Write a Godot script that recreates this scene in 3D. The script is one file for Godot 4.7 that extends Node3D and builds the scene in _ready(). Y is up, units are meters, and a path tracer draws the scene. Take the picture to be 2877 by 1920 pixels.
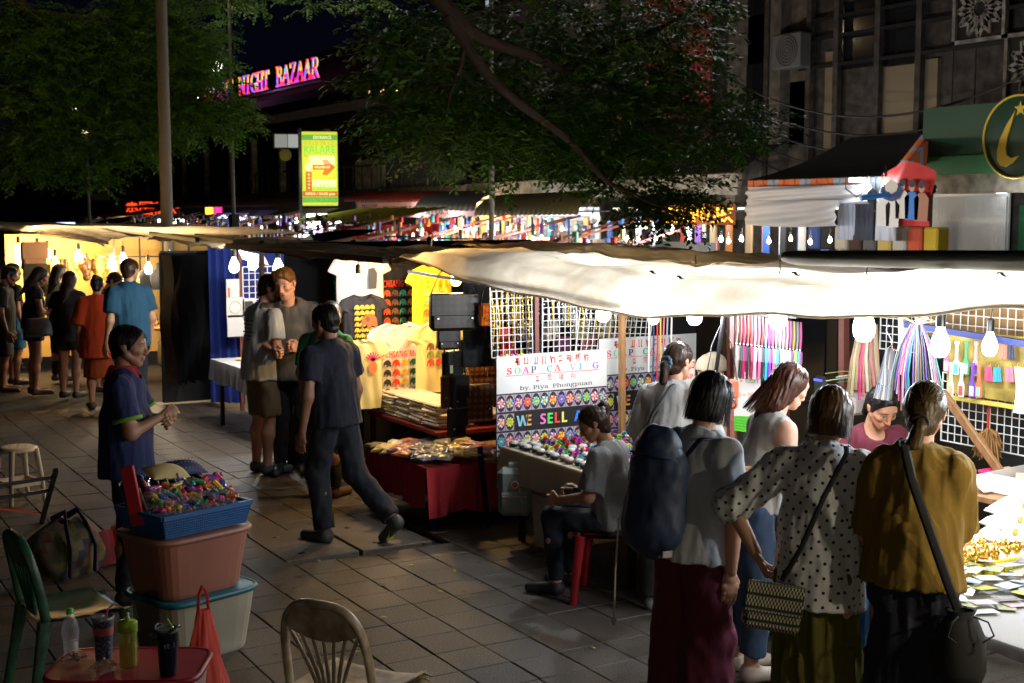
extends Node3D
var rng := RandomNumberGenerator.new()
var counts := {}
var mats := {}
var texs := {}
var T0 := 0
class B:
	var v := PackedVector3Array()
	var n := PackedVector3Array()
	var c := PackedColorArray()
	var u := PackedVector2Array()
	var ix := PackedInt32Array()
	var col := Color.WHITE
	func pt(p: Vector3, nn: Vector3, uv := Vector2.ZERO) -> int:
		v.append(p)
		n.append(nn)
		c.append(col)
		u.append(uv)
		return v.size() - 1
	func tri(a: int, b: int, d: int) -> void:
		if (v[b] - v[a]).cross(v[d] - v[a]).dot(n[a] + n[b] + n[d]) > 0.0:
			ix.append(a)
			ix.append(d)
			ix.append(b)
		else:
			ix.append(a)
			ix.append(b)
			ix.append(d)
	func quad(a: Vector3, b: Vector3, d: Vector3, e: Vector3, out: Vector3) -> void:
		var nn := (b - a).cross(d - a).normalized()
		if nn.length() < 0.5:
			nn = (d - a).cross(e - a).normalized()
		if nn.dot(out) < 0.0:
			nn = -nn
		var i := pt(a, nn, Vector2(0, 1))
		pt(b, nn, Vector2(1, 1))
		pt(d, nn, Vector2(1, 0))
		pt(e, nn, Vector2(0, 0))
		tri(i, i + 1, i + 2)
		tri(i, i + 2, i + 3)
	func box(ctr: Vector3, size: Vector3, bs := Basis()) -> B:
		var h := size / 2.0
		for k in 3:
			for s in [-1.0, 1.0]:
				var d := Vector3.ZERO
				d[k] = s * h[k]
				var e := Vector3.ZERO
				e[(k + 1) % 3] = h[(k + 1) % 3]
				var f := Vector3.ZERO
				f[(k + 2) % 3] = h[(k + 2) % 3]
				quad(ctr + bs * (d - e - f), ctr + bs * (d + e - f), ctr + bs * (d + e + f), ctr + bs * (d - e + f), bs * d)
		return self
	func bev(ctr: Vector3, size: Vector3, r: float, bs := Basis()) -> B:
		var h := size / 2.0
		r = minf(r, h[h.min_axis_index()] * 0.9)
		for k in 3:
			var k1 := (k + 1) % 3
			var k2 := (k + 2) % 3
			for s in [-1.0, 1.0]:
				var q := []
				for w in [[-1, -1], [1, -1], [1, 1], [-1, 1]]:
					var d := Vector3.ZERO
					d[k] = s * h[k]
					d[k1] = w[0] * (h[k1] - r)
					d[k2] = w[1] * (h[k2] - r)
					q.append(ctr + bs * d)
				var o := Vector3.ZERO
				o[k] = s
				quad(q[0], q[1], q[2], q[3], bs * o)
				for s2 in [-1.0, 1.0]:
					var e := []
					for w in [[0, -1], [0, 1], [1, 1], [1, -1]]:
						var d := Vector3.ZERO
						d[k] = s * (h[k] - (r if w[0] else 0.0))
						d[k1] = s2 * (h[k1] - (0.0 if w[0] else r))
						d[k2] = w[1] * (h[k2] - r)
						e.append(ctr + bs * d)
					var oo := Vector3.ZERO
					oo[k] = s
					oo[k1] = s2
					quad(e[0], e[1], e[2], e[3], bs * oo)
		for sx in [-1.0, 1.0]:
			for sy in [-1.0, 1.0]:
				for sz in [-1.0, 1.0]:
					var g := Vector3(sx, sy, sz)
					var nn := bs * g.normalized()
					var i := pt(ctr + bs * (g * (h - Vector3(0, r, r))), nn)
					pt(ctr + bs * (g * (h - Vector3(r, 0, r))), nn)
					pt(ctr + bs * (g * (h - Vector3(r, r, 0))), nn)
					tri(i, i + 1, i + 2)
		return self
	func bar(a: Vector3, b: Vector3, w: float, t := -1.0) -> B:
		var d := b - a
		var y := d.normalized()
		var x := y.cross(Vector3.UP if absf(y.y) < 0.95 else Vector3.RIGHT).normalized()
		return box((a + b) / 2.0, Vector3(w, d.length(), w if t < 0.0 else t), Basis(x, y, x.cross(y)))
	func tube(pts: Array, rad, sides := 8, caps := true, flat := 1.0) -> B:
		var m := pts.size()
		var nx := Vector3.ZERO
		var first := v.size()
		var run := 0.0
		for i in m:
			var p: Vector3 = pts[i]
			var d: Vector3 = (pts[mini(i + 1, m - 1)] - pts[maxi(i - 1, 0)]).normalized()
			if nx == Vector3.ZERO:
				nx = d.cross(Vector3.UP if absf(d.y) < 0.9 else Vector3.RIGHT).normalized()
			nx = (nx - d * nx.dot(d)).normalized()
			var ny := d.cross(nx)
			var r: float = rad if not rad is Array else rad[i]
			if i > 0:
				run += p.distance_to(pts[i - 1])
			for j in sides + 1:
				var a := TAU * j / sides
				var o := nx * cos(a) + ny * sin(a) * flat
				pt(p + o * r, (nx * cos(a) + ny * sin(a) / flat).normalized(), Vector2(float(j) / sides, run))
		var w := sides + 1
		for i in m - 1:
			for j in sides:
				var q := first + i * w + j
				tri(q, q + 1, q + w + 1)
				tri(q, q + w + 1, q + w)
		if caps:
			for e in [0, m - 1]:
				var d: Vector3 = (pts[0] - pts[1]).normalized() if e == 0 else (pts[m - 1] - pts[m - 2]).normalized()
				var ci := pt(pts[e], d)
				for j in sides + 1:
					pt(v[first + e * w + j], d)
				for j in sides:
					tri(ci, ci + 1 + j, ci + 2 + j)
		return self
	func lathe(prof: Array, xf := Transform3D(), sides := 16, sq := 1.0) -> B:
		var first := v.size()
		var m := prof.size()
		for i in m:
			var p: Vector2 = prof[i]
			var t: Vector2 = prof[mini(i + 1, m - 1)] - prof[maxi(i - 1, 0)]
			if i > 0 and i < m - 1 and prof[i - 1] == p:
				t = prof[i + 1] - p
			elif i < m - 1 and prof[i + 1] == p:
				t = p - prof[maxi(i - 1, 0)]
			var o := Vector2(t.y, -t.x).normalized()
			for j in sides + 1:
				var a := TAU * j / sides
				pt(xf * Vector3(p.x * cos(a), p.y, p.x * sin(a) * sq), (xf.basis * Vector3(o.x * cos(a), o.y, o.x * sin(a))).normalized(), Vector2(float(j) / sides, float(i) / (m - 1)))
		var w := sides + 1
		for i in m - 1:
			for j in sides:
				var q := first + i * w + j
				tri(q, q + 1, q + w + 1)
				tri(q, q + w + 1, q + w)
		return self
	func ell(ctr: Vector3, r: Vector3, bs := Basis(), lat := 8, lon := 12) -> B:
		var first := v.size()
		for i in lat + 1:
			var a := PI * i / lat
			for j in lon + 1:
				var b := TAU * j / lon
				var d := Vector3(sin(a) * cos(b), cos(a), sin(a) * sin(b))
				pt(ctr + bs * (d * r), (bs * (d / r)).normalized(), Vector2(float(j) / lon, float(i) / lat))
		for i in lat:
			for j in lon:
				var q := first + i * (lon + 1) + j
				tri(q, q + 1, q + lon + 2)
				tri(q, q + lon + 2, q + lon + 1)
		return self
	func sheet(nu: int, nv: int, f: Callable, up := Vector3.UP, closed := false) -> B:
		var first := v.size()
		for i in nu + 1:
			for j in nv + 1:
				var a := float(i) / nu
				var b := float(j) / nv
				var p: Vector3 = f.call(a, b)
				var du: Vector3 = f.call(minf(a + 0.003, 1.0), b) - f.call(maxf(a - 0.003, 0.0), b)
				var dv: Vector3 = f.call(a, minf(b + 0.003, 1.0)) - f.call(a, maxf(b - 0.003, 0.0))
				var nn := du.cross(dv).normalized()
				if not closed and nn.dot(up) < 0.0:
					nn = -nn
				pt(p, nn, Vector2(a, b))
		for i in nu:
			for j in nv:
				var q := first + i * (nv + 1) + j
				tri(q, q + 1, q + nv + 2)
				tri(q, q + nv + 2, q + nv + 1)
		return self
	func prism(poly: PackedVector2Array, depth: float, xf := Transform3D(), sides := true) -> B:
		var ids := Geometry2D.triangulate_polygon(poly)
		for s in ([1.0, -1.0] if sides else [1.0]):
			var nn: Vector3 = xf.basis.z.normalized() * s
			var f := v.size()
			for p in poly:
				pt(xf * Vector3(p.x, p.y, depth / 2.0 * s), nn, p)
			for i in range(0, ids.size(), 3):
				tri(f + ids[i], f + ids[i + 1], f + ids[i + 2])
		if sides:
			var cw := Geometry2D.is_polygon_clockwise(poly)
			for i in poly.size():
				var p := poly[i]
				var q := poly[(i + 1) % poly.size()]
				var e := (q - p)
				var o := Vector3(e.y, -e.x, 0) * (-1.0 if cw else 1.0)
				quad(xf * Vector3(p.x, p.y, -depth / 2), xf * Vector3(q.x, q.y, -depth / 2), xf * Vector3(q.x, q.y, depth / 2), xf * Vector3(p.x, p.y, depth / 2), xf.basis * o)
		return self
	func put(o: B, xf := Transform3D(), tint = null) -> B:
		var f := v.size()
		for i in o.v.size():
			v.append(xf * o.v[i])
			n.append((xf.basis * o.n[i]).normalized())
			u.append(o.u[i])
			c.append(o.c[i] if tint == null else tint)
		var flip := xf.basis.determinant() < 0.0
		for i in range(0, o.ix.size(), 3):
			ix.append(f + o.ix[i])
			ix.append(f + o.ix[i + (2 if flip else 1)])
			ix.append(f + o.ix[i + (1 if flip else 2)])
		return self
	func stroke(line: PackedVector2Array, w: float, xf: Transform3D) -> void:
		var nn := xf.basis.z.normalized()
		for i in line.size() - 1:
			var a := line[i]
			var b := line[i + 1]
			var d := (b - a).normalized()
			var s := Vector2(-d.y, d.x) * w / 2.0
			var e := d * w * 0.45
			quad(xf * V3(a - s - e), xf * V3(b - s + e), xf * V3(b + s + e), xf * V3(a + s - e), nn)
	func V3(p: Vector2) -> Vector3:
		return Vector3(p.x, p.y, 0)
	func mesh() -> ArrayMesh:
		var a := []
		a.resize(Mesh.ARRAY_MAX)
		a[Mesh.ARRAY_VERTEX] = v
		a[Mesh.ARRAY_NORMAL] = n
		a[Mesh.ARRAY_COLOR] = c
		a[Mesh.ARRAY_TEX_UV] = u
		a[Mesh.ARRAY_INDEX] = ix
		var me := ArrayMesh.new()
		if ix.size():
			me.add_surface_from_arrays(Mesh.PRIMITIVE_TRIANGLES, a)
		return me
func V(x: float,y: float,z: float) -> Vector3:
	return Vector3(x,y,z)
func W(x: float,y: float) -> Vector2:
	return Vector2(x,y)
func P(p: Vector3) -> Transform3D:
	return Transform3D(Basis(),p)
func numbered(s: String) -> String:
	var k: int = counts.get(s,0)
	counts[s] = k + 1
	return s if k == 0 else "%s_%03d" % [s,k]
func tag(o: Node,label: String,cat: String,group := "",kind := "") -> Node:
	o.set_meta("label",label)
	if cat:
		o.set_meta("category",cat)
	if group:
		o.set_meta("group",group)
	if kind:
		o.set_meta("kind",kind)
	return o
func thing(called: String,label: String,cat: String,at := Vector3.ZERO,turn := 0.0,group := "") -> Node3D:
	var o := Node3D.new()
	o.name = numbered(called)
	add_child(o)
	o.position = at
	o.rotation.y = turn
	tag(o,label,cat,group)
	return o
func obj(called: String,b,m: Material,parent: Node = null,at := Vector3.ZERO) -> MeshInstance3D:
	var o := MeshInstance3D.new()
	o.mesh = b.mesh() if b is B else b
	o.material_override = m
	o.position = at
	if parent == null:
		o.name = numbered(called)
		add_child(o)
	else:
		o.name = called
		parent.add_child(o,true)
	return o
func one(called: String,label: String,cat: String,b,m: Material,group := "") -> MeshInstance3D:
	var o := obj(called,b,m)
	tag(o,label,cat,group)
	return o
func struct(called: String,b,m: Material,parent: Node = null) -> MeshInstance3D:
	var o := obj(called,b,m,parent)
	if parent == null:
		o.set_meta("kind","structure")
	return o
func copy_of(o: Node3D,at: Vector3,turn := 0.0,label := "") -> Node3D:
	var r: Node3D = o.duplicate()
	r.name = numbered(str(o.name).split("_0")[0])
	add_child(r)
	r.position = at
	r.rotation.y = turn
	if label:
		r.set_meta("label",label)
	return r
func ry(a: float) -> Basis:
	return Basis(Vector3.UP,a)
func at(p: Vector3,turn := 0.0,sc := 1.0) -> Transform3D:
	return Transform3D(ry(turn).scaled(Vector3.ONE * sc),p)
func face_z(p: Vector3,roll := 0.0) -> Transform3D:
	return Transform3D(Basis(Vector3.BACK,roll),p)
func face_x(p: Vector3) -> Transform3D:
	return Transform3D(ry(-PI / 2),p)
func L(r: float,g: float,b: float,a := 1.0) -> Color:
	return Color(r,g,b,a)
func mat(key: String,col := Color(0.5,0.5,0.5),rough := 0.8,metal := 0.0,ex := {}) -> StandardMaterial3D:
	if mats.has(key):
		return mats[key]
	var m := StandardMaterial3D.new()
	m.resource_name = key
	var a := col.a
	m.albedo_color = Color(col.r,col.g,col.b).linear_to_srgb()
	m.albedo_color.a = a
	m.roughness = rough
	m.metallic = metal
	m.cull_mode = BaseMaterial3D.CULL_DISABLED
	if a < 1.0:
		m.transparency = BaseMaterial3D.TRANSPARENCY_ALPHA
	for k in ex:
		m.set(k,ex[k])
	mats[key] = m
	return m
func glow(key: String,col: Color,e: float) -> StandardMaterial3D:
	return mat(key,col * 0.5,0.6,0.0,{"emission_enabled": true,"emission": col.linear_to_srgb(),"emission_energy_multiplier": e})
func tri_tex(m: StandardMaterial3D,t: Texture2D,sc: Vector3,world := false) -> StandardMaterial3D:
	m.albedo_texture = t
	m.uv1_triplanar = true
	m.uv1_world_triplanar = world
	m.uv1_scale = sc
	return m
func relief(m: StandardMaterial3D,t: Texture2D,h: float,sc = null,world := false) -> StandardMaterial3D:
	m.heightmap_enabled = true
	m.heightmap_texture = t
	m.heightmap_scale = h
	if sc != null:
		m.uv1_triplanar = true
		m.uv1_world_triplanar = world
		m.uv1_scale = sc
	return m
func noise_tex(key: String,freq: float,lo := Color.BLACK,hi := Color.WHITE,kind := 0,size := 256,oct := 4) -> NoiseTexture2D:
	if texs.has(key):
		return texs[key]
	var f := FastNoiseLite.new()
	f.seed = key.hash() % 1000
	f.frequency = freq
	f.fractal_octaves = oct
	if kind == 1:
		f.noise_type = FastNoiseLite.TYPE_CELLULAR
	elif kind == 2:
		f.fractal_type = FastNoiseLite.FRACTAL_RIDGED
	var t := NoiseTexture2D.new()
	t.width = size
	t.height = size
	t.seamless = true
	t.noise = f
	var g := Gradient.new()
	g.set_color(0,lo)
	g.set_color(1,hi)
	t.color_ramp = g
	texs[key] = t
	return t
func paint(key: String,w: int,h: int,f: Callable) -> ImageTexture:
	if texs.has(key):
		return texs[key]
	var im := Image.create_empty(w,h,false,Image.FORMAT_RGBA8)
	for y in h:
		for x in w:
			im.set_pixel(x,y,f.call((x + 0.5) / w,(y + 0.5) / h))
	var t := ImageTexture.create_from_image(im)
	texs[key] = t
	return t
func font(kind: int) -> Font:
	var f := SystemFont.new()
	f.font_names = PackedStringArray([["Droid Sans"],["Droid Serif"],["Droid Sans Mono"]][kind % 10])
	if kind >= 10:
		f.font_weight = 700
	return f
func text(s: String,kind: int,cap: float,width: float,xf: Transform3D,m: Material,parent: Node,depth := 0.003,called := "lettering") -> MeshInstance3D:
	var t := TextMesh.new()
	t.text = s
	t.font = font(kind)
	t.font_size = 48
	t.pixel_size = cap / (48.0 * 0.72)
	t.depth = depth
	t.curve_step = 4.0
	var o := obj(called,t,m,parent)
	var k := 1.0
	if width > 0.0:
		var w := t.get_aabb().size.x
		if w > 0.001:
			k = width / w
	o.transform = xf * Transform3D(Basis().scaled(V(k,1,1)),Vector3.ZERO)
	return o
func glyphs(b: B,list: Array,xf: Transform3D,size: float,gap: float,w := 0.9) -> void:
	var x := -0.5 * list.size() * (size + gap) + gap * 0.5
	for g in list:
		for s in str(g).split(";"):
			var line := PackedVector2Array()
			for q in s.strip_edges().split(" "):
				if q.length() >= 2:
					line.append(W(x + size * q.substr(0,1).to_int() / 9.0,size * (q.substr(1,1).to_int() / 9.0 - 0.5)))
			if line.size() > 1:
				b.stroke(line,size * w / 9.0,xf)
		x += size + gap
func ngon(r: float,k := 16,sx := 1.0,sy := 1.0,ph := 0.0) -> PackedVector2Array:
	var o := PackedVector2Array()
	for i in k:
		o.append(W(cos(TAU * i / k + ph) * r * sx,sin(TAU * i / k + ph) * r * sy))
	return o
func rect(w: float,h: float) -> PackedVector2Array:
	return PackedVector2Array([W(-w / 2,-h / 2),W(w / 2,-h / 2),W(w / 2,h / 2),W(-w / 2,h / 2)])
class Pm:
	var a: Vector3
	var b: Vector3
	var ra: float
	var rb: float
	var sq := Vector3.ZERO
	var sf := 1.0
	var fl := 0
	var neg := false
func pm(a: Vector3,b: Vector3,ra: float,rb: float,sf := 1.0,sq := Vector3.BACK,fl := 0,neg := false) -> Pm:
	var p := Pm.new()
	p.a = a
	p.b = b
	p.ra = ra
	p.rb = rb
	p.sq = sq
	p.sf = sf
	p.fl = fl
	p.neg = neg
	return p
func sdf(prims: Array,cell: float,k: float,b: B,xf := Transform3D(),colf = null,planes := [],wr := 0.0,wsc := Vector3.ONE,seed_ := 1) -> void:
	var lo := Vector3.ONE * 1e9
	var hi := -lo
	for p: Pm in prims:
		if not p.neg:
			lo = lo.min(p.a - Vector3.ONE * p.ra).min(p.b - Vector3.ONE * p.rb)
			hi = hi.max(p.a + Vector3.ONE * p.ra).max(p.b + Vector3.ONE * p.rb)
	lo -= Vector3.ONE * (cell * 2.0 + wr)
	hi += Vector3.ONE * (cell * 2.0 + wr)
	var nx := int((hi.x - lo.x) / cell) + 2
	var ny := int((hi.y - lo.y) / cell) + 2
	var nz := int((hi.z - lo.z) / cell) + 2
	var sy := nz
	var sx := ny * nz
	var f := PackedFloat32Array()
	f.resize(nx * sx)
	f.fill(1.0)
	var near := cell * 2.6
	for p: Pm in prims:
		var mg := k * 0.6 + near
		var ab := p.b - p.a
		var len := maxf(ab.length(),1e-5)
		var i2 := 1.0 / (len * len)
		var an := ab / len
		var l := (p.a - Vector3.ONE * (p.ra + mg)).min(p.b - Vector3.ONE * (p.rb + mg))
		var h := (p.a + Vector3.ONE * (p.ra + mg)).max(p.b + Vector3.ONE * (p.rb + mg))
		var x0 := clampi(int((l.x - lo.x) / cell),0,nx)
		var x1 := clampi(int((h.x - lo.x) / cell) + 1,0,nx)
		var y0 := clampi(int((l.y - lo.y) / cell),0,ny)
		var y1 := clampi(int((h.y - lo.y) / cell) + 1,0,ny)
		var z0 := clampi(int((l.z - lo.z) / cell),0,nz)
		var z1 := clampi(int((h.z - lo.z) / cell) + 1,0,nz)
		var sf := 1.0 / p.sf - 1.0
		var sq := p.sq
		var ra := p.ra
		var dr := p.rb - p.ra
		var fl := p.fl
		var org := lo - p.a
		var rcap := maxf(p.ra,p.rb) + mg
		for x in range(x0,x1):
			for y in range(y0,y1):
				var at0 := x * sx + y * sy
				var q := org + V(x,y,z0) * cell
				for z in range(z0,z1):
					var w := q
					q.z += cell
					if sf > 0.0:
						w += sq * (w.dot(sq) * sf)
					var t := w.dot(ab) * i2
					var tc := clampf(t,0.0,1.0)
					var d := (w - ab * tc).length() - ra - dr * tc
					if fl & 1:
						d = maxf(d,(t - 1.0) * len)
					if fl & 2:
						d = maxf(d,-t * len)
					var i := at0 + z
					var g := f[i]
					if p.neg:
						d = -d
						var e := maxf(k - absf(g - d),0.0)
						f[i] = maxf(g,d) + (e * e / (4.0 * k) if g < 0.5 else 0.0)
					elif d < mg:
						var e := maxf(k - absf(g - d),0.0)
						f[i] = minf(g,d) - e * e / (4.0 * k)
	var noise: FastNoiseLite
	if wr > 0.0:
		noise = FastNoiseLite.new()
		noise.seed = seed_
		noise.frequency = 1.0
		noise.fractal_octaves = 2
	if wr > 0.0 or planes.size():
		var lim := near + wr
		for x in nx:
			for y in ny:
				var at0 := x * sx + y * sy
				for z in nz:
					var g := f[at0 + z]
					if g < lim:
						var p := lo + V(x,y,z) * cell
						if wr > 0.0 and g > -lim:
							g += wr * noise.get_noise_3dv(p * wsc)
						for pl: Plane in planes:
							g = maxf(g,pl.distance_to(p))
						f[at0 + z] = g
	var ids := {}
	var steps := [sx,sy,1]
	for x in range(1,nx - 1):
		for y in range(1,ny - 1):
			var at0 := x * sx + y * sy
			for z in range(1,nz - 1):
				var i := at0 + z
				var g := f[i]
				if g > near or g < -near:
					continue
				for ax in 3:
					var g2 := f[i + steps[ax]]
					if (g < 0.0) == (g2 < 0.0):
						continue
					var s1: int = steps[(ax + 1) % 3]
					var s2: int = steps[(ax + 2) % 3]
					var q := [0,0,0,0]
					var j := 0
					for cc in [i - s1 - s2,i - s2,i,i - s1]:
						if not ids.has(cc):
							ids[cc] = net_vertex(f,cc,sx,sy,lo,cell,b,xf,colf)
						q[j] = ids[cc]
						j += 1
					b.tri(q[0],q[1],q[2])
					b.tri(q[0],q[2],q[3])
func net_vertex(f: PackedFloat32Array,i: int,sx: int,sy: int,lo: Vector3,cell: float,b: B,xf: Transform3D,colf) -> int:
	var c := [f[i],f[i + 1],f[i + sy],f[i + sy + 1],f[i + sx],f[i + sx + 1],f[i + sx + sy],f[i + sx + sy + 1]]
	var sum := Vector3.ZERO
	var m := 0
	for e in [[0,1],[2,3],[4,5],[6,7],[0,2],[1,3],[4,6],[5,7],[0,4],[1,5],[2,6],[3,7]]:
		var p: float = c[e[0]]
		var q: float = c[e[1]]
		if (p < 0.0) != (q < 0.0):
			var t := p / (p - q)
			var a := V((e[0] >> 2) & 1,(e[0] >> 1) & 1,e[0] & 1)
			sum += a.lerp(V((e[1] >> 2) & 1,(e[1] >> 1) & 1,e[1] & 1),t)
			m += 1
	if m == 0:
		sum = Vector3.ONE * 0.5
		m = 1
	var x := i / sx
	var y := (i % sx) / sy
	var z := i % sy
	var p := lo + (V(x,y,z) + sum / m) * cell
	for j in 8:
		c[j] = clampf(c[j],-0.06,0.06)
	var n := V(c[4] + c[5] + c[6] + c[7] - c[0] - c[1] - c[2] - c[3],c[2] + c[3] + c[6] + c[7] - c[0] - c[1] - c[4] - c[5],c[1] + c[3] + c[5] + c[7] - c[0] - c[2] - c[4] - c[6]).normalized()
	if colf != null:
		b.col = colf.call(p)
	return b.pt(xf * p,(xf.basis * n).normalized())
var head_m: B
var head_f: B
var hand_rest: B
var hand_grip: B
func head_colour(p: Vector3) -> Color:
	var ax := absf(p.x)
	if p.z > 0.06 and ax < 0.024 and absf(p.y + 0.064) < 0.0075 - ax * 0.12:
		return Color(0.5,1,1)
	if p.z > 0.05 and ax > 0.012 and ax < 0.052 and absf(p.y - 0.030 + maxf(0.0,ax - 0.035) * 0.35) < 0.0048:
		return Color(0.3,1,1)
	if p.z > 0.062:
		var e := W(ax - 0.032,p.y - 0.004)
		if absf(e.x) < 0.0145 and absf(e.y) < 0.0048 - absf(e.x) * 0.2:
			return Color(0.1,1,1) if e.length() < 0.0062 else Color(0,1,1)
		if absf(e.x) < 0.017 and e.y > 0.0 and e.y < 0.0105 - absf(e.x) * 0.3:
			return Color(0.3,1,1)
	var warm := 0.0
	if W(ax - 0.045,p.y + 0.03).length() < 0.022 and p.z > 0.03:
		warm = 0.5
	if p.z > 0.09:
		warm = 0.6
	return Color(1,warm,1)
func make_head(male: bool) -> B:
	var b := B.new()
	var j := 1.0 if male else 0.9
	var X := Vector3.RIGHT
	var p := [
		pm(V(0,0.030,-0.028),V(0,0.026,0.012),0.083,0.080,0.88,X),
		pm(V(0,0.0,0.022),V(0,-0.062,0.034),0.066,0.050,0.92,X),
		pm(V(0.052 * j,-0.04,-0.004),V(0.012,-0.097 * (0.5 + j / 2),0.060),0.026,0.020 * j),
		pm(V(-0.052 * j,-0.04,-0.004),V(-0.012,-0.097 * (0.5 + j / 2),0.060),0.026,0.020 * j),
		pm(V(0.040,-0.018,0.058),V(0.046,-0.014,0.04),0.022,0.024),
		pm(V(-0.040,-0.018,0.058),V(-0.046,-0.014,0.04),0.022,0.024),
		pm(V(-0.036,0.032,0.066),V(0.036,0.032,0.066),0.0165,0.0165),
		pm(V(0.032,0.004,0.096),V(0.036,0.004,0.096),0.0155,0.0155,1.0,X,0,true),
		pm(V(-0.032,0.004,0.096),V(-0.036,0.004,0.096),0.0155,0.0155,1.0,X,0,true),
		pm(V(0.032,0.003,0.070),V(0.032,0.003,0.0701),0.0125,0.0125),
		pm(V(-0.032,0.003,0.070),V(-0.032,0.003,0.0701),0.0125,0.0125),
		pm(V(0,0.014,0.084),V(0,-0.030,0.104),0.0085,0.0115),
		pm(V(0.010,-0.036,0.094),V(0.0101,-0.036,0.09),0.0085,0.0085),
		pm(V(-0.010,-0.036,0.094),V(-0.0101,-0.036,0.09),0.0085,0.0085),
		pm(V(-0.016,-0.0595,0.081),V(0.016,-0.0595,0.081),0.0075,0.0075),
		pm(V(-0.013,-0.0695,0.080),V(0.013,-0.0695,0.080),0.0085,0.0085),
		pm(V(0.078,-0.012,-0.012),V(0.081,0.006,-0.02),0.014,0.019,0.4,X),
		pm(V(-0.078,-0.012,-0.012),V(-0.081,0.006,-0.02),0.014,0.019,0.4,X),
		pm(V(0,-0.02,-0.03),V(0,-0.14,-0.03),0.05,0.05)]
	sdf(p,0.0046,0.014,b,Transform3D(),head_colour)
	return b
func make_hand(curl: float) -> B:
	var b := B.new()
	var p := [
		pm(V(0,0.02,0),V(0,-0.02,0),0.026,0.03,0.62),
		pm(V(-0.026,-0.055,0),V(0.026,-0.055,0),0.021,0.021,0.62),
		pm(V(0,-0.02,0),V(0,-0.07,0),0.032,0.034,0.45)]
	var xs := [-0.031,-0.0105,0.0105,0.031]
	var ls := [0.055,0.074,0.08,0.07]
	for i in 4:
		var a := V(xs[i],-0.082,0)
		var ang := curl * (1.1 - 0.08 * i)
		for sgm in 3:
			var l: float = ls[i] * [0.45,0.32,0.28][sgm]
			var e := a + V(xs[i] * 0.08,-cos(ang),sin(ang)) * l
			p.append(pm(a,e,0.0098 - 0.0012 * sgm,0.0090 - 0.0012 * sgm))
			a = e
			ang += curl
	var th := [V(0.024,-0.012,0.004),V(0.046,-0.038,0.016),V(0.052,-0.064,0.026 + 0.012 * curl),V(0.048 - 0.012 * curl,-0.086,0.032 + 0.014 * curl)]
	for i in 3:
		p.append(pm(th[i],th[i + 1],0.0145 - 0.002 * i,0.0125 - 0.002 * i))
	sdf(p,0.0042,0.008,b)
	return b
func skin_put(b: B,src: B,xf: Transform3D,skin: Color,hair: Color) -> void:
	var keep := src.c
	var cc := PackedColorArray()
	for q in src.c:
		var r := q.r
		if r > 0.9:
			cc.append(skin.lerp(Color(skin.r * 1.03,skin.g * 0.87,skin.b * 0.84),q.g if q.g < 0.95 else 0.0))
		elif r > 0.4:
			cc.append(Color(skin.r * 0.85,skin.g * 0.42,skin.b * 0.42))
		elif r > 0.2:
			cc.append(hair.lerp(skin,0.25))
		elif r > 0.05:
			cc.append(Color(0.02,0.012,0.01))
		else:
			cc.append(Color(0.30,0.27,0.25))
	src.c = cc
	b.put(src,xf)
	src.c = keep
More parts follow.
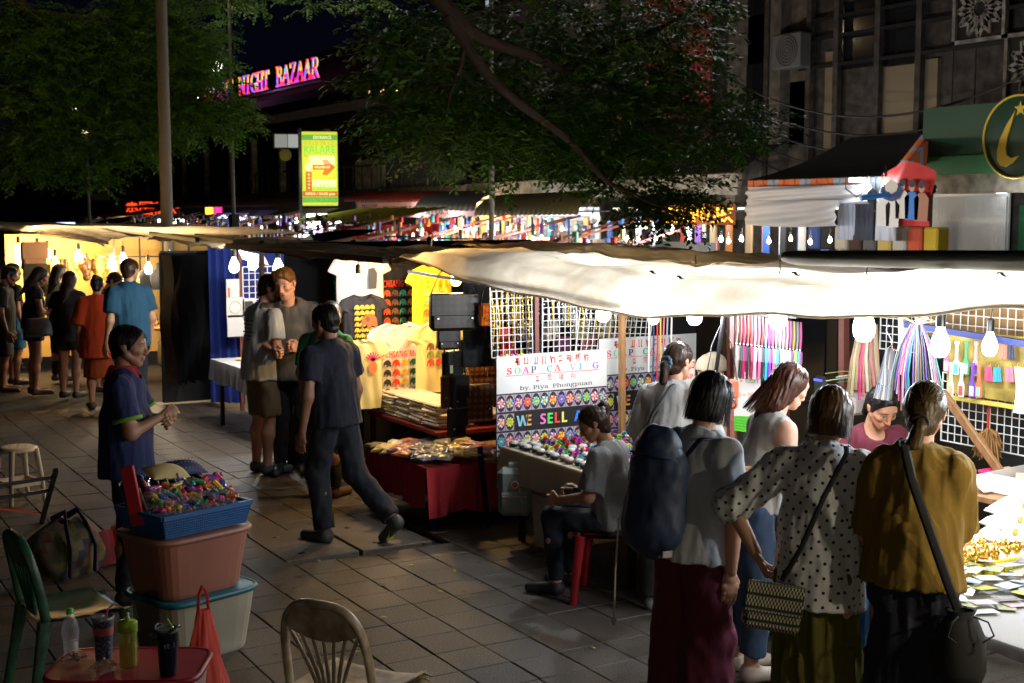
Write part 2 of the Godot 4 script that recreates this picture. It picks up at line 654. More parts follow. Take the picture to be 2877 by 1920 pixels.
func person(label: String,pos: Vector3,turn: float,h: float,o: Dictionary) -> Node3D:
	var root := thing("person",label,"person",pos,deg_to_rad(turn),o.get("group",""))
	var sc := h / 1.7
	root.scale = Vector3.ONE * sc
	var cell: float = o.get("cell",0.022)
	var fem: bool = o.get("fem",false)
	var bulk: float = o.get("bulk",1.0)
	var skin: Color = o.get("skin",L(0.34,0.17,0.10))
	var hairc: Color = o.get("hairc",L(0.012,0.009,0.008))
	var lean := deg_to_rad(o.get("lean",0.0))
	var sh := 0.165 if fem else 0.185
	sh *= lerpf(1.0,bulk,0.5) * o.get("shk",1.0)
	var hip: Vector3 = o.get("hip",V(0,0.93,0))
	var tw := deg_to_rad(o.get("twist",0.0))
	var tb := Basis(Vector3.UP,tw) * Basis(Vector3.RIGHT,lean)
	var T := func(q: Vector3) -> Vector3: return hip + tb * (q - V(0,0.93,0))
	var fwd := tb * Vector3.BACK
	var sL: Vector3 = T.call(V(sh,1.365,0))
	var sR: Vector3 = T.call(V(-sh,1.365,0))
	var la: Array = o.get("la",[V(0.06,-0.28,-0.03),V(0.01,-0.24,0.07)])
	var ra: Array = o.get("ra",[V(-0.06,-0.28,-0.03),V(-0.01,-0.24,0.07)])
	var eL: Vector3 = sL + la[0]
	var wL: Vector3 = eL + la[1]
	var eR: Vector3 = sR + ra[0]
	var wR: Vector3 = eR + ra[1]
	var ll: Array = o.get("ll",[V(0.095,0.50,0.02),V(0.095,0.09,-0.02),V(0.115,0.035,0.13)])
	var rl: Array = o.get("rl",[V(-0.095,0.50,0.02),V(-0.095,0.09,-0.02),V(-0.115,0.035,0.13)])
	var hL := hip + Basis(Vector3.UP,tw * 0.5) * V(0.088,-0.02,0)
	var hR := hip + Basis(Vector3.UP,tw * 0.5) * V(-0.088,-0.02,0)
	var hd: Vector3 = o.get("head",Vector3.ZERO)
	var hb := tb * Basis.from_euler(V(deg_to_rad(hd.y) - lean * 0.5,deg_to_rad(hd.x),deg_to_rad(hd.z)))
	var nk: Vector3 = T.call(V(0,1.44,-0.005))
	var hc := nk + hb * V(0,0.158,0.03)
	var b := B.new()
	b.col = skin
	var p := []
	for q in [[hL,ll],[hR,rl]]:
		var g: Array = q[1]
		var cal: Vector3 = g[0].lerp(g[1],0.35) + (V(0,0,-0.015) if not o.has("hip") else Vector3.ZERO)
		p.append(pm(q[0],g[0],0.088 * bulk,0.055))
		p.append(pm(g[0],cal,0.052,0.056))
		p.append(pm(cal,g[1],0.056,0.036))
		p.append(pm(g[1] + V(0,-0.045,-0.02),g[2],0.036,0.030))
	p.append(pm(hip + V(-0.06,0.03,0),hip + V(0.06,0.03,0),0.11 * bulk,0.11 * bulk,0.85))
	p.append(pm(T.call(V(0,1.0,0)),T.call(V(0,1.28,0)),(0.108 if fem else 0.125) * bulk,0.132 * bulk,0.66,fwd))
	p.append(pm(T.call(V(-sh * 0.68,1.335,0)),T.call(V(sh * 0.68,1.335,0)),0.073,0.073))
	p.append(pm(sL,eL,0.052,0.040))
	p.append(pm(sR,eR,0.052,0.040))
	p.append(pm(eL,wL,0.040,0.027))
	p.append(pm(eR,wR,0.040,0.027))
	p.append(pm(T.call(V(0,1.38,-0.01)),hc + hb * V(0,-0.05,-0.025),0.058,0.048))
	sdf(p,cell,0.04,b)
	if hand_rest == null:
		head_m = make_head(true)
		head_f = make_head(false)
		hand_rest = make_hand(0.28)
		hand_grip = make_hand(0.85)
	var hs := 1.03 if not fem else 0.98
	var hx := Transform3D(hb.scaled(Vector3.ONE * hs),hc)
	hx.basis = hb * Basis().scaled(Vector3.ONE * hs)
	skin_put(b,head_f if fem else head_m,hx,skin,hairc)
	for q in [[eL,wL,1.0,o.get("gl",false)],[eR,wR,-1.0,o.get("gr",false)]]:
		var y: Vector3 = (q[0] - q[1]).normalized()
		var inw := V(-q[2],0,0.25)
		var z := (inw - y * inw.dot(y)).normalized()
		var x := y.cross(z)
		if x.dot(Vector3.BACK) < 0.0:
			x = -x
		b.col = skin
		skin_put(b,hand_grip if q[3] else hand_rest,Transform3D(Basis(x,y,z),q[1] - y * 0.012),skin,hairc)
	obj("body",b,mat("skin",Color.WHITE,0.55,0.0,{"vertex_color_use_as_albedo": true}),root)
	var top: Dictionary = o.get("top",{})
	var sd: int = hash(label) % 1000
	if top:
		var tp := []
		var kind: String = top.get("kind","tee")
		var hem: float = top.get("hem",0.84)
		var lo: float = top.get("loose",0.0)
		var bw := (0.150 if fem else 0.163) * bulk + lo
		tp.append(pm(T.call(V(0,1.33,0)),T.call(V(0,1.10,0)),bw * 0.94,bw,0.74,fwd))
		tp.append(pm(T.call(V(0,1.12,0)),T.call(V(0,hem,0)),bw + 0.012,bw + 0.016 + top.get("flare",0.012),0.84,fwd,1))
		tp.append(pm(T.call(V(-sh * 0.72,1.345,0)),T.call(V(sh * 0.72,1.345,0)),0.077 + lo * 0.2,0.078 + lo * 0.2))
		if fem:
			tp.append(pm(T.call(V(0.07,1.24,0.075)),T.call(V(-0.07,1.24,0.075)),0.062,0.062))
		var sl: float = top.get("sleeve",0.55)
		if sl > 0.0:
			var sw: float = top.get("sw",0.012) + lo * 0.3
			for q in [[sL,eL,wL],[sR,eR,wR]]:
				if sl <= 1.0:
					tp.append(pm(q[0],q[0].lerp(q[1],sl),0.064 + sw * 0.5,0.055 + sw,1.0,Vector3.BACK,1))
				else:
					tp.append(pm(q[0],q[1],0.064 + sw * 0.5,0.052 + sw))
					tp.append(pm(q[1],q[1].lerp(q[2],sl - 1.0),0.052 + sw,0.046 + sw,1.0,Vector3.BACK,1))
		tp.append(pm(T.call(V(0,1.425,0.035)),T.call(V(0,1.50,0.05)),0.062 + top.get("neck",0.0),0.075,1.0,Vector3.BACK,0,true))
		var c := B.new()
		sdf(tp,cell * 0.95,0.035,c,Transform3D(),null,[],top.get("fold",0.011) * 1.0,V(13,3.0,13) * top.get("fsc",1.0),sd)
		obj(top.get("name","shirt"),c,top.mat,root)
		if top.has("collar"):
			var cl := B.new()
			sdf([pm(T.call(V(0,1.40,-0.005)),T.call(V(0,1.485,-0.005)),0.118,0.082,1.0,Vector3.BACK,3),pm(T.call(V(0,1.42,0.09)),T.call(V(0,1.51,0.08)),0.042,0.062,1.0,Vector3.BACK,0,true)],0.009,0.01,cl)
			obj("collar",cl,top.collar,root)
			for q in [[sL,eL],[sR,eR]]:
				var cu := B.new()
				sdf([pm(q[0].lerp(q[1],sl - 0.07),q[0].lerp(q[1],sl + 0.015),0.070 + top.get("sw",0.012),0.068 + top.get("sw",0.012),1.0,Vector3.BACK,3)],0.009,0.01,cu)
				obj("cuff",cu,top.get("cuff",top.collar),root)
	var bot: Dictionary = o.get("bot",{})
	if bot:
		var bp := []
		var kind: String = bot.get("kind","trousers")
		var wst := hip + V(0,0.10,0)
		if kind == "skirt":
			var len: float = bot.get("len",0.8)
			bp.append(pm(wst,hip + V(0,0.10 - len,0.02),0.128 * bulk,bot.get("hemw",0.21),0.8,Vector3.BACK,3))
			bp.append(pm(hip + V(-0.05,-0.04,-0.02),hip + V(0.05,-0.04,-0.02),0.122 * bulk,0.122 * bulk,0.9))
		else:
			bp.append(pm(hip + V(-0.06,0.02,0),hip + V(0.06,0.02,0),0.118 * bulk,0.118 * bulk,0.88))
			bp.append(pm(hip,wst,0.135 * bulk,0.122 * bulk,0.75,Vector3.BACK,1))
			var wd: float = bot.get("wide",0.0)
			for q in [[hL,ll],[hR,rl]]:
				var g: Array = q[1]
				if kind == "shorts":
					bp.append(pm(q[0],q[0].lerp(g[0],bot.get("len",0.9)),0.102 * bulk,0.086 + wd,1.0,Vector3.BACK,1))
				else:
					bp.append(pm(q[0],g[0],0.10 * bulk,0.074 + wd))
					bp.append(pm(g[0],g[0].lerp(g[1],bot.get("len",0.98)),0.074 + wd,bot.get("hem",0.058) + wd,1.0,Vector3.BACK,1))
		var c := B.new()
		sdf(bp,cell,0.03,c,Transform3D(),null,[],bot.get("fold",0.010) * 1.25,(V(13,2.0,13) if kind == "skirt" else V(8,5,8)),sd + 5)
		obj(bot.get("name",kind),c,bot.mat,root)
	if o.has("shoe"):
		for g in [ll,rl]:
			var c := B.new()
			var dn: Vector3 = (g[2] - g[1]).normalized()
			var heel: Vector3 = g[1] + (g[1] - g[0]).normalized() * 0.045
			sdf([pm(heel + (heel - g[2]).normalized() * 0.012,g[2] + (g[2] - heel).normalized() * 0.05,0.044,0.040,1.0),pm(heel,g[1] + (g[0] - g[1]).normalized() * 0.0,0.047,0.044,1.0,Vector3.BACK,1)],0.012,0.03,c,Transform3D(),null,[Plane(Vector3.DOWN,-0.004)] if not o.has("kick") else [])
			obj("shoe",c,o.shoe,root)
	if o.has("hair"):
		var hm: Material = o.get("hairm",mats.hair_black)
		obj("hair",hair(o.hair,hs,hx,sd,cell),hm,root)
		if cell < 0.018:
			obj("hair_strands",strands(o.hair,hx,sd),hm,root).set_meta("kind","stuff")
	root.set_meta("j",{"sL": sL,"sR": sR,"eL": eL,"eR": eR,"wL": wL,"wR": wR,"T": T,"hx": hx})
	return root
func hair(kind: String,hs: float,hx: Transform3D,sd: int,cell: float) -> B:
	var b := B.new()
	var X := Vector3.RIGHT
	var p := [pm(V(0,0.036,-0.030),V(0,0.034,0.010),0.094,0.089,0.90,X)]
	var pl := []
	var fold := 0.004
	match kind:
		"short":
			p.append(pm(V(0,0.0,-0.04),V(0,-0.045,-0.045),0.078,0.062,0.95,X))
			pl = [Plane(V(0,-0.667,1).normalized(),0.020),Plane(V(0,-0.9,0.55).normalized(),0.025)]
			fold = 0.005
		"quiff":
			p[0] = pm(V(0,0.05,-0.03),V(0,0.058,0.02),0.088,0.086,0.9,X)
			p.append(pm(V(0,0.0,-0.045),V(0,-0.04,-0.05),0.075,0.058,0.95,X))
			p.append(pm(V(-0.04,0.105,0.055),V(0.04,0.1,0.055),0.032,0.028))
			pl = [Plane(V(0,-0.667,1).normalized(),0.026),Plane(V(0,-0.9,0.55).normalized(),0.02)]
			fold = 0.008
		"bob":
			p.append(pm(V(0,0.01,-0.03),V(0,-0.075,-0.025),0.098,0.092,0.98,X))
			pl = [Plane(V(0,-0.55,1).normalized(),0.030),Plane(V(0,-1,0.12).normalized(),0.108)]
			fold = 0.005
		"long":
			p.append(pm(V(0,0.01,-0.035),V(0,-0.16,-0.075),0.097,0.088,0.98,X))
			p.append(pm(V(0,-0.14,-0.07),V(0,-0.36,-0.115),0.090,0.055,1.0))
			pl = [Plane(V(0,-0.55,1).normalized(),0.030),Plane(V(0,-0.06,1).normalized(),0.050)]
			fold = 0.007
		"sidelong":
			p.append(pm(V(0.0,0.01,-0.035),V(0.0,-0.12,-0.06),0.096,0.085,0.98,X))
			p.append(pm(V(0.02,-0.1,-0.06),V(0.045,-0.23,-0.055),0.080,0.05))
			pl = [Plane(V(0,-0.55,1).normalized(),0.030),Plane(V(0,-0.06,1).normalized(),0.042)]
			fold = 0.007
		"pony":
			p.append(pm(V(0,0.0,-0.045),V(0,-0.035,-0.05),0.080,0.066,0.95,X))
			p.append(pm(V(0,-0.02,-0.122),V(0,-0.035,-0.138),0.024,0.022))
			p.append(pm(V(0,-0.035,-0.138),V(0.0,-0.14,-0.135),0.030,0.026))
			pl = [Plane(V(0,-0.62,1).normalized(),0.022),Plane(V(0,-0.62,0.8).normalized(),0.03)]
		"lowpony":
			p.append(pm(V(0,0.0,-0.045),V(0,-0.055,-0.055),0.084,0.066,0.95,X))
			p.append(pm(V(0.0,-0.07,-0.11),V(0.0,-0.09,-0.122),0.026,0.024))
			p.append(pm(V(0.0,-0.09,-0.122),V(0.015,-0.165,-0.112),0.027,0.034))
			pl = [Plane(V(0,-0.62,1).normalized(),0.022),Plane(V(0,-0.70,0.7).normalized(),0.045)]
		"bun":
			p.append(pm(V(0,0.0,-0.045),V(0,-0.045,-0.05),0.080,0.062,0.95,X))
			p.append(pm(V(0,0.075,-0.115),V(0,0.085,-0.12),0.044,0.040))
			pl = [Plane(V(0,-0.62,1).normalized(),0.022),Plane(V(0,-0.75,0.66).normalized(),0.035)]
	sdf(p,maxf(0.0065,cell * 0.45),0.02,b,hx,null,pl,fold,V(55,8,45),sd)
	return b
func strands(kind: String,hx: Transform3D,sd: int) -> B:
	var b := B.new()
	var r := RandomNumberGenerator.new()
	r.seed = sd + 3
	var tied := kind in ["pony","lowpony","bun"]
	var short := kind in ["short","quiff"]
	var low: float = {"bob": -0.112,"long": -0.30,"sidelong": -0.20}.get(kind,-0.05)
	for k in (260 if not short else 160):
		var az := r.randf_range(-PI,PI)
		if absf(az) < 0.95 and not (tied or short):
			az = signf(az) * r.randf_range(0.95,PI)
		var loose := r.randf() < 0.10
		var el := r.randf_range(0.15,1.3)
		var pts := []
		var rad := []
		var n := 7
		for i in n:
			var t := float(i) / (n - 1)
			var off := 0.0035 + (0.010 * t if loose else 0.002 * sin(t * 9.0 + k))
			var p: Vector3
			if tied or short:
				var d0 := V(sin(az) * sin(el),cos(el),cos(az) * sin(el))
				if d0.z > 0.45:
					d0.z = 0.45
				var d1 := V(0,-0.22,-1.0) if kind == "lowpony" else (V(0,0.5,-0.9) if kind == "bun" else V(0,-0.1,-1.0))
				if short:
					d1 = (d0 + V(0.15 * sin(k * 1.7),-0.35,-0.15)).normalized()
				var d := d0.lerp(d1,t * (1.0 if tied else 0.5)).normalized()
				p = V(0,0.034,-0.012) + d * V(0.083 + off,0.092 + off,0.108 + off)
			else:
				var y := lerpf(0.125,low - 0.01 * r.randf(),t)
				var cy := clampf((y - 0.035) / 0.092,-1.0,1.0)
				var rr := sqrt(maxf(0.0,1.0 - cy * cy)) if y > 0.035 else 1.0
				p = V(sin(az) * (0.086 + off) * rr,y,-0.014 + cos(az) * (0.102 + off) * rr)
				if y < 0.03:
					var dn := (0.03 - y)
					p.z -= dn * (0.30 if kind != "bob" else 0.02)
					p.x *= 1.0 - dn * (0.9 if kind != "bob" else -0.3)
					if kind == "sidelong":
						p.x += dn * 0.22
			pts.append(p)
			rad.append(0.0022 * sin(PI * (0.12 + 0.80 * t)))
		for i in pts.size():
			pts[i] = hx * (pts[i] as Vector3)
		b.tube(pts,rad,3,false)
	return b
func _ready() -> void:
	T0 = Time.get_ticks_msec()
	rng.seed = 7
	var cam := Camera3D.new()
	cam.name = "photo_camera"
	add_child(cam)
	cam.position = V(0,2.38,0)
	cam.rotation = V(deg_to_rad(-5.64),deg_to_rad(-30.2),0)
	var lens := CameraAttributesPhysical.new()
	lens.frustum_focal_length = 46.07
	lens.frustum_focus_distance = 6.6
	lens.frustum_near = 0.1
	lens.frustum_far = 400.0
	lens.exposure_aperture = 6.3
	cam.attributes = lens
	cam.fov = 29.2
	cam.near = 0.1
	cam.far = 400.0
	cam.current = true
	var sky := ProceduralSkyMaterial.new()
	sky.sky_top_color = Color(0.006,0.008,0.040)
	sky.sky_horizon_color = Color(0.020,0.022,0.055)
	sky.sky_curve = 0.12
	sky.ground_bottom_color = Color(0.01,0.01,0.012)
	sky.ground_horizon_color = Color(0.02,0.02,0.03)
	var env := Environment.new()
	env.background_mode = Environment.BG_SKY
	env.sky = Sky.new()
	env.sky.sky_material = sky
	env.tonemap_mode = Environment.TONE_MAPPER_LINEAR
	env.tonemap_exposure = 1.0
	env.sdfgi_enabled = true
	env.ssao_enabled = true
	env.ssil_enabled = true
	var we := WorldEnvironment.new()
	we.name = "night"
	we.environment = env
	add_child(we)
	materials()
	ground()
	buildings()
	trees()
	far_stalls()
	lamps()
	near_stalls()
	goods()
	foreground()
	people()
	print("built in ",Time.get_ticks_msec() - T0)
func materials() -> void:
	var gr := noise_tex("grain",0.09,Color(0.45,0.45,0.45),Color.WHITE,0,512,5)
	var fine := noise_tex("fine",0.35,Color(0.3,0.3,0.3),Color.WHITE,0,256,3)
	var blot := noise_tex("blot",0.02,Color(0.55,0.52,0.48),Color.WHITE,0,512,5)
	var hr := noise_tex("strand",0.06,Color(0.25,0.22,0.2),Color.WHITE,0,256,3)
	var tones := [L(0.150,0.120,0.090),L(0.132,0.108,0.085),L(0.165,0.130,0.098),L(0.125,0.105,0.086),L(0.142,0.110,0.083)]
	for i in 5:
		var m := tri_tex(mat("slab%d" % i,tones[i],0.62),gr,Vector3.ONE * 1.3,true)
		m.uv1_offset = V(i * 0.31,0,i * 0.17)
		relief(m,gr,0.25)
	tri_tex(mat("ground",L(0.045,0.04,0.034),0.95),blot,Vector3.ONE * 0.7,true)
	relief(tri_tex(mat("asphalt",L(0.05,0.05,0.052),0.8),gr,Vector3.ONE * 1.1,true),fine,0.3)
	tri_tex(mat("kerb_stone",L(0.25,0.24,0.22),0.85),gr,Vector3.ONE * 1.5,true)
	for q in [["hair_black",L(0.012,0.009,0.008)],["hair_brown",L(0.05,0.024,0.012)],["hair_red",L(0.085,0.026,0.012)],["hair_gold",L(0.13,0.07,0.026)],["hair_ginger",L(0.25,0.115,0.035)],["hair_dyed",L(0.10,0.062,0.02)]]:
		var m := tri_tex(mat(q[0],q[1] * 1.3,0.42,0.0,{"metallic_specular": 0.35}),hr,V(26,2.0,26))
		relief(m,hr,0.06)
	var cloth := noise_tex("weave",0.45,Color(0.6,0.6,0.6),Color.WHITE,0,256,2)
	for q in [["navy_tee",L(0.007,0.010,0.026)],["jeans",L(0.045,0.085,0.17)],["navy_jeans",L(0.008,0.011,0.024)],["white_tee",L(0.60,0.64,0.70)],["khaki",L(0.27,0.19,0.10)],["grey_tee",L(0.13,0.125,0.12)],["ochre",L(0.34,0.205,0.022)],
		["navy_skirt",L(0.014,0.016,0.04)],["olive_skirt",L(0.15,0.14,0.012)],["white_top",L(0.72,0.70,0.67)],["maroon",L(0.16,0.014,0.035)],["grey_shirt",L(0.22,0.215,0.21)],["wine",L(0.115,0.012,0.05)],["blue_tee",L(0.008,0.085,0.17)],["black_cloth",L(0.012,0.012,0.014)],
		["polo_blue",L(0.014,0.026,0.12)],["red_cloth",L(0.50,0.015,0.025)],["green_trim",L(0.20,0.42,0.02)],["singlet",L(0.62,0.60,0.57)],["beanie",L(0.62,0.53,0.40)],["sky_short",L(0.03,0.22,0.5)],["orange_cloth",L(0.62,0.10,0.012)],["blue_curtain",L(0.015,0.05,0.36)],["white_cloth",L(0.72,0.72,0.74)],["cream_cloth",L(0.68,0.60,0.46)],["yellow_tee",L(0.85,0.70,0.05)],["tee_white",L(0.78,0.77,0.74)],["tee_black",L(0.012,0.011,0.013)],["tee_navy",L(0.014,0.016,0.028)],["tee_pale",L(0.72,0.66,0.42)]]:
		var m := relief(mat(q[0],q[1],0.88,0.0,{"rim_enabled": true,"rim": 0.25,"rim_tint": 0.6}),cloth,0.06,Vector3.ONE * 9.0)
		m.albedo_texture = cloth
	for k in ["olive_skirt","ochre","white_top","tee_white","yellow_tee","white_cloth","cream_cloth","orange_cloth","tee_pale","blue_curtain"]:
		mats[k].backlight_enabled = true
		mats[k].backlight = (mats[k].albedo_color.srgb_to_linear() * 0.7 + Color(0.1,0.1,0.1)).linear_to_srgb()
	var canvas := noise_tex("canvas",0.012,Color(0.74,0.71,0.66),Color.WHITE,2,512,5)
	for q in [["canvas_white",L(0.84,0.81,0.76),1.0],["canvas_buff",L(0.55,0.45,0.30),0.8],["canvas_grey",L(0.09,0.085,0.08),0.25],["canvas_violet",L(0.30,0.24,0.62),0.8],["canvas_brown",L(0.07,0.05,0.025),0.2]]:
		var m := tri_tex(mat(q[0],q[1],0.6,0.0,{"backlight_enabled": true,"backlight": Color(q[2],q[2] * 0.97,q[2] * 0.92)}),canvas,V(0.55,0.5,0.3),true)
		relief(m,canvas,0.25)
	mat("print_red",L(0.75,0.05,0.02),0.7)
	mat("rust",L(0.13,0.035,0.025),0.6)
	mat("dark_steel",L(0.02,0.02,0.022),0.45,0.5)
	mat("blue_steel",L(0.012,0.02,0.11),0.4,0.3)
	mat("white_wire",L(0.75,0.75,0.74),0.4)
	mat("chrome",L(0.6,0.6,0.6),0.25,1.0)
	mat("gold",L(0.75,0.50,0.09),0.28,1.0)
	mat("black_plastic",L(0.012,0.012,0.013),0.4)
	mat("white_plastic",L(0.7,0.69,0.66),0.45)
	mat("print",Color.WHITE,0.7,0.0,{"vertex_color_use_as_albedo": true})
	mat("paint",Color.WHITE,0.55,0.0,{"vertex_color_use_as_albedo": true})
	mat("gloss",Color.WHITE,0.22,0.0,{"vertex_color_use_as_albedo": true})
	relief(mat("leather",Color.WHITE,0.45,0.0,{"vertex_color_use_as_albedo": true}),fine,0.08,Vector3.ONE * 12.0)
	tri_tex(mat("wood",L(0.32,0.17,0.07),0.6),noise_tex("woodgrain",0.02,Color(0.78,0.74,0.7),Color.WHITE,2),V(3,0.5,3))
	mat("clear",L(0.9,0.9,0.9,0.12),0.08)
	tri_tex(mat("concrete",L(0.30,0.28,0.25),0.9),blot,Vector3.ONE * 0.25,true)
	tri_tex(mat("dark_wall",L(0.07,0.062,0.058),0.9),blot,Vector3.ONE * 0.3,true)
	tri_tex(mat("grey_wall",L(0.16,0.145,0.125),0.9),blot,Vector3.ONE * 0.2,true)
	tri_tex(mat("cream_wall",L(0.36,0.32,0.25),0.9),blot,Vector3.ONE * 0.25,true)
	tri_tex(mat("white_wall",L(0.32,0.30,0.27),0.85),blot,Vector3.ONE * 0.35,true)
	tri_tex(mat("roof_dark",L(0.025,0.024,0.026),0.85),blot,Vector3.ONE * 0.4,true)
	tri_tex(mat("roof_brown",L(0.06,0.03,0.022),0.85),blot,Vector3.ONE * 0.4,true)
	mat("night_glass",L(0.01,0.011,0.013),0.12)
func ground() -> void:
	var g := B.new()
	g.quad(V(-250,-0.3,120),V(250,-0.3,120),V(250,-0.3,-350),V(-250,-0.3,-350),Vector3.UP)
	struct("ground",g,mats.ground)
	var r := B.new()
	r.box(V(10.0,-0.22,-45),V(6.9,0.16,130))
	struct("road",r,mats.asphalt)
	var pv := B.new()
	pv.box(V(1.0,-0.16,-40),V(10.9,0.24,110))
	var base := struct("pavement",pv,mats.ground)
	var fp := B.new()
	fp.box(V(18.0,-0.13,-45),V(9.0,0.26,130))
	struct("pavement",fp,mats.concrete)
	for k in 40:
		var kb := B.new()
		kb.bev(V(6.55,-0.07,2.0 - k * 1.0),V(0.15,0.16,0.985),0.015)
		if k < 14 or k > 34:
			continue
		struct("kerb_stone",kb,mats.kerb_stone,base)
	var shapes := []
	for i in 4:
		var b := B.new()
		b.bev(V(0,-0.02,0),V(0.2945 - 0.001 * i,0.04,0.2965 - 0.001 * i),0.003 + 0.0008 * i)
		shapes.append(b.mesh())
	var cam: Camera3D = get_node("photo_camera")
	var inv := cam.transform.affine_inverse()
	var spots := []
	for i in range(-12,10):
		for j in range(-64,0):
			var p := V(3.40 + (i + 0.5) * 0.2985,0,-6.16 + (j + 30.5) * 0.3)
			if p.x > 6.3 or p.z < -25.0 or p.z > -2.5:
				continue
			if p.x > 3.05 and p.x < 4.22 and p.z < -8.32 and p.z > -9.2:
				continue
			var q := inv * p
			var d := -q.z
			var seen := d > 0.0 and absf(q.x) < d * 0.41 and absf(q.y) < d * 0.275 and p.x < 5.2
			spots.append([d if seen else d + 1000.0,p,i,j])
	spots.sort_custom(func(a,b): return a[0] < b[0])
	var rest := []
	for k in spots.size():
		var s: Array = spots[k]
		var h := hash(Vector2i(s[2],s[3]))
		var t := Transform3D(Basis.from_euler(V(((h >> 3) % 17 - 8) * 0.0006,((h >> 7) % 17 - 8) * 0.0006,((h >> 11) % 17 - 8) * 0.0007)),s[1] + V(0,((h >> 5) % 9 - 4) * 0.0005,0))
		if k < 300:
			var o := obj("paving_slab",shapes[h % 4],mats["slab%d" % ((h >> 4) % 5)],base)
			o.transform = t
		else:
			rest.append(t)
	var mm := MultiMesh.new()
	mm.transform_format = MultiMesh.TRANSFORM_3D
	mm.mesh = shapes[0]
	mm.instance_count = rest.size()
	for k in rest.size():
		mm.set_instance_transform(k,rest[k])
	var mi := MultiMeshInstance3D.new()
	mi.name = "paving_slabs_beyond"
	mi.multimesh = mm
	mi.material_override = mats.slab0
	mi.set_meta("kind","stuff")
	base.add_child(mi,true)
	var cv := thing("service_cover","two large concrete service covers with lifting holes set in the pavement","manhole cover",V(3.63,0,-8.76))
	for s in [-1,1]:
		var b := B.new()
		b.bev(V(s * 0.285,-0.018,0),V(0.545,0.05,0.82),0.006)
		obj("cover_plate",b,mats.slab2,cv)
		for z in [-0.26,0.26]:
			var hh := B.new()
			hh.lathe([W(0,0.0085),W(0.026,0.0085),W(0.026,-0.01)],at(V(s * 0.285 - 0.1,0,z)),12)
			obj("lifting_hole",hh,mats.black_plastic,cv)
	var rs := RandomNumberGenerator.new()
	rs.seed = 77
	var gm := B.new()
	for k in 240:
		var p := V(rs.randf_range(0.4,4.9),0.0035,rs.randf_range(-14.0,-3.5))
		var rad := rs.randf_range(0.007,0.02) * (2.2 if k % 9 == 0 else 1.0)
		var c := gm.pt(p,Vector3.UP)
		for i in 9:
			gm.pt(p + V(cos(i * TAU / 8.0),0,sin(i * TAU / 8.0)) * rad * (1.0 + 0.3 * sin(i * 2.1 + k)),Vector3.UP)
		for i in 8:
			gm.tri(c,c + 1 + i,c + 2 + i)
	struct("stain_spots",gm,mat("gum",L(0.045,0.038,0.032),0.7),base).set_meta("kind","stuff")
	for q in [V(3.957,0,-7.558),V(3.768,0,-7.83),V(2.749,0,-6.39),V(3.891,0,-5.808),V(3.659,0,-7.186),V(3.128,0,-6.878),V(3.268,0,-8.249)]:
		var b := B.new()
		b.col = L(0.35,0.30,0.04)
		b.sheet(4,2,func(a: float,c: float): return q + Basis(Vector3.UP,q.x * 40.0) * V((a - 0.5) * 0.05,0.006 + 0.006 * sin(a * PI),(c - 0.5) * 0.022 * sin(a * PI)))
		one("fallen_leaf","small yellow fallen leaf lying on the paving slabs","leaf",b,mats.print,"fallen leaves on the pavement")
func lamp_light(parent: Node,p: Vector3,e: float,c: Color,size := 0.04) -> void:
	var l := OmniLight3D.new()
	l.name = "light"
	parent.add_child(l,true)
	l.position = p
	l.light_color = c.linear_to_srgb()
	l.light_energy = e
	l.light_size = size
	l.shadow_enabled = true
	l.omni_range = 40.0
	l.omni_attenuation = 2.0
const WARM := Color(1.0,0.62,0.24)
const COOL := Color(0.86,0.93,1.0)
const SOFT := Color(1.0,0.86,0.62)
func bulb(p: Vector3,e: float,c: Color,label: String,r := 0.04,drop := 0.25,group := "") -> Node3D:
	var t := thing("hanging_bulb",label,"light bulb",p,0.0,group)
	var g := B.new()
	g.lathe([W(0,-r * 1.35),W(r * 0.55,-r * 1.25),W(r * 0.9,-r * 0.75),W(r,0),W(r * 0.85,r * 0.7),W(r * 0.5,r * 1.5),W(r * 0.42,r * 1.9)],Transform3D(),14)
	var k := "bulb_glow_%d_%d" % [int(c.b * 100),int(clampf(e * 1.6,2.2,5.0))]
	obj("glowing_glass",g,glow(k,c,clampf(e * 1.6,2.2,5.0)),t)
	var s := B.new()
	s.lathe([W(r * 0.44,r * 1.9),W(r * 0.5,r * 1.95),W(r * 0.5,r * 3.4),W(r * 0.2,r * 3.7),W(0,r * 3.7)],Transform3D(),10)
	obj("socket",s,mats.black_plastic,t)
	if drop > 0.0:
		var w := B.new()
		w.tube([V(0,r * 3.7,0),V(0.008,r * 3.7 + drop * 0.5,0.004),V(0,r * 3.7 + drop,0)],0.004,5)
		obj("cord",w,mats.black_plastic,t)
	lamp_light(t,Vector3.ZERO,e * 0.30,c,r * 0.8)
	return t
func wall(b: B,p: Vector3,q: Vector3,depth := 0.2,off := 0.0) -> B:
	return b.box(V(p.x + off + depth / 2.0,(p.y + q.y) / 2.0,(p.z + q.z) / 2.0),V(depth,absf(p.y - q.y),absf(p.z - q.z)))
func awning(b: B,p: Vector3,q: Vector3,out: float,round_: float,ribs: int) -> void:
	b.sheet(14,ribs * 6,func(a: float,c: float):
		var z := lerpf(p.z,q.z,c)
		var y := lerpf(p.y,q.y,c)
		var t: float = a * PI / 2.0
		var r := 0.025 * absf(sin(c * ribs * PI))
		return V(p.x - sin(t) * (out + r),y - (1.0 - cos(t)) * (round_ + r),z),V(-1,0.5,0))
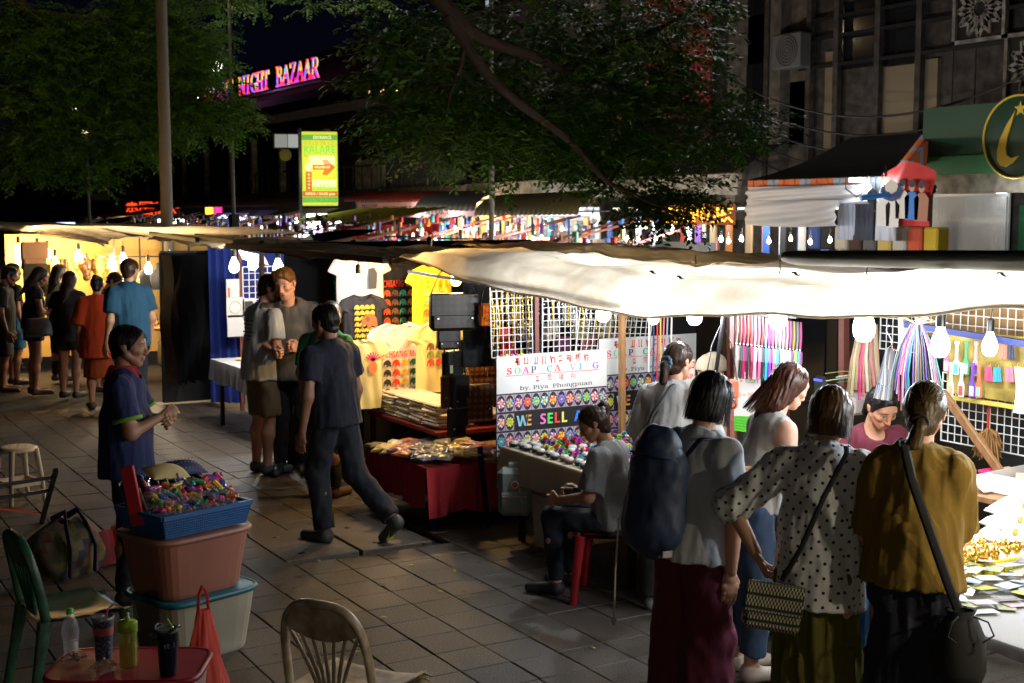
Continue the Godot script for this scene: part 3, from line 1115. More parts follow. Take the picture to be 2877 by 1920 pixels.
func buildings() -> void:
	var F := 19.0
	var hall := thing("bazaar_hall","dark timber bazaar hall with upper gallery of posts and tiered roofs","building",Vector3.ZERO)
	var b := B.new()
	b.box(V(26.0,3.0,-66),V(9.0,9.0,62))
	obj("wall",b,mats.dark_wall,hall)
	b = B.new()
	b.box(V(20.4,3.05,-64),V(3.4,0.25,58))
	obj("gallery_floor",b,mats.dark_wall,hall)
	b = B.new()
	b.box(V(18.85,4.0,-64),V(0.06,0.06,58))
	for k in 70:
		b.box(V(18.85,3.58,-36.5 - k * 0.8),V(0.04,0.8,0.05))
	obj("railing",b,mats.dark_wall,hall)
	for z in [V(19,4.036,-74.779),V(19,4.019,-71.467),V(19,3.133,-64.649),V(19,3.198,-60.96),V(19,3.214,-54.239),V(19,3.258,-50.825),V(19,3.305,-46.094),V(19,3.867,-80.85),V(19,3.661,-68.106),V(19,3.292,-57.247)]:
		var c := B.new()
		c.box(V(18.85,4.3,z.z),V(0.22,2.3,0.22))
		obj("gallery_post",c,mats.cream_wall,hall)
	for q in [[6.0,17.6,7.3,22.0,-34.0,-96.0],[7.3,20.4,10.6,26.0,-36.0,-94.0]]:
		b = B.new()
		b.sheet(3,40,func(a: float,c: float): return V(lerpf(q[1],q[3],a),lerpf(q[0],q[2],a) - 0.25 * sin(a * PI) + 0.03 * sin(c * 300.0),lerpf(q[4],q[5],c)),V(-1,1,0))
		obj("roof",b,mats.roof_brown,hall)
		b = B.new()
		b.box(V(q[1],q[0] - 0.1,(q[4] + q[5]) / 2),V(0.08,0.3,q[4] - q[5]))
		obj("fascia",b,mats.roof_brown,hall)
	b = B.new()
	for k in 4:
		b.box(V(23,8.2 + k * 1.15,-35.5),V(7.0 - k * 1.6,0.5,7.0 - k * 1.6))
		b.box(V(23,8.7 + k * 1.15,-35.5),V(5.0 - k * 1.3,0.8,5.0 - k * 1.3))
	b.lathe([W(1.2,12.6),W(0.5,13.4),W(0.1,15.0),W(0,15.4)],at(V(23,0,-35.5)),8)
	obj("tower_roof",b,mats.roof_brown,hall)
	b = B.new()
	b.sheet(2,10,func(a: float,c: float): return V(lerpf(14.2,19.0,a),lerpf(2.55,3.1,a),lerpf(-40.0,-76.0,c)),Vector3.UP)
	obj("street_awning",b,mats.canvas_brown,hall)
	b = B.new()
	for k in 3:
		b.ell(V(17.6,6.15 + 0.05 * k,-37.3 - k * 1.1),V(0.05,0.05,0.12))
	obj("spot_lamp",b,glow("amber_spot",L(1,0.45,0.15),3.0),hall)
	var sg := thing("roof_sign","rainbow lit letters reading KALARE NIGHT BAZAAR on the hall roof","sign",Vector3.ZERO)
	var cols := [L(0.1,0.35,1.0),L(0.75,0.1,0.95),L(1,0.05,0.12),L(0.05,0.8,0.95),L(1,0.12,0.5),L(0.9,0.75,0.1),L(0.2,0.25,1.0)]
	var rb := Gradient.new()
	rb.offsets = PackedFloat32Array([0.0,0.2,0.38,0.55,0.72,0.86,1.0])
	rb.colors = PackedColorArray([Color(0.1,0.9,1),Color(0.2,0.4,1),Color(0.75,0.2,1),Color(1,0.1,0.55),Color(1,0.15,0.1),Color(1,0.85,0.2),Color(0.1,0.9,0.8)])
	var nt := noise_tex("rainbow",0.03,Color.BLACK,Color.WHITE,0,128,1)
	nt.color_ramp = rb
	var sm := mat("rainbow_sign",L(0.1,0.1,0.1),0.5,0.0,{"emission_enabled": true,"emission_texture": nt,"emission": Color.WHITE,"emission_operator": 1,"emission_energy_multiplier": 1.3,"uv1_triplanar": true,"uv1_world_triplanar": true,"uv1_scale": V(0.3,0.5,0.3)})
	var word := "KALARE NIGHT BAZAAR"
	var z0: float = V(20.4,7.774,-50.529).z
	var z1: float = V(20.4,7.825,-66.275).z
	var y0: float = V(20.4,7.761,-51.192).y
	for k in word.length():
		if word[k] == " ":
			continue
		var u := (k + 0.5) / word.length()
		var xf := Transform3D(ry(-PI / 2),V(20.35,y0 + 0.46,lerpf(z1,z0,u)))
		text(word[k],1,0.86,0.0,xf * Transform3D(Basis().scaled(V(1.12,1,1)),Vector3.ZERO),sm,sg,0.06,"letter")
	b = B.new()
	b.box(V(20.5,y0 - 0.05,(z0 + z1) / 2),V(0.08,0.08,z0 - z1))
	obj("sign_rail",b,mats.dark_steel,sg)
	lamp_light(sg,V(19.6,y0 + 0.6,(z0 + z1) / 2),1.5,L(0.9,0.4,1.0),0.3)
	var mid := thing("pilaster_block","tall grey building with vertical pilasters behind the dark tree","building",Vector3.ZERO)
	b = B.new()
	b.box(V(24.2,6.0,-28.5),V(8.0,13.0,13.5))
	obj("wall",b,mats.grey_wall,mid)
	for px in 9:
		b = B.new()
		b.box(V(20.05,7.0,-22.6 - px * 1.45),V(0.3,9.6,0.34))
		obj("pilaster",b,mats.cream_wall if px % 2 else mats.grey_wall,mid)
	for k in 4:
		for px in 4:
			b = B.new()
			b.box(V(20.16,5.0 + k * 2.6,-23.4 - px * 2.9),V(0.06,1.5,0.85))
			obj("window",b,mats.night_glass,mid)
	b = B.new()
	b.sheet(3,8,func(a: float,c: float): return V(lerpf(18.1,20.2,a),lerpf(3.22,4.0,a),lerpf(-21.8 - a * 0.5,-34.4 + a * 2.0,c)),Vector3.UP)
	obj("lean_to_roof",b,mats.roof_dark,mid)
	b = B.new()
	wall(b,V(18.3,2.75,-21.9),V(18.3,3.2,-34.2),0.12)
	obj("fascia_wall",b,mats.cream_wall,mid)
	b = B.new()
	b.box(V(19.6,8.533,-35.134),V(0.1,0.55,0.08))
	obj("lit_slot",b,glow("slot_window",L(0.6,0.65,0.8),0.6),mid)
	b = B.new()
	wall(b,V(19.4,4.778,-42.701),V(19.4,2.746,-36.448),0.2)
	var mu := one("mural_wall","weathered grey wall with a faded dragon mural above the red awning","wall",b,tri_tex(mat("mural",L(0.17,0.17,0.16),0.9),noise_tex("mural",0.03,Color(0.3,0.33,0.33),Color.WHITE,2),Vector3.ONE * 0.5,true))
	b = B.new()
	wall(b,V(19,4.199,-43.827),V(19,2.485,-41.874),0.3)
	one("brick_pier","pale brick pier at the edge of the mural wall","pillar",b,mats.cream_wall)
	b = B.new()
	awning(b,V(18.4,2.982,-32.597),V(18.4,3.075,-41.36),0.9,0.32,26)
	one("red_awning","red ribbed awning over the art gallery banner","awning",b,mat("red_awning",L(0.22,0.015,0.012),0.6))
	b = B.new()
	awning(b,V(17.6,2.923,-30.471),V(17.6,2.946,-34.087),1.0,0.5,12)
	one("grey_awning","short grey barrel awning beside the red one","awning",b,mat("grey_awning",L(0.10,0.10,0.11),0.45,0.3))
	b = B.new()
	awning(b,V(17.4,2.889,-25.014),V(17.4,2.847,-29.964),1.1,0.55,22)
	one("green_awning","long olive green barrel awning over the steel roller shutter","awning",b,mat("olive_awning",L(0.11,0.10,0.035),0.5))
	var gb := thing("gallery_banner","pink banner lettered ART GALLERY CO LTD under the red awning","banner",Vector3.ZERO)
	b = B.new()
	var p1 := V(17.5,2.68,-32.058)
	var p2 := V(17.5,2.695,-40.227)
	var p3 := V(17.5,2.224,-32.061)
	wall(b,V(17.5,p1.y,p1.z),V(17.5,p3.y,p2.z),0.03)
	obj("sheet",b,mat("pink_banner",L(0.55,0.22,0.17),0.7),gb)
	var dk := mat("dark_letter",L(0.05,0.045,0.05),0.7)
	var cy := (p1.y + p3.y) / 2
	text("SIAM ART GALLERY CO.,LTD",11,0.26,absf(p2.z - p1.z) * 0.62,Transform3D(ry(-PI / 2),V(17.49,cy - 0.02,lerpf(p1.z,p2.z,0.44))),dk,gb)
	text("IMAGE",11,0.32,1.2,Transform3D(ry(-PI / 2),V(17.49,cy,lerpf(p1.z,p2.z,0.88))),dk,gb)
	b = B.new()
	for k in 7:
		b.box(V(17.48,cy + 0.13,lerpf(p1.z,p2.z,0.03 + 0.03 * k)),V(0.006,0.16,0.14))
	obj("print_block",b,dk,gb)
	var sh := thing("roller_shutter","blue white steel roller shutter with rows of slots under olive awning","shutter",Vector3.ZERO)
	var s1 := V(18.4,2.404,-31.614)
	var s2 := V(18.4,1.588,-27.346)
	for k in 14:
		b = B.new()
		b.bev(V(18.45,2.45 - k * 0.125,(s1.z + s2.z) / 2),V(0.03,0.12,absf(s1.z - s2.z)),0.012)
		obj("slat",b,mat("shutter_slat",L(0.55,0.58,0.62),0.4,0.2),sh)
	b = B.new()
	for k in 5:
		for w in 2:
			b.box(V(18.43,2.08 - 0.09 * w,lerpf(s1.z,s2.z,0.5 + 0.08 * (k + 0.5 * w))),V(0.012,0.02,0.16))
			b.box(V(18.43,2.32 - 0.09 * w,lerpf(s1.z,s2.z,0.08 + 0.07 * (k + 0.5 * w))),V(0.012,0.02,0.14))
	obj("slot",b,mats.black_plastic,sh)
	var gs := thing("lit_gallery","yellow lit shop front with orange hangings left of the roller shutter","shop front",Vector3.ZERO)
	b = B.new()
	var g1 := V(18.9,2.706,-34.951)
	var g2 := V(18.9,1.474,-32.548)
	wall(b,V(18.9,2.7,g1.z),V(18.9,0,g2.z),0.1)
	obj("back_wall",b,mat("ochre_wall",L(0.62,0.42,0.12),0.8),gs)
	for k in 6:
		b = B.new()
		b.box(V(18.8,1.35,lerpf(g1.z,g2.z,0.1 + 0.16 * k)),V(0.05,1.6,0.45 - 0.04 * k))
		obj("hanging_cloth",b,mat("hang%d" % (k % 3),[L(0.65,0.2,0.02),L(0.6,0.5,0.08),L(0.5,0.28,0.06)][k % 3],0.8),gs)
	for k in 2:
		b = B.new()
		b.box(V(18.2,2.62,lerpf(g1.z,g2.z,0.35 + 0.45 * k)),V(0.06,0.05,1.0))
		obj("tube_lamp",b,glow("tube_warm",L(1,0.8,0.4),6.0),gs)
		lamp_light(gs,V(18.1,2.5,lerpf(g1.z,g2.z,0.35 + 0.45 * k)),3.5,SOFT,0.2)
	b = B.new()
	wall(b,V(18.6,7.968,-25.734),V(18.6,3.941,-23.238),0.05)
	one("red_banner","tall plain dark red banner hanging high on the block","banner",b,mat("deep_red",L(0.16,0.001,0.004),0.75))
	var st := thing("striped_banner","narrow red and white striped banner beside the tree branch","banner",Vector3.ZERO)
	b = B.new()
	wall(b,V(18.7,4.79,-27.059),V(18.7,3.995,-26.416),0.04)
	obj("sheet",b,mat("banner_white",L(0.5,0.48,0.48),0.7),st)
	for k in 3:
		b = B.new()
		wall(b,V(18.68,4.784,-26.973) + V(0,0,0.16 * k),V(18.68,4.014,-26.869) + V(0,0,0.16 * k),0.012)
		obj("stripe",b,mat("banner_red",L(0.4,0.05,0.03),0.7),st)
	var row := thing("dark_shophouse","dark shophouse with cream spandrel panels and unlit metal windows","building",Vector3.ZERO)
	b = B.new()
	b.box(V(24.3,6.0,-18.0),V(8.0,13.0,9.4))
	obj("wall",b,mats.dark_wall,row)
	for q in [[V(20.2,5.174,-24.029),V(20.2,3.879,-23.086)],[V(20.2,5.246,-23.082),V(20.2,3.869,-21.766)],[V(20.2,5.314,-19.651),V(20.2,3.986,-18.63)],[V(20.2,5.361,-18.618),V(20.2,4.049,-18.235)],[V(20.2,6.879,-24.151),V(20.2,5.298,-23.127)],[V(20.2,5.793,-21.333),V(20.2,3.74,-20.937)]]:
		b = B.new()
		wall(b,q[0],q[1],0.12)
		obj("spandrel_panel",b,mat("spandrel",L(0.17,0.135,0.085),0.85),row)
	for q in [V(20.1,7.382,-24.994),V(20.1,7.274,-24.197),V(20.1,7.119,-23.065),V(20.1,6.934,-21.703),V(20.1,6.821,-20.874),V(20.1,6.66,-19.699),V(20.1,6.511,-18.605)]:
		b = B.new()
		b.box(V(20.1,6.5,q.z),V(0.12,9.0,0.14))
		obj("mullion",b,mats.dark_wall,row)
	for q in [[V(20.25,6.951,-23.158),V(20.25,5.242,-21.864)],[V(20.25,6.754,-20.962),V(20.25,5.38,-19.857)],[V(20.25,6.851,-19.733),V(20.25,5.36,-18.753)]]:
		b = B.new()
		wall(b,q[0],q[1],0.05)
		obj("window",b,mats.night_glass,row)
	for y in [V(20.1,6.481,-22.544),V(20.1,6.082,-19.209),V(20.1,7.335,-22.57),V(20.1,5.479,-19.186)]:
		b = B.new()
		b.box(V(20.08,y.y,-18.0),V(0.06,0.07,8.0))
		obj("window_bar",b,mats.dark_steel,row)
	var ac := thing("air_conditioner","white air conditioner fan unit on the dark shophouse wall","air conditioner",V(19.8,5.853,-21.969))
	b = B.new()
	b.bev(Vector3.ZERO,V(0.35,0.75,0.9),0.03)
	obj("casing",b,mat("dull_white",L(0.10,0.10,0.10),0.6),ac)
	b = B.new()
	for k in 5:
		b.tube(range(17).map(func(i): return V(-0.19,sin(TAU * i / 16.0) * 0.065 * (k + 1),cos(TAU * i / 16.0) * 0.065 * (k + 1) + 0.06)),0.008,4,false)
	obj("fan_grille",b,mats.dark_steel,ac)
	var wb := thing("white_building","white building with pierced star screens above the green bank sign","building",Vector3.ZERO)
	b = B.new()
	b.box(V(24.1,6.0,-11.2),V(8.0,13.0,5.4))
	obj("wall",b,mats.white_wall,wb)
	for q in [[V(20.05,6.147,-17.127),1.15],[V(20.05,4.994,-15.903),1.15]]:
		var sb := B.new()
		var c: Vector3 = q[0]
		var s: float = q[1]
		for k in 4:
			var d := Basis(Vector3.RIGHT,k * PI / 2.0)
			sb.box(c + d * V(0,s / 2,0),d * V(0.1,0.07,s + 0.07) if k % 2 == 0 else V(0.1,s + 0.07,0.07))
		for k in 12:
			var a := TAU * k / 12.0
			var o1 := c + V(0,sin(a),cos(a)) * 0.14
			var o2 := c + V(0,sin(a + 0.26),cos(a + 0.26)) * 0.34
			var o3 := c + V(0,sin(a),cos(a)) * 0.52
			var o4 := c + V(0,sin(a - 0.26),cos(a - 0.26)) * 0.34
			sb.bar(o1,o2,0.045,0.07)
			sb.bar(o2,o3,0.045,0.07)
			sb.bar(o3,o4,0.045,0.07)
			sb.bar(o4,o1,0.045,0.07)
		obj("star_screen",sb,mats.white_wall,wb)
		b = B.new()
		b.box(c + V(0.035,0,0),V(0.03,s,s))
		obj("screen_back",b,mats.black_plastic,wb)
	b = B.new()
	for y in [V(20.08,5.471,-17.123),V(20.08,4.787,-17.094)]:
		b.box(V(20.08,y.y,-11.2),V(0.03,0.03,5.3))
	for z in [V(20.08,5.581,-17.764),V(20.08,5.522,-17.226)]:
		b.box(V(20.08,6,z.z),V(0.03,6,0.03))
	obj("panel_joint",b,mats.dark_wall,wb)
	b = B.new()
	wall(b,V(18.7,3.121,-16.909),V(18.7,2.709,-14.327),0.6)
	obj("beam",b,mats.cream_wall,wb)
	for k in 46:
		b = B.new()
		b.lathe([W(0.022,0),W(0.022,2.65)],at(V(19.0,0,lerpf(V(19,2.276,-17.135).z,V(19,2.282,-15.527).z,k / 45.0))),6)
		obj("shutter_rib",b,mat("shutter_white",L(0.52,0.51,0.48),0.5,0.1),wb)
	b = B.new()
	wall(b,V(19.03,2.757,-17.182),V(19.03,0.76,-15.484),0.04)
	obj("shutter",b,mat("shutter_white"),wb)
	b = B.new()
	wall(b,V(19.3,2.74,-15.756),V(19.3,0.799,-14.696),0.05)
	obj("dark_doorway",b,mats.dark_wall,wb)
	b = B.new()
	wall(b,V(19.2,2.493,-15.406),V(19.2,0.807,-14.619),0.05)
	obj("green_door",b,mat("green_door",L(0.01,0.10,0.03),0.5),wb)
	b = B.new()
	b.lathe([W(0,-0.02),W(0.09,-0.02),W(0.09,0.02),W(0,0.02)],at(V(18.9,2.719,-15.547)),14)
	obj("down_lamp",b,glow("down_lamp",L(0.9,0.95,1),6.0),wb)
	lamp_light(wb,V(18.2,2.634,-14.968),0.6,COOL,0.09)
	var bs := thing("bank_sign","dark green bank sign with yellow crescent and star in a ring","sign",Vector3.ZERO)
	var q1 := V(18.5,4.237,-16.996)
	var q2 := V(18.5,3.045,-14.19)
	b = B.new()
	wall(b,V(18.5,q1.y,q1.z),V(18.5,q2.y + 0.32,q2.z),0.3)
	obj("panel",b,mat("bank_green",L(0.008,0.05,0.025),0.5),bs)
	b = B.new()
	wall(b,V(18.47,q2.y + 0.32,q1.z),V(18.47,q2.y,q2.z),0.33)
	obj("band",b,mat("bank_band",L(0.012,0.13,0.035),0.5),bs)
	var cc := V(18.3,3.622,-14.727)
	var fx := Transform3D(ry(-PI / 2),cc)
	b = B.new()
	b.lathe([W(0,0.06),W(0.68,0.06),W(0.68,-0.1)],Transform3D(Basis(Vector3.BACK,PI / 2),cc),40)
	obj("disc",b,mat("bank_disc",L(0.006,0.04,0.022),0.45),bs)
	b = B.new()
	b.tube(range(41).map(func(i): return cc + V(-0.07,sin(TAU * i / 40.0) * 0.68,cos(TAU * i / 40.0) * 0.68)),0.022,6,false)
	obj("ring",b,mat("bank_yellow",L(0.55,0.38,0.02),0.5),bs)
	b = B.new()
	var cr := PackedVector2Array()
	for q in [[-4,41],[-20,19],[-33,-5],[-38,-24],[-37,-40],[-30,-49],[-20,-51],[-7,-45],[5,-34],[-9,-37],[-18,-32],[-21,-20],[-18,-3],[-11,19]]:
		cr.append(W(q[0],q[1]) * 0.01)
	b.prism(cr,0.03,Transform3D(ry(-PI / 2),cc + V(-0.075,0.02,0)))
	obj("crescent",b,mat("bank_yellow"),bs)
	b = B.new()
	var sp := PackedVector2Array()
	for k in 10:
		sp.append(W(cos(PI / 2 + TAU * k / 10.0),sin(PI / 2 + TAU * k / 10.0)) * (0.13 if k % 2 == 0 else 0.055))
	b.prism(sp,0.03,Transform3D(ry(-PI / 2),cc + V(-0.075,0.45,0.06)))
	obj("star",b,mat("bank_yellow"),bs)
	for k in 5:
		b = B.new()
		var c0 := V(18.9,5.428,-23.158) + V(0,-0.28 * k,0)
		var c1 := V(18.9,4.821,-14.749) + V(0,-0.22 * k,0)
		b.tube(range(21).map(func(i): return c0.lerp(c1,i / 20.0) + V(0.05 * k,-0.9 * (1.0 - pow(i / 10.0 - 1.0,2.0)) - 0.1 * k,0)),0.022,5,false)
		one("power_cable","black power cable drooping across the shophouse fronts","cable",b,mats.black_plastic,"cables along the shophouses")
	clothes_shop()
	entrance_sign()
	left_far()
func clothes_shop() -> void:
	var cp := thing("canopy_roof","dark canopy with orange and grey striped fringe over a clothes shop","canopy",Vector3.ZERO)
	var b := B.new()
	var a1 := V(16.4,3.026,-19.303)
	var a2 := V(16.4,3.251,-15.054)
	var x0 := 16.4
	b.sheet(4,6,func(a: float,c: float): return V(lerpf(x0,19.0,a),lerpf(2.98,3.85,a) - 0.1 * sin(a * PI),lerpf(a1.z,lerpf(V(16.4,3.108,-15.633).z,-17.3,a),c)),Vector3.UP)
	obj("roof_sheet",b,mats.roof_dark,cp)
	var fz := a1.z
	var f2: float = V(16.4,3.108,-15.633).z
	var n := 26
	for k in n:
		b = B.new()
		var za := lerpf(fz,f2,float(k) / n)
		var zb := lerpf(fz,f2,(k + 1.0) / n)
		b.box(V(x0 + 0.02 * (k % 2),2.83,(za + zb) / 2),V(0.03,0.27,absf(zb - za) * 0.98))
		obj("fringe_strip",b,mat("fringe_orange",L(0.42,0.09,0.02),0.7) if k % 6 < 4 else mat("fringe_grey",L(0.2,0.22,0.25),0.7),cp)
	for k in 18:
		b = B.new()
		var xa := lerpf(16.4,18.9,k / 18.0)
		b.box(V(xa + 0.07,lerpf(2.83,3.62,k / 18.0),lerpf(f2,-17.3,k / 18.0)),V(0.137,0.42,0.16))
		obj("fringe_strip",b,mat("fringe_orange") if k % 6 < 4 else mat("fringe_grey"),cp)
	var sheet_w := func(p: Vector3,q: Vector3,droop: float) -> B:
		var s := B.new()
		s.sheet(18,12,func(a: float,c: float): return V(p.x + 0.06 * sin(a * 9.0 + c * 3.0) * c - 0.05 * sin(c * PI) + 0.035 * sin(a * 5.0 + c * 14.0),lerpf(p.y,q.y,c) - droop * sin(a * PI) * c,lerpf(p.z,q.z,a)),Vector3.LEFT)
		return s
	var w1 := one("white_sheet","long white sheet with small dark marks hung under the striped fringe","cloth",sheet_w.call(V(16.2,2.841,-19.087),V(16.2,2.517,-15.949),0.0),mats.white_cloth)
	one("white_sheet","large creased white sheet hanging over the far stall goods","cloth",sheet_w.call(V(16,2.58,-18.881),V(16,2.145,-16.487),0.03),mats.white_cloth)
	var gd := thing("cap_emblem","hexagon emblem lettered GOLDEN on the white sheet","sign",V(16.05,2.792,-16.136))
	var e := B.new()
	var hx := PackedVector2Array([W(-0.26,0.16),W(-0.26,-0.02),W(0,-0.16),W(0.26,-0.02),W(0.26,0.16)])
	e.stroke(hx,0.03,face_x(Vector3.ZERO))
	obj("outline",e,mats.black_plastic,gd)
	text("GOLDEN",11,0.09,0.46,face_x(V(0,0.08,0)),mats.black_plastic,gd)
	var bm := thing("blue_pole","slanting bright blue pole in front of the clothes shop","pole",Vector3.ZERO)
	b = B.new()
	b.tube([V(15.4,2.601,-15.4),V(16.6,2.752,-15.035)],0.045,8)
	obj("shaft",b,mat("blue_pole",L(0.02,0.16,0.42),0.4),bm)
	b = B.new()
	b.ell(V(16.6,2.752,-15.035),Vector3.ONE * 0.09)
	obj("end_cap",b,mats.black_plastic,bm)
	for q in [[V(16.3,2.778,-19.092),V(16.9,2.9,-19.232)],[V(16.3,2.773,-17.627),V(16.9,2.904,-17.715)]]:
		b = B.new()
		b.tube([q[0],q[1]],0.03,6)
		one("canopy_strut","pale blue strut slanting under the striped canopy","strut",b,mat("pale_blue",L(0.12,0.2,0.25),0.5),"struts under the canopy")
	var ts := [[1945,490,L(0.28,0.30,0.36),"grey sports vest with red and blue lettering"],[1982,492,L(0.02,0.022,0.035),"black shirt with the number 11"],[2038,492,L(0.32,0.33,0.36),"grey vest with dark splashes"]]
	var ps := [V(16.3,2.358,-16.596),V(16.3,2.358,-16.22),V(16.3,2.359,-15.71)]
	for k in 3:
		var t := tee_thing(0.62,0.9,ts[k][2],"hung at the clothes shop, %s" % ts[k][3],Transform3D(ry(-PI / 2),ps[k]),k != 1)
		if k == 1:
			text("11",11,0.26,0.0,face_x(V(-0.03,0.0,0.0)) * Transform3D(ry(PI / 2),Vector3.ZERO),mat("jersey_blue",L(0.2,0.3,0.6),0.7),t)
	var po := thing("red_poster","red hanging banner with printed figures at the clothes shop","poster",Vector3.ZERO)
	b = B.new()
	var r1 := V(16,3.006,-15.511)
	var r2 := V(16,2.157,-14.468)
	b.sheet(14,10,func(a: float,c: float): return V(16.0 + 0.07 * sin(a * 8.0 + c * 4.0),lerpf(r1.y,r2.y,c) + 0.18 * sin(a * PI) * (1.0 - c),lerpf(r1.z,r2.z,a)),Vector3.LEFT)
	obj("cloth",b,mat("poster_red",L(0.42,0.02,0.015),0.75),po)
	b = B.new()
	for k in 5:
		var z := lerpf(r1.z,r2.z,0.12 + 0.19 * k)
		var y: float = r2.y + [0.30,0.28,0.42,0.40,0.38][k]
		var ff := Transform3D(ry(-PI / 2),V(15.9,y,z))
		b.col = [L(0.6,0.58,0.55),L(0.6,0.58,0.55),L(0.55,0.5,0.45),L(0.03,0.15,0.45),L(0.30,0.13,0.08)][k]
		b.prism(PackedVector2Array([W(-0.13,-0.3),W(0.13,-0.3),W(0.15,0.05),W(0.06,0.14),W(-0.06,0.14),W(-0.15,0.05)]),0.008,ff,false)
		b.col = L(0.42,0.22,0.14)
		b.prism(ngon(0.07,12,0.85,1.15),0.008,ff * P(V(0,0.22,0.002)),false)
		b.col = L(0.02,0.02,0.03)
		b.prism(ngon(0.078,12,0.9,0.8),0.008,ff * P(V(0,0.27,0.004)),false)
	b.col = L(0.03,0.05,0.13)
	b.prism(ngon(0.2,8,1.2,0.8),0.008,Transform3D(ry(-PI / 2),V(15.88,r1.y - 0.30,lerpf(r1.z,r2.z,0.3))),false)
	b.col = L(0.5,0.45,0.38)
	b.prism(ngon(0.13,9,1.1,0.9),0.008,Transform3D(ry(-PI / 2),V(15.87,r1.y - 0.22,lerpf(r1.z,r2.z,0.3))),false)
	obj("printed_figure",b,mats.print,po)
	b = B.new()
	b.box(V(16.1,2.916,-16.18),V(0.15,0.07,0.24))
	var fl := one("flood_lamp","small white flood lamp under the dark canopy","lamp",b,glow("flood",L(0.95,1,0.95),8.0))
	lamp_light(fl,V(15.95,2.868,-16.028),1.2,COOL,0.08)
	bulb(V(16,2.844,-15.458),1.2,COOL,"small white bulb at the corner of the striped canopy",0.05,0.1)
	for k in 9:
		b = B.new()
		b.bev(V(16.8,1.924,-17.8) + V(0,0,k * 0.34),V(0.3,0.42,0.30),0.03)
		one("shirt_display",["blue striped","black","cream printed","black with orange print","grey","pale yellow","white","red lettered","golden"][k] + " shirt on the lower rail of the clothes shop","shirt",b,mat("disp%d" % k,[L(0.05,0.1,0.3),L(0.02,0.02,0.02),L(0.5,0.45,0.35),L(0.06,0.03,0.02),L(0.1,0.1,0.1),L(0.55,0.4,0.12),L(0.45,0.42,0.35),L(0.5,0.08,0.03),L(0.5,0.35,0.02)][k],0.8))
func entrance_sign() -> void:
	var X := 15.0
	var s := thing("entrance_sign","tall yellow lit sign reading ENTRANCE KALARE NIGHT BAZAAR PARKING with red arrow","sign",Vector3.ZERO)
	var p := V(15,4.776,-38.605)
	var q := V(15,2.57,-35.911)
	var c := (p + q) / 2
	var w := absf(p.z - q.z)
	var h := absf(p.y - q.y)
	var dir := V(-c.x,0,-c.z - 2.0).normalized()
	var bs := Basis(Vector3.UP.cross(dir),Vector3.UP,dir)
	w = 1.06
	var F := func(x: float,y: float,z := 0.0) -> Transform3D: return Transform3D(bs,c + bs * V(x * w,y * h,0.09 + z))
	var b := B.new()
	b.bev(c,V(w,h,0.16),0.02,bs)
	obj("light_box",b,glow("sign_yellow",L(0.72,0.78,0.06),0.95),s)
	var flat := func(nm: String,x: float,y: float,ww: float,hh: float,m: Material,z := 0.002) -> void:
		var o := B.new()
		o.box(Vector3.ZERO,V(ww * w,hh * h,0.004))
		obj(nm,o,m,s).transform = F.call(x,y,z)
	var gr := glow("sign_green",L(0.01,0.33,0.07),0.8)
	var rd := glow("sign_red",L(0.62,0.03,0.01),0.7)
	var yl := glow("sign_pale",L(0.9,0.9,0.5),1.1)
	var lg := glow("sign_leaf",L(0.08,0.62,0.08),0.9)
	var og := glow("sign_ochre",L(0.62,0.38,0.02),0.7)
	flat.call("band",0,0.42,0.99,0.07,gr)
	text("ENTRANCE",10,0.09,w * 0.5,F.call(0.08,0.42,0.006),yl,s)
	flat.call("glow_patch",0.06,0.12,0.72,0.12,yl)
	flat.call("glow_patch",0.12,-0.20,0.66,0.10,yl)
	text("KALARE",10,0.22,w * 0.86,F.call(0,0.255,0.006),lg,s)
	text("NIGHT BAZAAR",10,0.10,w * 0.86,F.call(0,0.175,0.006),og,s)
	var th := B.new()
	var T := ["06 28 38 32 30;30 32 12","28 48 58 50;28 20","38 31 51;38 48","18 10 30;10 18 38 58 50","28 48 58 52 32;58 50","18 12 32;18 38 50 58","38 30 50","28 58 50;28 20 40"]
	glyphs(th,T,F.call(0,0.345,0.006),0.12,-0.01,1.2)
	obj("thai_lettering",th,og,s)
	b = B.new()
	b.prism(PackedVector2Array([W(-0.20,0.035),W(0.12,0.035),W(0.06,0.10),W(0.20,0.11),W(0.43,0.0),W(0.20,-0.11),W(0.06,-0.10),W(0.12,-0.035),W(-0.20,-0.035)]),0.004,F.call(0,0.02,0.005).scaled_local(V(w,h,1)))
	obj("arrow",b,rd,s)
	text("KALARE 89",10,0.06,w * 0.42,F.call(0.07,0.02,0.01),yl,s)
	b = B.new()
	b.lathe([W(0.115,0),W(0.115,0.012),W(0,0.012)],F.call(-0.31,0.02,0.0) * Transform3D(Basis(Vector3.RIGHT,PI / 2),Vector3.ZERO),20)
	obj("round_badge",b,glow("sign_badge",L(0.85,0.85,0.8),0.8),s)
	flat.call("side_strip",-0.31,-0.17,0.17,0.26,rd)
	b = B.new()
	for k in 5:
		b.prism(ngon(0.03,8),0.004,F.call(-0.31,-0.08 - 0.045 * k,0.007),false)
	obj("side_character",b,yl,s)
	th = B.new()
	glyphs(th,["08 28 20;28 48","38 18 10 30 38","58 28 20 50 58","28 48 50;28 20 40","18 10 38 50 58","28 58 50;28 20"],F.call(0.10,-0.15,0.006),0.13,0.0,1.3)
	obj("thai_lettering",th,og,s)
	text("PARKING",10,0.15,w * 0.62,F.call(0.12,-0.25,0.006),lg,s)
	flat.call("band",0,-0.34,0.98,0.075,rd)
	text("OPEN / 04:00 pm",10,0.075,w * 0.82,F.call(0,-0.34,0.006),yl,s)
	flat.call("band",0,-0.42,0.98,0.07,gr)
	text("CLOSE / 00:00 pm",10,0.07,w * 0.82,F.call(0,-0.42,0.006),lg,s)
	b = B.new()
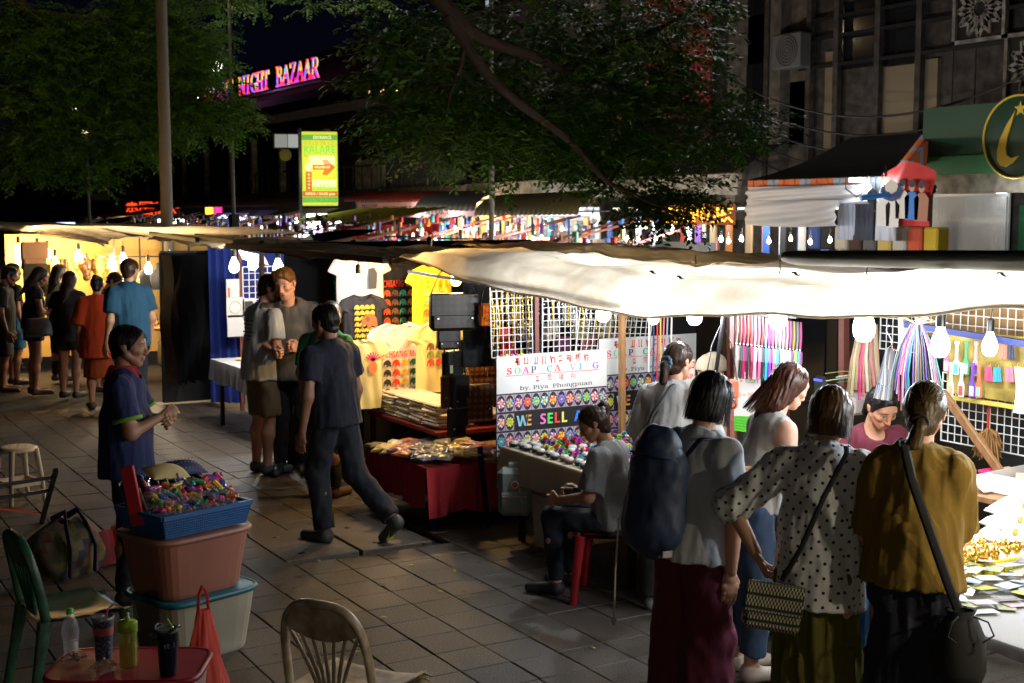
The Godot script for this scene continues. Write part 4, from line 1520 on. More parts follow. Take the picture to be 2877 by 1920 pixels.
	b.box(c + bs * V(-w * 0.55,-1.2,0),V(0.08,h + 2.6,0.08))
	obj("post",b,mats.dark_steel,s)
	lamp_light(s,c + bs * V(0,0,0.9),1.2,L(0.95,1,0.3),0.3)
	var l2 := thing("light_box_sign","plain white double light box left of the yellow entrance sign","sign",V(15.2,4.654,-40.467))
	for k in 2:
		b = B.new()
		b.bev(bs * V(-0.21 + 0.42 * k,0,0),V(0.42,0.44,0.12),0.02,bs)
		obj("lit_panel",b,glow("pale_box%d" % k,L(0.5,0.52,0.48),0.9 + 0.4 * k),l2)
	b = B.new()
	b.bev(V(0,0,0),V(0.95,0.52,0.10),0.02,bs)
	obj("frame",b,mats.dark_steel,l2)
	var mo := B.new()
	mo.lathe([W(0,0.03),W(0.2,0.03),W(0.2,-0.03),W(0,-0.03)],Transform3D(bs * Basis(Vector3.RIGHT,PI / 2),V(15.6,4.266,-41.756)),20)
	one("round_sign","small dull yellow round sign under the white light box","sign",mo,mat("dull_yellow",L(0.3,0.26,0.02),0.6))
func neon(called: String,label: String,list: Array,p: Vector3,size: float,gap: float,col: Color,back: Color,e := 4.0) -> void:
	var s := thing(called,label,"sign",p)
	var dir := V(-p.x,0,-p.z).normalized()
	var bs := Basis(Vector3.UP.cross(dir),Vector3.UP,dir)
	var b := B.new()
	b.bev(Vector3.ZERO,V(list.size() * (size + gap) + size * 0.3,size * 1.5,0.08),0.01,bs)
	obj("panel",b,mat("neon_back_%d" % hash(back),back,0.6),s)
	b = B.new()
	glyphs(b,list,Transform3D(bs,bs.z * 0.055),size,gap,1.2)
	obj("lit_characters",b,glow("neon_%d_%d" % [hash(col),int(e * 10)],col,e),s)
	lamp_light(s,bs.z * 0.5,0.4,col,0.1)
func left_far() -> void:
	neon("red_character_sign","red lit sign of four Chinese characters left of the lamp post",["07 87;42 49;18 78;05 85;25 02;65 92;42 40;22 40 62","00 09 99 90 00;27 77;25 75;22 72;47 42","08 98;39 02;26 20;37 97;68 40;45 95;65 62 50","18 78;48 40;05 95;20 45;70 45;17 27"],V(16,2.557,-59.933),0.5,0.08,L(1,0.06,0.01),L(0.05,0.0,0.0),3.0)
	neon("amber_character_sign","amber bordered sign of four Chinese characters beyond the branches",["28 78 74 24 28;00 04 44 40 00;50 54 94 90 50","08 00;08 48;04 40;58 98 94 54 58;76 70;50 96","05 49;18 12;42 02;22 20;58 50 90 93","08 00;08 38 30;04 34;48 98;69 67;45 90;85 40"],V(15.5,2.339,-19.645),0.27,0.05,L(1,0.55,0.05),L(0.22,0.05,0.0),5.0)
	neon("white_character_sign","blue sign with white lit characters under the violet canvas",["18 78;06 96;48 40;40 60","08 38;18 10;05 35;58 88;68 60;55 95","28 78;18 10;30 35 85 80"],V(14,2.15,-42.465),0.28,0.06,L(0.8,0.85,1),L(0.01,0.015,0.08),6.0)
	for q in [[V(15,2.429,-48.277),"amber",L(1,0.7,0.05)],[V(15,2.428,-47.227),"pink",L(1,0.02,0.25)]]:
		var b := B.new()
		b.bev(q[0],V(0.1,0.28,0.7),0.02)
		one("lit_shop_sign","small %s lit shop sign above the violet canvas" % q[1],"sign",b,glow("shop_%s" % q[1],q[2],2.0))
	var gs := thing("emblem_sign","unlit grey box sign with a round dark green emblem","sign",V(14,3.606,-61.556))
	var d := B.new()
	d.bev(Vector3.ZERO,V(0.15,1.4,1.0),0.03,ry(0.9))
	obj("panel",d,mat("dim_panel",L(0.12,0.11,0.10),0.7),gs)
	d = B.new()
	d.lathe([W(0,0.09),W(0.42,0.09),W(0.42,0)],Transform3D(ry(0.9) * Basis(Vector3.BACK,PI / 2),Vector3.ZERO),24)
	obj("green_disc",d,mat("emblem_green",L(0.005,0.05,0.03),0.6),gs)
	for q in [[V(22,4.306,-131.548),7.0,9.0,"dim white"],[V(24,4.456,-114.369),5.6,10.0,"dark tiled"]]:
		var hs := thing("far_house","%s house front at the far end of the street" % q[3],"house",V(q[0].x,0,q[0].z))
		var b := B.new()
		b.box(V(2,q[1] / 2,-4),V(9,q[1],q[2]))
		obj("wall",b,mats.grey_wall if q[1] > 6 else mats.dark_wall,hs)
		b = B.new()
		b.prism(PackedVector2Array([W(-6,0),W(6,0),W(0,2.2)]),10,P(V(2,q[1],-4)))
		obj("roof",b,mats.roof_dark,hs)
		for k in 4:
			b = B.new()
			b.box(V(-2.0 + k * 2.2,3.8,0.72),V(1.0,1.3,0.3))
			obj("window",b,mats.night_glass,hs)
	for q in [[V(17,3.384,-26.624),0],[V(14,0.545,-80.053),1]]:
		pass
func spray_mesh(leaf: float,n: int,sd: int) -> ArrayMesh:
	var b := B.new()
	var r := RandomNumberGenerator.new()
	r.seed = sd
	for i in n:
		var t := float(i) / n
		var s := -1.0 if i % 2 else 1.0
		var p := V(0,0,t * leaf * n * 0.36) + V(0,-0.3 * t * t * leaf * 3.0,0)
		var d := V(s * r.randf_range(0.6,1.0),r.randf_range(-0.5,0.35),r.randf_range(0.3,0.9)).normalized()
		var side := d.cross(Vector3.UP).normalized() * leaf * r.randf_range(0.2,0.27)
		var up := side.cross(d).normalized()
		var g := r.randf_range(0.7,1.25)
		b.col = Color(0.085 * g,0.19 * g,0.018 * g)
		var l := leaf * r.randf_range(0.8,1.2)
		var i0 := b.pt(p,up)
		b.pt(p + d * l * 0.5 + side,up)
		b.pt(p + d * l - up * l * 0.15,up)
		b.pt(p + d * l * 0.5 - side,up)
		b.tri(i0,i0 + 1,i0 + 2)
		b.tri(i0,i0 + 2,i0 + 3)
	return b.mesh()
func crown(tree: Node3D,pads: Array,per: float,leaf: float,n: int,flat: float,sd: int) -> void:
	var r := RandomNumberGenerator.new()
	r.seed = sd
	var spots := []
	for q in pads:
		var c: Vector3 = q[0]
		var rad: float = q[1]
		var cnt := int(per * rad * rad * q[2])
		for k in cnt:
			var v := V(r.randfn(),r.randfn() * flat,r.randfn()) * rad * 0.52
			var p := c + v + V(0,0.05 * sin(v.x * 9.0 + v.z * 7.0),0)
			var out := (v * V(1,0.3,1) + V(r.randfn(),r.randfn() * 0.3,r.randfn()) * rad * 0.3).normalized()
			var bs := Basis.looking_at(-out + V(0,0.12,0),Vector3.UP) * Basis(Vector3.BACK,r.randf_range(-0.5,0.5))
			spots.append(Transform3D(bs.scaled(Vector3.ONE * r.randf_range(0.7,1.25)),p))
	var m := mat("leaf",Color.WHITE,0.55,0.0,{"vertex_color_use_as_albedo": true,"backlight_enabled": true,"backlight": Color(0.45,0.6,0.2)})
	for s in 3:
		var mine := []
		for k in spots.size():
			if k % 3 == s:
				mine.append(spots[k])
		var mm := MultiMesh.new()
		mm.transform_format = MultiMesh.TRANSFORM_3D
		mm.mesh = spray_mesh(leaf,n,sd + s)
		mm.instance_count = mine.size()
		for k in mine.size():
			mm.set_instance_transform(k,mine[k])
		var mi := MultiMeshInstance3D.new()
		mi.name = "crown"
		mi.multimesh = mm
		mi.material_override = m
		mi.set_meta("kind","stuff")
		tree.add_child(mi,true)
func limb(tree: Node3D,pts: Array,r0: float,r1: float,called := "branch") -> void:
	var b := B.new()
	var fine := []
	var rad := []
	for i in pts.size() - 1:
		for k in 4:
			var t := k / 4.0
			var p: Vector3 = pts[i].lerp(pts[i + 1],t)
			fine.append(p + V(sin(p.x * 7.0),cos(p.z * 8.0),sin(p.y * 9.0)) * r0 * 0.35)
	fine.append(pts[-1])
	for i in fine.size():
		rad.append(lerpf(r0,r1,float(i) / (fine.size() - 1)))
	b.tube(fine,rad,8)
	obj(called,b,mats.bark,tree)
func trees() -> void:
	relief(tri_tex(mat("bark",L(0.09,0.05,0.035),0.9),noise_tex("grain",0.09),V(4,1.2,4)),noise_tex("grain",0.09),1.2)
	var t := thing("leafy_tree","spreading tree whose dark limbs hang leafy twigs over the stall roofs","tree",Vector3.ZERO)
	var top := V(3.741,3.782,-7.516)
	limb(t,[V(0.1,-0.1,-6.6),V(0.2,2.6,-6.7),V(0.9,4.6,-7.0),top + V(-0.7,0.55,0.1),top],0.2,0.062,"trunk")
	limb(t,[top,V(4.046,3.558,-7.546),V(4.213,3.504,-7.559),V(4.566,3.439,-7.695),V(4.99,3.366,-7.905),V(5.626,3.31,-8.11),V(6.325,3.213,-8.273),V(6.961,3.088,-8.354)],0.058,0.010)
	limb(t,[V(3.888,3.634,-7.53),V(4.217,3.279,-7.531),V(4.422,3.102,-7.507),V(4.669,2.971,-7.581),V(4.941,2.835,-7.64),V(5.257,2.584,-7.66),V(5.631,2.433,-7.658),V(5.891,2.339,-7.612)],0.042,0.008)
	limb(t,[V(4.04,3.483,-7.541),V(4.01,3.316,-7.539),V(3.985,3.144,-7.65),V(3.948,2.99,-7.654)],0.022,0.006)
	limb(t,[V(3.961,3.205,-7.555),V(3.861,3.187,-7.728),V(3.755,3.139,-7.9)],0.012,0.004)
	limb(t,[V(5.003,3.359,-7.897),V(5.532,3.577,-8.078),V(6.115,3.792,-8.229),V(6.542,3.97,-8.349)],0.03,0.008)
	limb(t,[V(5.257,2.584,-7.66),V(5.603,2.783,-7.947),V(6.187,2.932,-8.088)],0.014,0.005)
	var pads := []
	for q in [[V(3.74,3.642,-7.892),0.16],[V(3.8,3.45,-7.89),0.17],[V(3.67,3.285,-7.85),0.13],[V(3.805,3.196,-7.873),0.17],[V(3.711,3.063,-7.842),0.16],[V(3.67,2.934,-7.824),0.11],[V(3.864,2.943,-7.866),0.17],[V(4.039,2.864,-7.894),0.16],[V(4.223,2.9,-7.931),0.18],[V(4.406,2.832,-7.956),0.18],[V(4.614,2.824,-7.987),0.18],[V(4.059,3.27,-7.929),0.20],[V(4.31,3.168,-7.966),0.24],[V(4.491,3.029,-7.985),0.21],[V(4.718,2.979,-8.014),0.21],[V(4.946,2.865,-8.036),0.19],[V(4.585,3.394,-8.028),0.18],[V(4.883,3.17,-8.052),0.25],[V(5.115,3.057,-8.071),0.25],[V(5.311,2.939,-8.083),0.22],[V(5.325,3.224,-8.108),0.25],[V(5.566,3.108,-8.122),0.26],[V(5.555,2.884,-8.102),0.19],[V(5.771,3.02,-8.132),0.23],[V(5.785,3.312,-8.157),0.26],[V(6.08,3.229,-8.171),0.27],[V(5.982,2.995,-8.145),0.23],[V(6.334,3.073,-8.173),0.24],[V(6.604,3.151,-8.192),0.20],[V(6.829,3.126,-8.198),0.17],[V(7.01,3.081,-8.199),0.12],[V(6.175,3.399,-8.191),0.20],[V(5.924,3.548,-8.186),0.23],[V(6.274,3.637,-8.216),0.20],[V(6.023,3.816,-8.215),0.23],[V(6.33,3.874,-8.239),0.20],[V(6.468,3.985,-8.255),0.15],[V(5.68,3.724,-8.181),0.23],[V(5.351,3.761,-8.153),0.19],[V(4.988,3.699,-8.107),0.17],[V(5.297,3.474,-8.125),0.22],[V(4.939,3.51,-8.086),0.19],[V(4.374,3.704,-8.018),0.16],[V(4.038,3.585,-7.949),0.15],[V(4.715,3.705,-8.071),0.14],[V(5.627,2.66,-8.091),0.15],[V(5.791,2.566,-8.096),0.16],[V(5.96,2.534,-8.106),0.17],[V(6.152,2.503,-8.116),0.17],[V(6.35,2.504,-8.126),0.12],[V(6.038,2.387,-8.099),0.13],[V(6.232,2.337,-8.106),0.10],[V(6.464,2.573,-8.138),0.08],[V(5.465,2.753,-8.084),0.16],[V(5.222,2.779,-8.061),0.16],[V(6.688,3.018,-8.184),0.17],[V(6.462,2.977,-8.171),0.17],[V(5.643,2.144,-8.05),0.06],[V(5.744,2.045,-8.05),0.05]]:
		pads.append([q[0],q[1],1.0])
	crown(t,pads,1500.0,0.062,12,0.8,11)
	var t2 := thing("feathery_tree","broad feathery tree with layered foliage left of the lamp post","tree",Vector3.ZERO)
	limb(t2,[V(1.2,-0.1,-20.5),V(1.4,4.0,-20.7),V(2.0,7.0,-21.0),V(4.203,5.674,-23.276)],0.3,0.14,"trunk")
	limb(t2,[V(3.352,4.562,-23.296),V(4.26,4.304,-23.086),V(4.79,4.017,-22.978),V(5.442,3.765,-23.035),V(6.051,3.563,-23.122)],0.08,0.016)
	limb(t2,[V(4.203,5.674,-23.276),V(5.144,5.147,-23.133),V(6.173,4.694,-23.18),V(7.062,4.351,-23.089),V(7.925,4.307,-23.046)],0.09,0.014)
	limb(t2,[V(4.203,5.674,-23.276),V(5.32,5.676,-23.207),V(6.665,5.551,-23.224),V(7.283,5.515,-23.209)],0.07,0.014)
	var p2 := []
	for q in [[V(4.048,5.581,-23.192),0.50],[V(4.595,5.265,-23.21),0.58],[V(5.332,5.539,-23.278),0.59],[V(6.089,5.747,-23.326),0.53],[V(4.156,4.946,-23.15),0.58],[V(4.854,4.7,-23.181),0.66],[V(5.674,4.97,-23.246),0.68],[V(6.369,5.239,-23.291),0.61],[V(6.925,5.505,-23.323),0.46],[V(7.243,5.565,-23.331),0.27],[V(6.82,4.963,-23.276),0.54],[V(7.222,5.14,-23.295),0.31],[V(6.102,4.47,-23.219),0.68],[V(6.879,4.583,-23.245),0.54],[V(7.288,4.873,-23.272),0.27],[V(7.539,4.304,-23.224),0.35],[V(8.059,4.152,-23.207),0.20],[V(7.259,4.293,-23.223),0.54],[V(7.564,3.994,-23.197),0.31],[V(6.776,4.081,-23.201),0.54],[V(6.148,3.869,-23.17),0.53],[V(5.484,4.143,-23.169),0.67],[V(4.749,4.039,-23.12),0.66],[V(4.12,4.227,-23.089),0.65],[V(3.949,3.576,-23.021),0.58],[V(4.58,3.523,-23.067),0.59],[V(5.233,3.542,-23.107),0.52],[V(5.747,3.406,-23.118),0.38],[V(5.062,3.058,-23.058),0.33],[V(5.237,2.876,-23.052),0.19],[V(4.348,3.155,-23.02),0.36],[V(3.924,3.075,-22.979),0.36],[V(6.44,3.575,-23.153),0.31],[V(6.998,3.821,-23.181),0.35],[V(7.88,3.848,-23.183),0.20],[V(5.948,5.96,-23.339),0.45],[V(6.873,6.036,-23.368),0.39],[V(7.671,6.138,-23.38),0.31],[V(8.325,6.212,-23.38),0.24],[V(3.961,5.218,-23.155),0.50],[V(9.289,6.286,-23.362),0.20],[V(10.46,6.356,-23.316),0.25]]:
		p2.append([q[0],q[1],1.0])
	crown(t2,p2,520.0,0.09,13,0.45,23)
const ORD := ["first","second","third","fourth","fifth","sixth","seventh","eighth","ninth","tenth","eleventh","twelfth","thirteenth","fourteenth","fifteenth","sixteenth","seventeenth","eighteenth","nineteenth","twentieth","twenty-first","twenty-second","twenty-third","twenty-fourth","twenty-fifth","twenty-sixth","twenty-seventh","twenty-eighth"]
func far_stalls() -> void:
	var tones := ["black","red","yellow","white","blue","orange","grey","green","pink","tan","purple","teal","brown","silver"]
	var cols := [L(0.03,0.03,0.03),L(0.5,0.03,0.03),L(0.6,0.5,0.05),L(0.7,0.7,0.68),L(0.05,0.15,0.5),L(0.6,0.2,0.03),L(0.2,0.2,0.2),L(0.1,0.4,0.08),L(0.6,0.2,0.3),L(0.45,0.3,0.15),L(0.25,0.1,0.4),L(0.05,0.35,0.35),L(0.15,0.08,0.04),L(0.45,0.45,0.5)]
	var r := RandomNumberGenerator.new()
	r.seed = 3
	for k in 14:
		var z := -17.0 - k * 2.3
		var s := thing("far_stall","stall across the road with %s backboard, bare steel frame and crowded goods" % tones[k],"market stall",V(12.2,0,z),0.0,"stalls across the road")
		for q in [[-1,-1],[1,-1],[1,1],[-1,1]]:
			var b := B.new()
			b.box(V(q[0] * 0.8,1.0,q[1] * 1.0),V(0.04,2.0,0.04))
			obj("post",b,mats.rust,s)
		var b := B.new()
		b.box(V(0,0.8,0),V(1.5,0.04,2.1))
		obj("tabletop",b,mats.dark_steel,s)
		for q in [-1,1]:
			b = B.new()
			b.bar(V(-1.15,1.82,q * 1.0),V(1.0,2.26 + r.randf() * 0.12,q * 1.0 + 0.1),0.035)
			obj("roof_strut",b,mats.rust,s)
			b = B.new()
			b.bar(V(-0.9 + q * 0.2,1.75 + 0.12 * q,-1.1),V(-0.9 + q * 0.2,1.78 + 0.12 * q,1.1),0.03)
			obj("rail",b,mats.rust,s)
		b = B.new()
		b.box(V(0.86,1.35,0),V(0.04,1.1,1.95))
		obj("backboard",b,mat("board_%s" % tones[k],cols[k],0.8),s)
		for i in 34:
			b = B.new()
			var w := r.randf_range(0.05,0.15)
			var hh := r.randf_range(0.06,0.22)
			b.bev(V(r.randf_range(-0.6,0.75),2.34 - hh / 2 - r.randf() * 0.62,r.randf_range(-1.05,1.05)),V(0.05,hh,w),0.012)
			obj("hanging_goods",b,mat("board_%s" % tones[r.randi() % 14],cols[(k * 5 + i * 3) % 14],0.4),s)
		for i in 16:
			b = B.new()
			b.col = cols[r.randi() % 14]
			b.bev(V(r.randf_range(-0.6,0.6),0.9,r.randf_range(-0.95,0.95)),V(0.12,0.16,0.12),0.02)
			obj("table_goods",b,mats.gloss,s)
	var bl := [[1045,524,1,1.6],[1085,530,0,1.0],[1222,549,0,1.6],[1022,533,1,0.8],[960,552,0,0.8],[1542,524,0,2.2],[1578,529,0,2.2],[1465,550,0,1.4],[1440,548,1,1.0],[1655,550,0,1.8],[1672,554,0,1.8],[1815,548,1,0.9],[1270,523,0,1.8],[1290,526,0,1.6],[1206,546,1,1.0],[1225,534,1,1.4],[1243,545,1,1.2],[880,556,0,0.8],[948,540,1,0.9],[1000,549,0,0.8],[1115,555,1,0.9],[1180,530,1,0.9],[1505,548,0,0.9],[1702,549,0,1.5],[1765,554,0,1.2],[1860,556,1,0.9],[1905,552,0,1.0]]
	var ps := [V(11.8,2.071,-22.441),V(12.2,2.018,-22.476),V(12,1.905,-19.899),V(12.5,1.967,-24.218),V(11.6,1.817,-23.652),V(11.9,2.141,-15.719),V(11.9,2.114,-15.342),V(11.7,1.965,-16.29),V(12.2,1.956,-17.284),V(11.4,2.01,-13.96),V(11.9,1.973,-14.41),V(12.6,2.011,-13.91),V(13.2,2.085,-21.124),V(13.2,2.064,-20.816),V(12.4,1.909,-20.811),V(12.9,1.994,-21.344),V(12.1,1.937,-19.753),V(11.8,1.738,-25.753),V(12.2,1.893,-25.124),V(11.7,1.852,-23.08),V(12.3,1.812,-22.134),V(12.6,2.026,-21.567),V(12.4,1.963,-16.795),V(11.8,2.011,-14.011),V(12.2,1.979,-13.906),V(12,1.989,-12.874),V(12.4,2.007,-12.932)]
	for k in bl.size():
		bulb(ps[k],bl[k][3] * 3.2,WARM if bl[k][2] else COOL,ORD[k] + " bare glowing bulb hung among the stalls across the road",0.026,0.06,"bulbs across the road")
	for k in 9:
		var q := V(18.0,0,-18.0 - k * 2.2)
		var s := thing("shop_rack","%s rack of clothes along the lit shop fronts, counted from the right" % ORD[k],"clothes rack",q)
		for i in 8:
			var b := B.new()
			b.bev(V(-0.2 * (i % 2),1.85 - 0.12 * r.randf(),-0.95 + 0.26 * i),V(0.06,0.75 + 0.25 * r.randf(),0.20),0.02)
			obj("garment",b,mat("board_%s" % tones[(k * 3 + i * 5) % 14],cols[(k * 3 + i * 5) % 14]),s)
		var b := B.new()
		b.tube([V(0,2.4,-1.1),V(0,2.4,1.1)],0.02,6)
		obj("rail",b,mats.dark_steel,s)
		b = B.new()
		b.box(V(-0.7,2.45,0),V(0.05,0.04,0.9))
		obj("tube_lamp",b,glow("tube_cool" if k % 3 else "tube_amber",COOL if k % 3 else SOFT,4.0),s)
		lamp_light(s,V(-0.75,2.36,0),1.6,COOL if k % 3 else SOFT,0.15)
	var can := [["canvas_violet","violet canvas canopy sloping over the far stalls",V(13,1.819,-44.323),V(15,2.45,-40.833)],["canvas_white","crumpled white canvas canopy right of the violet one",V(14,2.209,-38.123),V(16,2.509,-41.086)],["canvas_buff","buff canvas canopy at the far left end",V(14,1.302,-79.903),V(17,2.075,-72.546)],["canvas_brown","wide dark canopy over the lit stalls left of the lamp post",V(13,2.126,-61.248),V(17,2.843,-55.295)]]
	for q in can:
		var b := B.new()
		var p: Vector3 = q[2]
		var e: Vector3 = q[3]
		b.sheet(12,14,func(a: float,c: float): return V(lerpf(p.x,e.x,a),lerpf(p.y,e.y,a) - 0.10 * sin(a * PI) + 0.05 * sin(c * 21.0) * (1.0 - a),lerpf(p.z,e.z,c)),Vector3.UP)
		one("canopy",q[1],"canopy",b,mats[q[0]])
	var sp := [["white lit snack stall with a round sign",V(13.5,1.933,-48.228),L(1,0.97,0.9),6.0],["white lit stall under the yellow sign",V(14,2.125,-34.472),L(0.95,0.9,1.0),7.0],["blue white lit stall beside the steel louvre",V(13,1.679,-32.787),L(0.85,0.95,1.0),2.5],["violet lit screen at the far left",V(15,1.603,-73.988),L(0.6,0.7,1.0),3.0]]
	for q in sp:
		var t := thing("lit_stall",q[0],"market stall",q[1])
		var dir := V(-q[1].x,0,-q[1].z).normalized()
		var bs := Basis(Vector3.UP.cross(dir),Vector3.UP,dir)
		var b := B.new()
		b.bev(Vector3.ZERO,V(1.0,0.42,0.08),0.02,bs)
		obj("lit_sign",b,glow("panel_%d" % hash(q[0]),q[2],q[3]),t)
		b = B.new()
		b.bev(V(0,-0.9,0) - bs.z * 0.3,V(1.6,1.6,0.5),0.02,bs)
		obj("counter",b,mats.white_wall,t)
		for i in 8:
			b = B.new()
			b.col = cols[(i * 3 + 1) % 14]
			b.bev(bs * V(-0.7 + 0.2 * i,-0.42,0.1),V(0.14,0.3,0.1),0.01,bs)
			obj("hanging_goods",b,mats.gloss,t)
		lamp_light(t,bs.z * 0.6 + V(0,-0.1,0),3.5,q[2],0.2)
	var b := B.new()
	b.lathe([W(0,0.05),W(0.3,0.05),W(0.3,-0.05),W(0,-0.05)],Transform3D(Basis(Vector3.UP,-1.2) * Basis(Vector3.BACK,PI / 2),V(12.9,1.906,-46.255)),20)
	one("round_lit_sign","round white lit sign left of the lamp post","sign",b,glow("round_white",L(1,1,1),7.0))
	var fl := [V(14,1.791,-54.529),V(14,1.581,-57.077),V(14,1.887,-47.724),V(14,1.99,-46.635),V(13,1.372,-59.176),V(13,1.517,-58.321),V(12,1.639,-37.837),V(14,1.777,-60.198),V(14,2.013,-43.395),V(14,2.112,-36.664),V(14,2.051,-38.131),V(13,1.861,-36.87),V(12.5,1.67,-32.287),V(14,1.893,-40.734)]
	for k in fl.size():
		bulb(fl[k],2.0,WARM if k % 3 < 2 and k < 9 else COOL,"%s glowing bulb under the canopies at the far left" % ORD[k],0.06,0.1,"bulbs under the far canopies")
	var lv := thing("louvre_panel","grey white steel louvre panel below the yellow sign","shutter",V(13,1.816,-31.291))
	for k in 9:
		b = B.new()
		b.box(V(0,0.24 - k * 0.06,0),V(0.02,0.045,0.6),ry(0.6))
		obj("slat",b,mat("shutter_slat"),lv)
	b = B.new()
	var y1 := V(13,2.481,-31.998)
	var y2 := V(12,2.158,-26.992)
	b.sheet(3,24,func(a: float,c: float): return V(lerpf(y2.x,y1.x + 1.0,a),lerpf(y2.y,y1.y,a),lerpf(y1.z,y2.z,c)) + V(0,0.03 * sin(c * 60.0),0),Vector3.UP)
	one("yellow_awning","yellow green ribbed awning right of the entrance sign","awning",b,mat("yellow_awning",L(0.34,0.33,0.015),0.6,0.0,{"backlight_enabled": true,"backlight": Color(0.4,0.4,0.1)}))
	b = B.new()
	var v1 := V(11.6,2.075,-27.787)
	var v2 := V(13.6,2.115,-26.606)
	b.sheet(20,6,func(a: float,c: float): return v1.lerp(v2,a) + V(0.04 * sin(a * 50.0),-0.32 * c + 0.03 * cos(a * 40.0) * c,0),Vector3.LEFT)
	one("red_valance","deep red scalloped cloth valance under the yellow awning","cloth",b,mats.red_cloth)
func lamps() -> void:
	var lp := [[V(5.7,2.156,-20.538) * V(1,0,1),0.105,8.0,"thick grey lamp post rising through the market roofs",1.7,1.4],[V(11,1.854,-19.596) * V(1,0,1),0.05,7.0,"slim dark post across the road in front of the awnings",1.4,1.2],[V(10.6,2.02,-32.13) * V(1,0,1),0.055,8.0,"slim dark post with junction box beside the violet canvas",2.0,1.2],[V(10,1.898,-45.479) * V(1,0,1),0.06,4.95,"distant lamp post topped by a glowing lamp",3.0,0.0]]
	for k in 4:
		var q: Array = lp[k]
		var t := thing("lamp_post",q[3],"lamp post",q[0])
		var b := B.new()
		b.lathe([W(0,0),W(q[1] * 1.9,0),W(q[1] * 1.9,0.35),W(q[1],0.45),W(q[1] * 0.72,q[2]),W(0,q[2])],Transform3D(),14)
		obj("shaft",b,mat("post_grey",L(0.13,0.12,0.10),0.6),t)
		if k == 2:
			b = B.new()
			b.bev(V(0,1.95,0.05),V(0.22,0.75,0.25),0.02)
			obj("junction_box",b,mats.dark_steel,t)
		if q[4] > 0.0:
			var out := V(-q[5],0.25 if q[5] > 0.0 else 0.12,0)
			if q[5] > 0.0:
				b = B.new()
				b.tube([V(0,q[2] - 0.1,0),V(-q[5] * 0.5,q[2] + 0.18,0),V(-q[5],q[2] + 0.25,0)],0.035,8)
				obj("arm",b,mat("post_grey"),t)
			b = B.new()
			b.ell(V(0,q[2],0) + out + V(0,-0.02,0),V(0.16,0.07,0.16))
			obj("lamp_bowl",b,glow("street_glow",L(1,0.78,0.42),8.0),t)
			b = B.new()
			b.ell(V(0,q[2],0) + out + V(0,0.06,0),V(0.2,0.06,0.2))
			obj("lamp_hood",b,mats.dark_steel,t)
			lamp_light(t,V(0,q[2],0) + out + V(0,-0.03,0),q[4],L(1,0.68,0.34),0.08)
	var t := thing("lamp_post","low wall lantern post by the shop steps behind the chairs","lamp post",V(-2.5,0,3.0))
	var b := B.new()
	b.lathe([W(0,0),W(0.14,0),W(0.14,0.35),W(0.075,0.45),W(0.055,2.6),W(0,2.6)],Transform3D(),14)
	obj("shaft",b,mat("post_grey"),t)
	b = B.new()
	b.ell(V(0,2.68,0),V(0.16,0.07,0.16))
	obj("lamp_bowl",b,glow("street_glow",L(1,0.78,0.42),8.0),t)
	lamp_light(t,V(0,2.68,0),LAMP_BEHIND,L(1,0.84,0.62),0.08)
	for q in [[V(12.605,6.797,-39.674),"white lamp glimmering through the feathery tree",0.16],[V(9.92,5.861,-46.943),"small white lamp high on the left behind the foliage",0.1],[V(12.725,5.976,-41.836),"faint blue white lamp beside the roof lettering",0.08]]:
		b = B.new()
		b.ell(q[0],V(q[2] * 1.5,q[2],q[2] * 1.5))
		one("distant_lamp",q[1],"lamp",b,glow("distant_white",L(1,1,0.9),9.0))
const LAMP_BEHIND := 3.5
func pole(called: String,label: String,a: Vector3,c: Vector3,w: float,m: Material,group := "") -> void:
	var b := B.new()
	b.bar(a,c,w)
	one(called,label,"pole",b,m,group)
func table(called: String,label: String,p: Vector3,size: Vector3,m: Material,legm: Material) -> Node3D:
	var t := thing(called,label,"table",p)
	var b := B.new()
	b.bev(V(0,size.y - 0.02,0),V(size.x,0.04,size.z),0.006)
	obj("tabletop",b,m,t)
	for q in [[-1,-1],[1,-1],[1,1],[-1,1]]:
		b = B.new()
		b.box(V(q[0] * (size.x / 2 - 0.04),size.y / 2 - 0.02,q[1] * (size.z / 2 - 0.04)),V(0.04,size.y - 0.04,0.04))
		obj("leg",b,legm,t)
	return t
func drape(lo: Vector3,hi: Vector3,drop: Array,m: Material,called: String,label: String,wob := 0.012) -> MeshInstance3D:
	var b := B.new()
	var y := hi.y
	var c := [V(lo.x,y,lo.z),V(hi.x,y,lo.z),V(hi.x,y,hi.z),V(lo.x,y,hi.z)]
	b.quad(c[0],c[1],c[2],c[3],Vector3.UP)
	for k in 4:
		var p: Vector3 = c[k]
		var q: Vector3 = c[(k + 1) % 4]
		var o := (q - p).cross(Vector3.UP).normalized()
		if o.dot((p + q) / 2 - (lo + hi) / 2) < 0.0:
			o = -o
		if drop[k] > 0.0:
			b.sheet(24,5,func(a,e): return p.lerp(q,a) + o * ((0.012 + wob * sin(a * 37.0 + k) + wob * 0.6 * sin(a * 83.0)) * e + 0.004) + V(0,-drop[k] * e * (1.0 + 0.06 * sin(a * 11.0 + k * 2.0)),0),o)
	return one(called,label,"tablecloth",b,m)
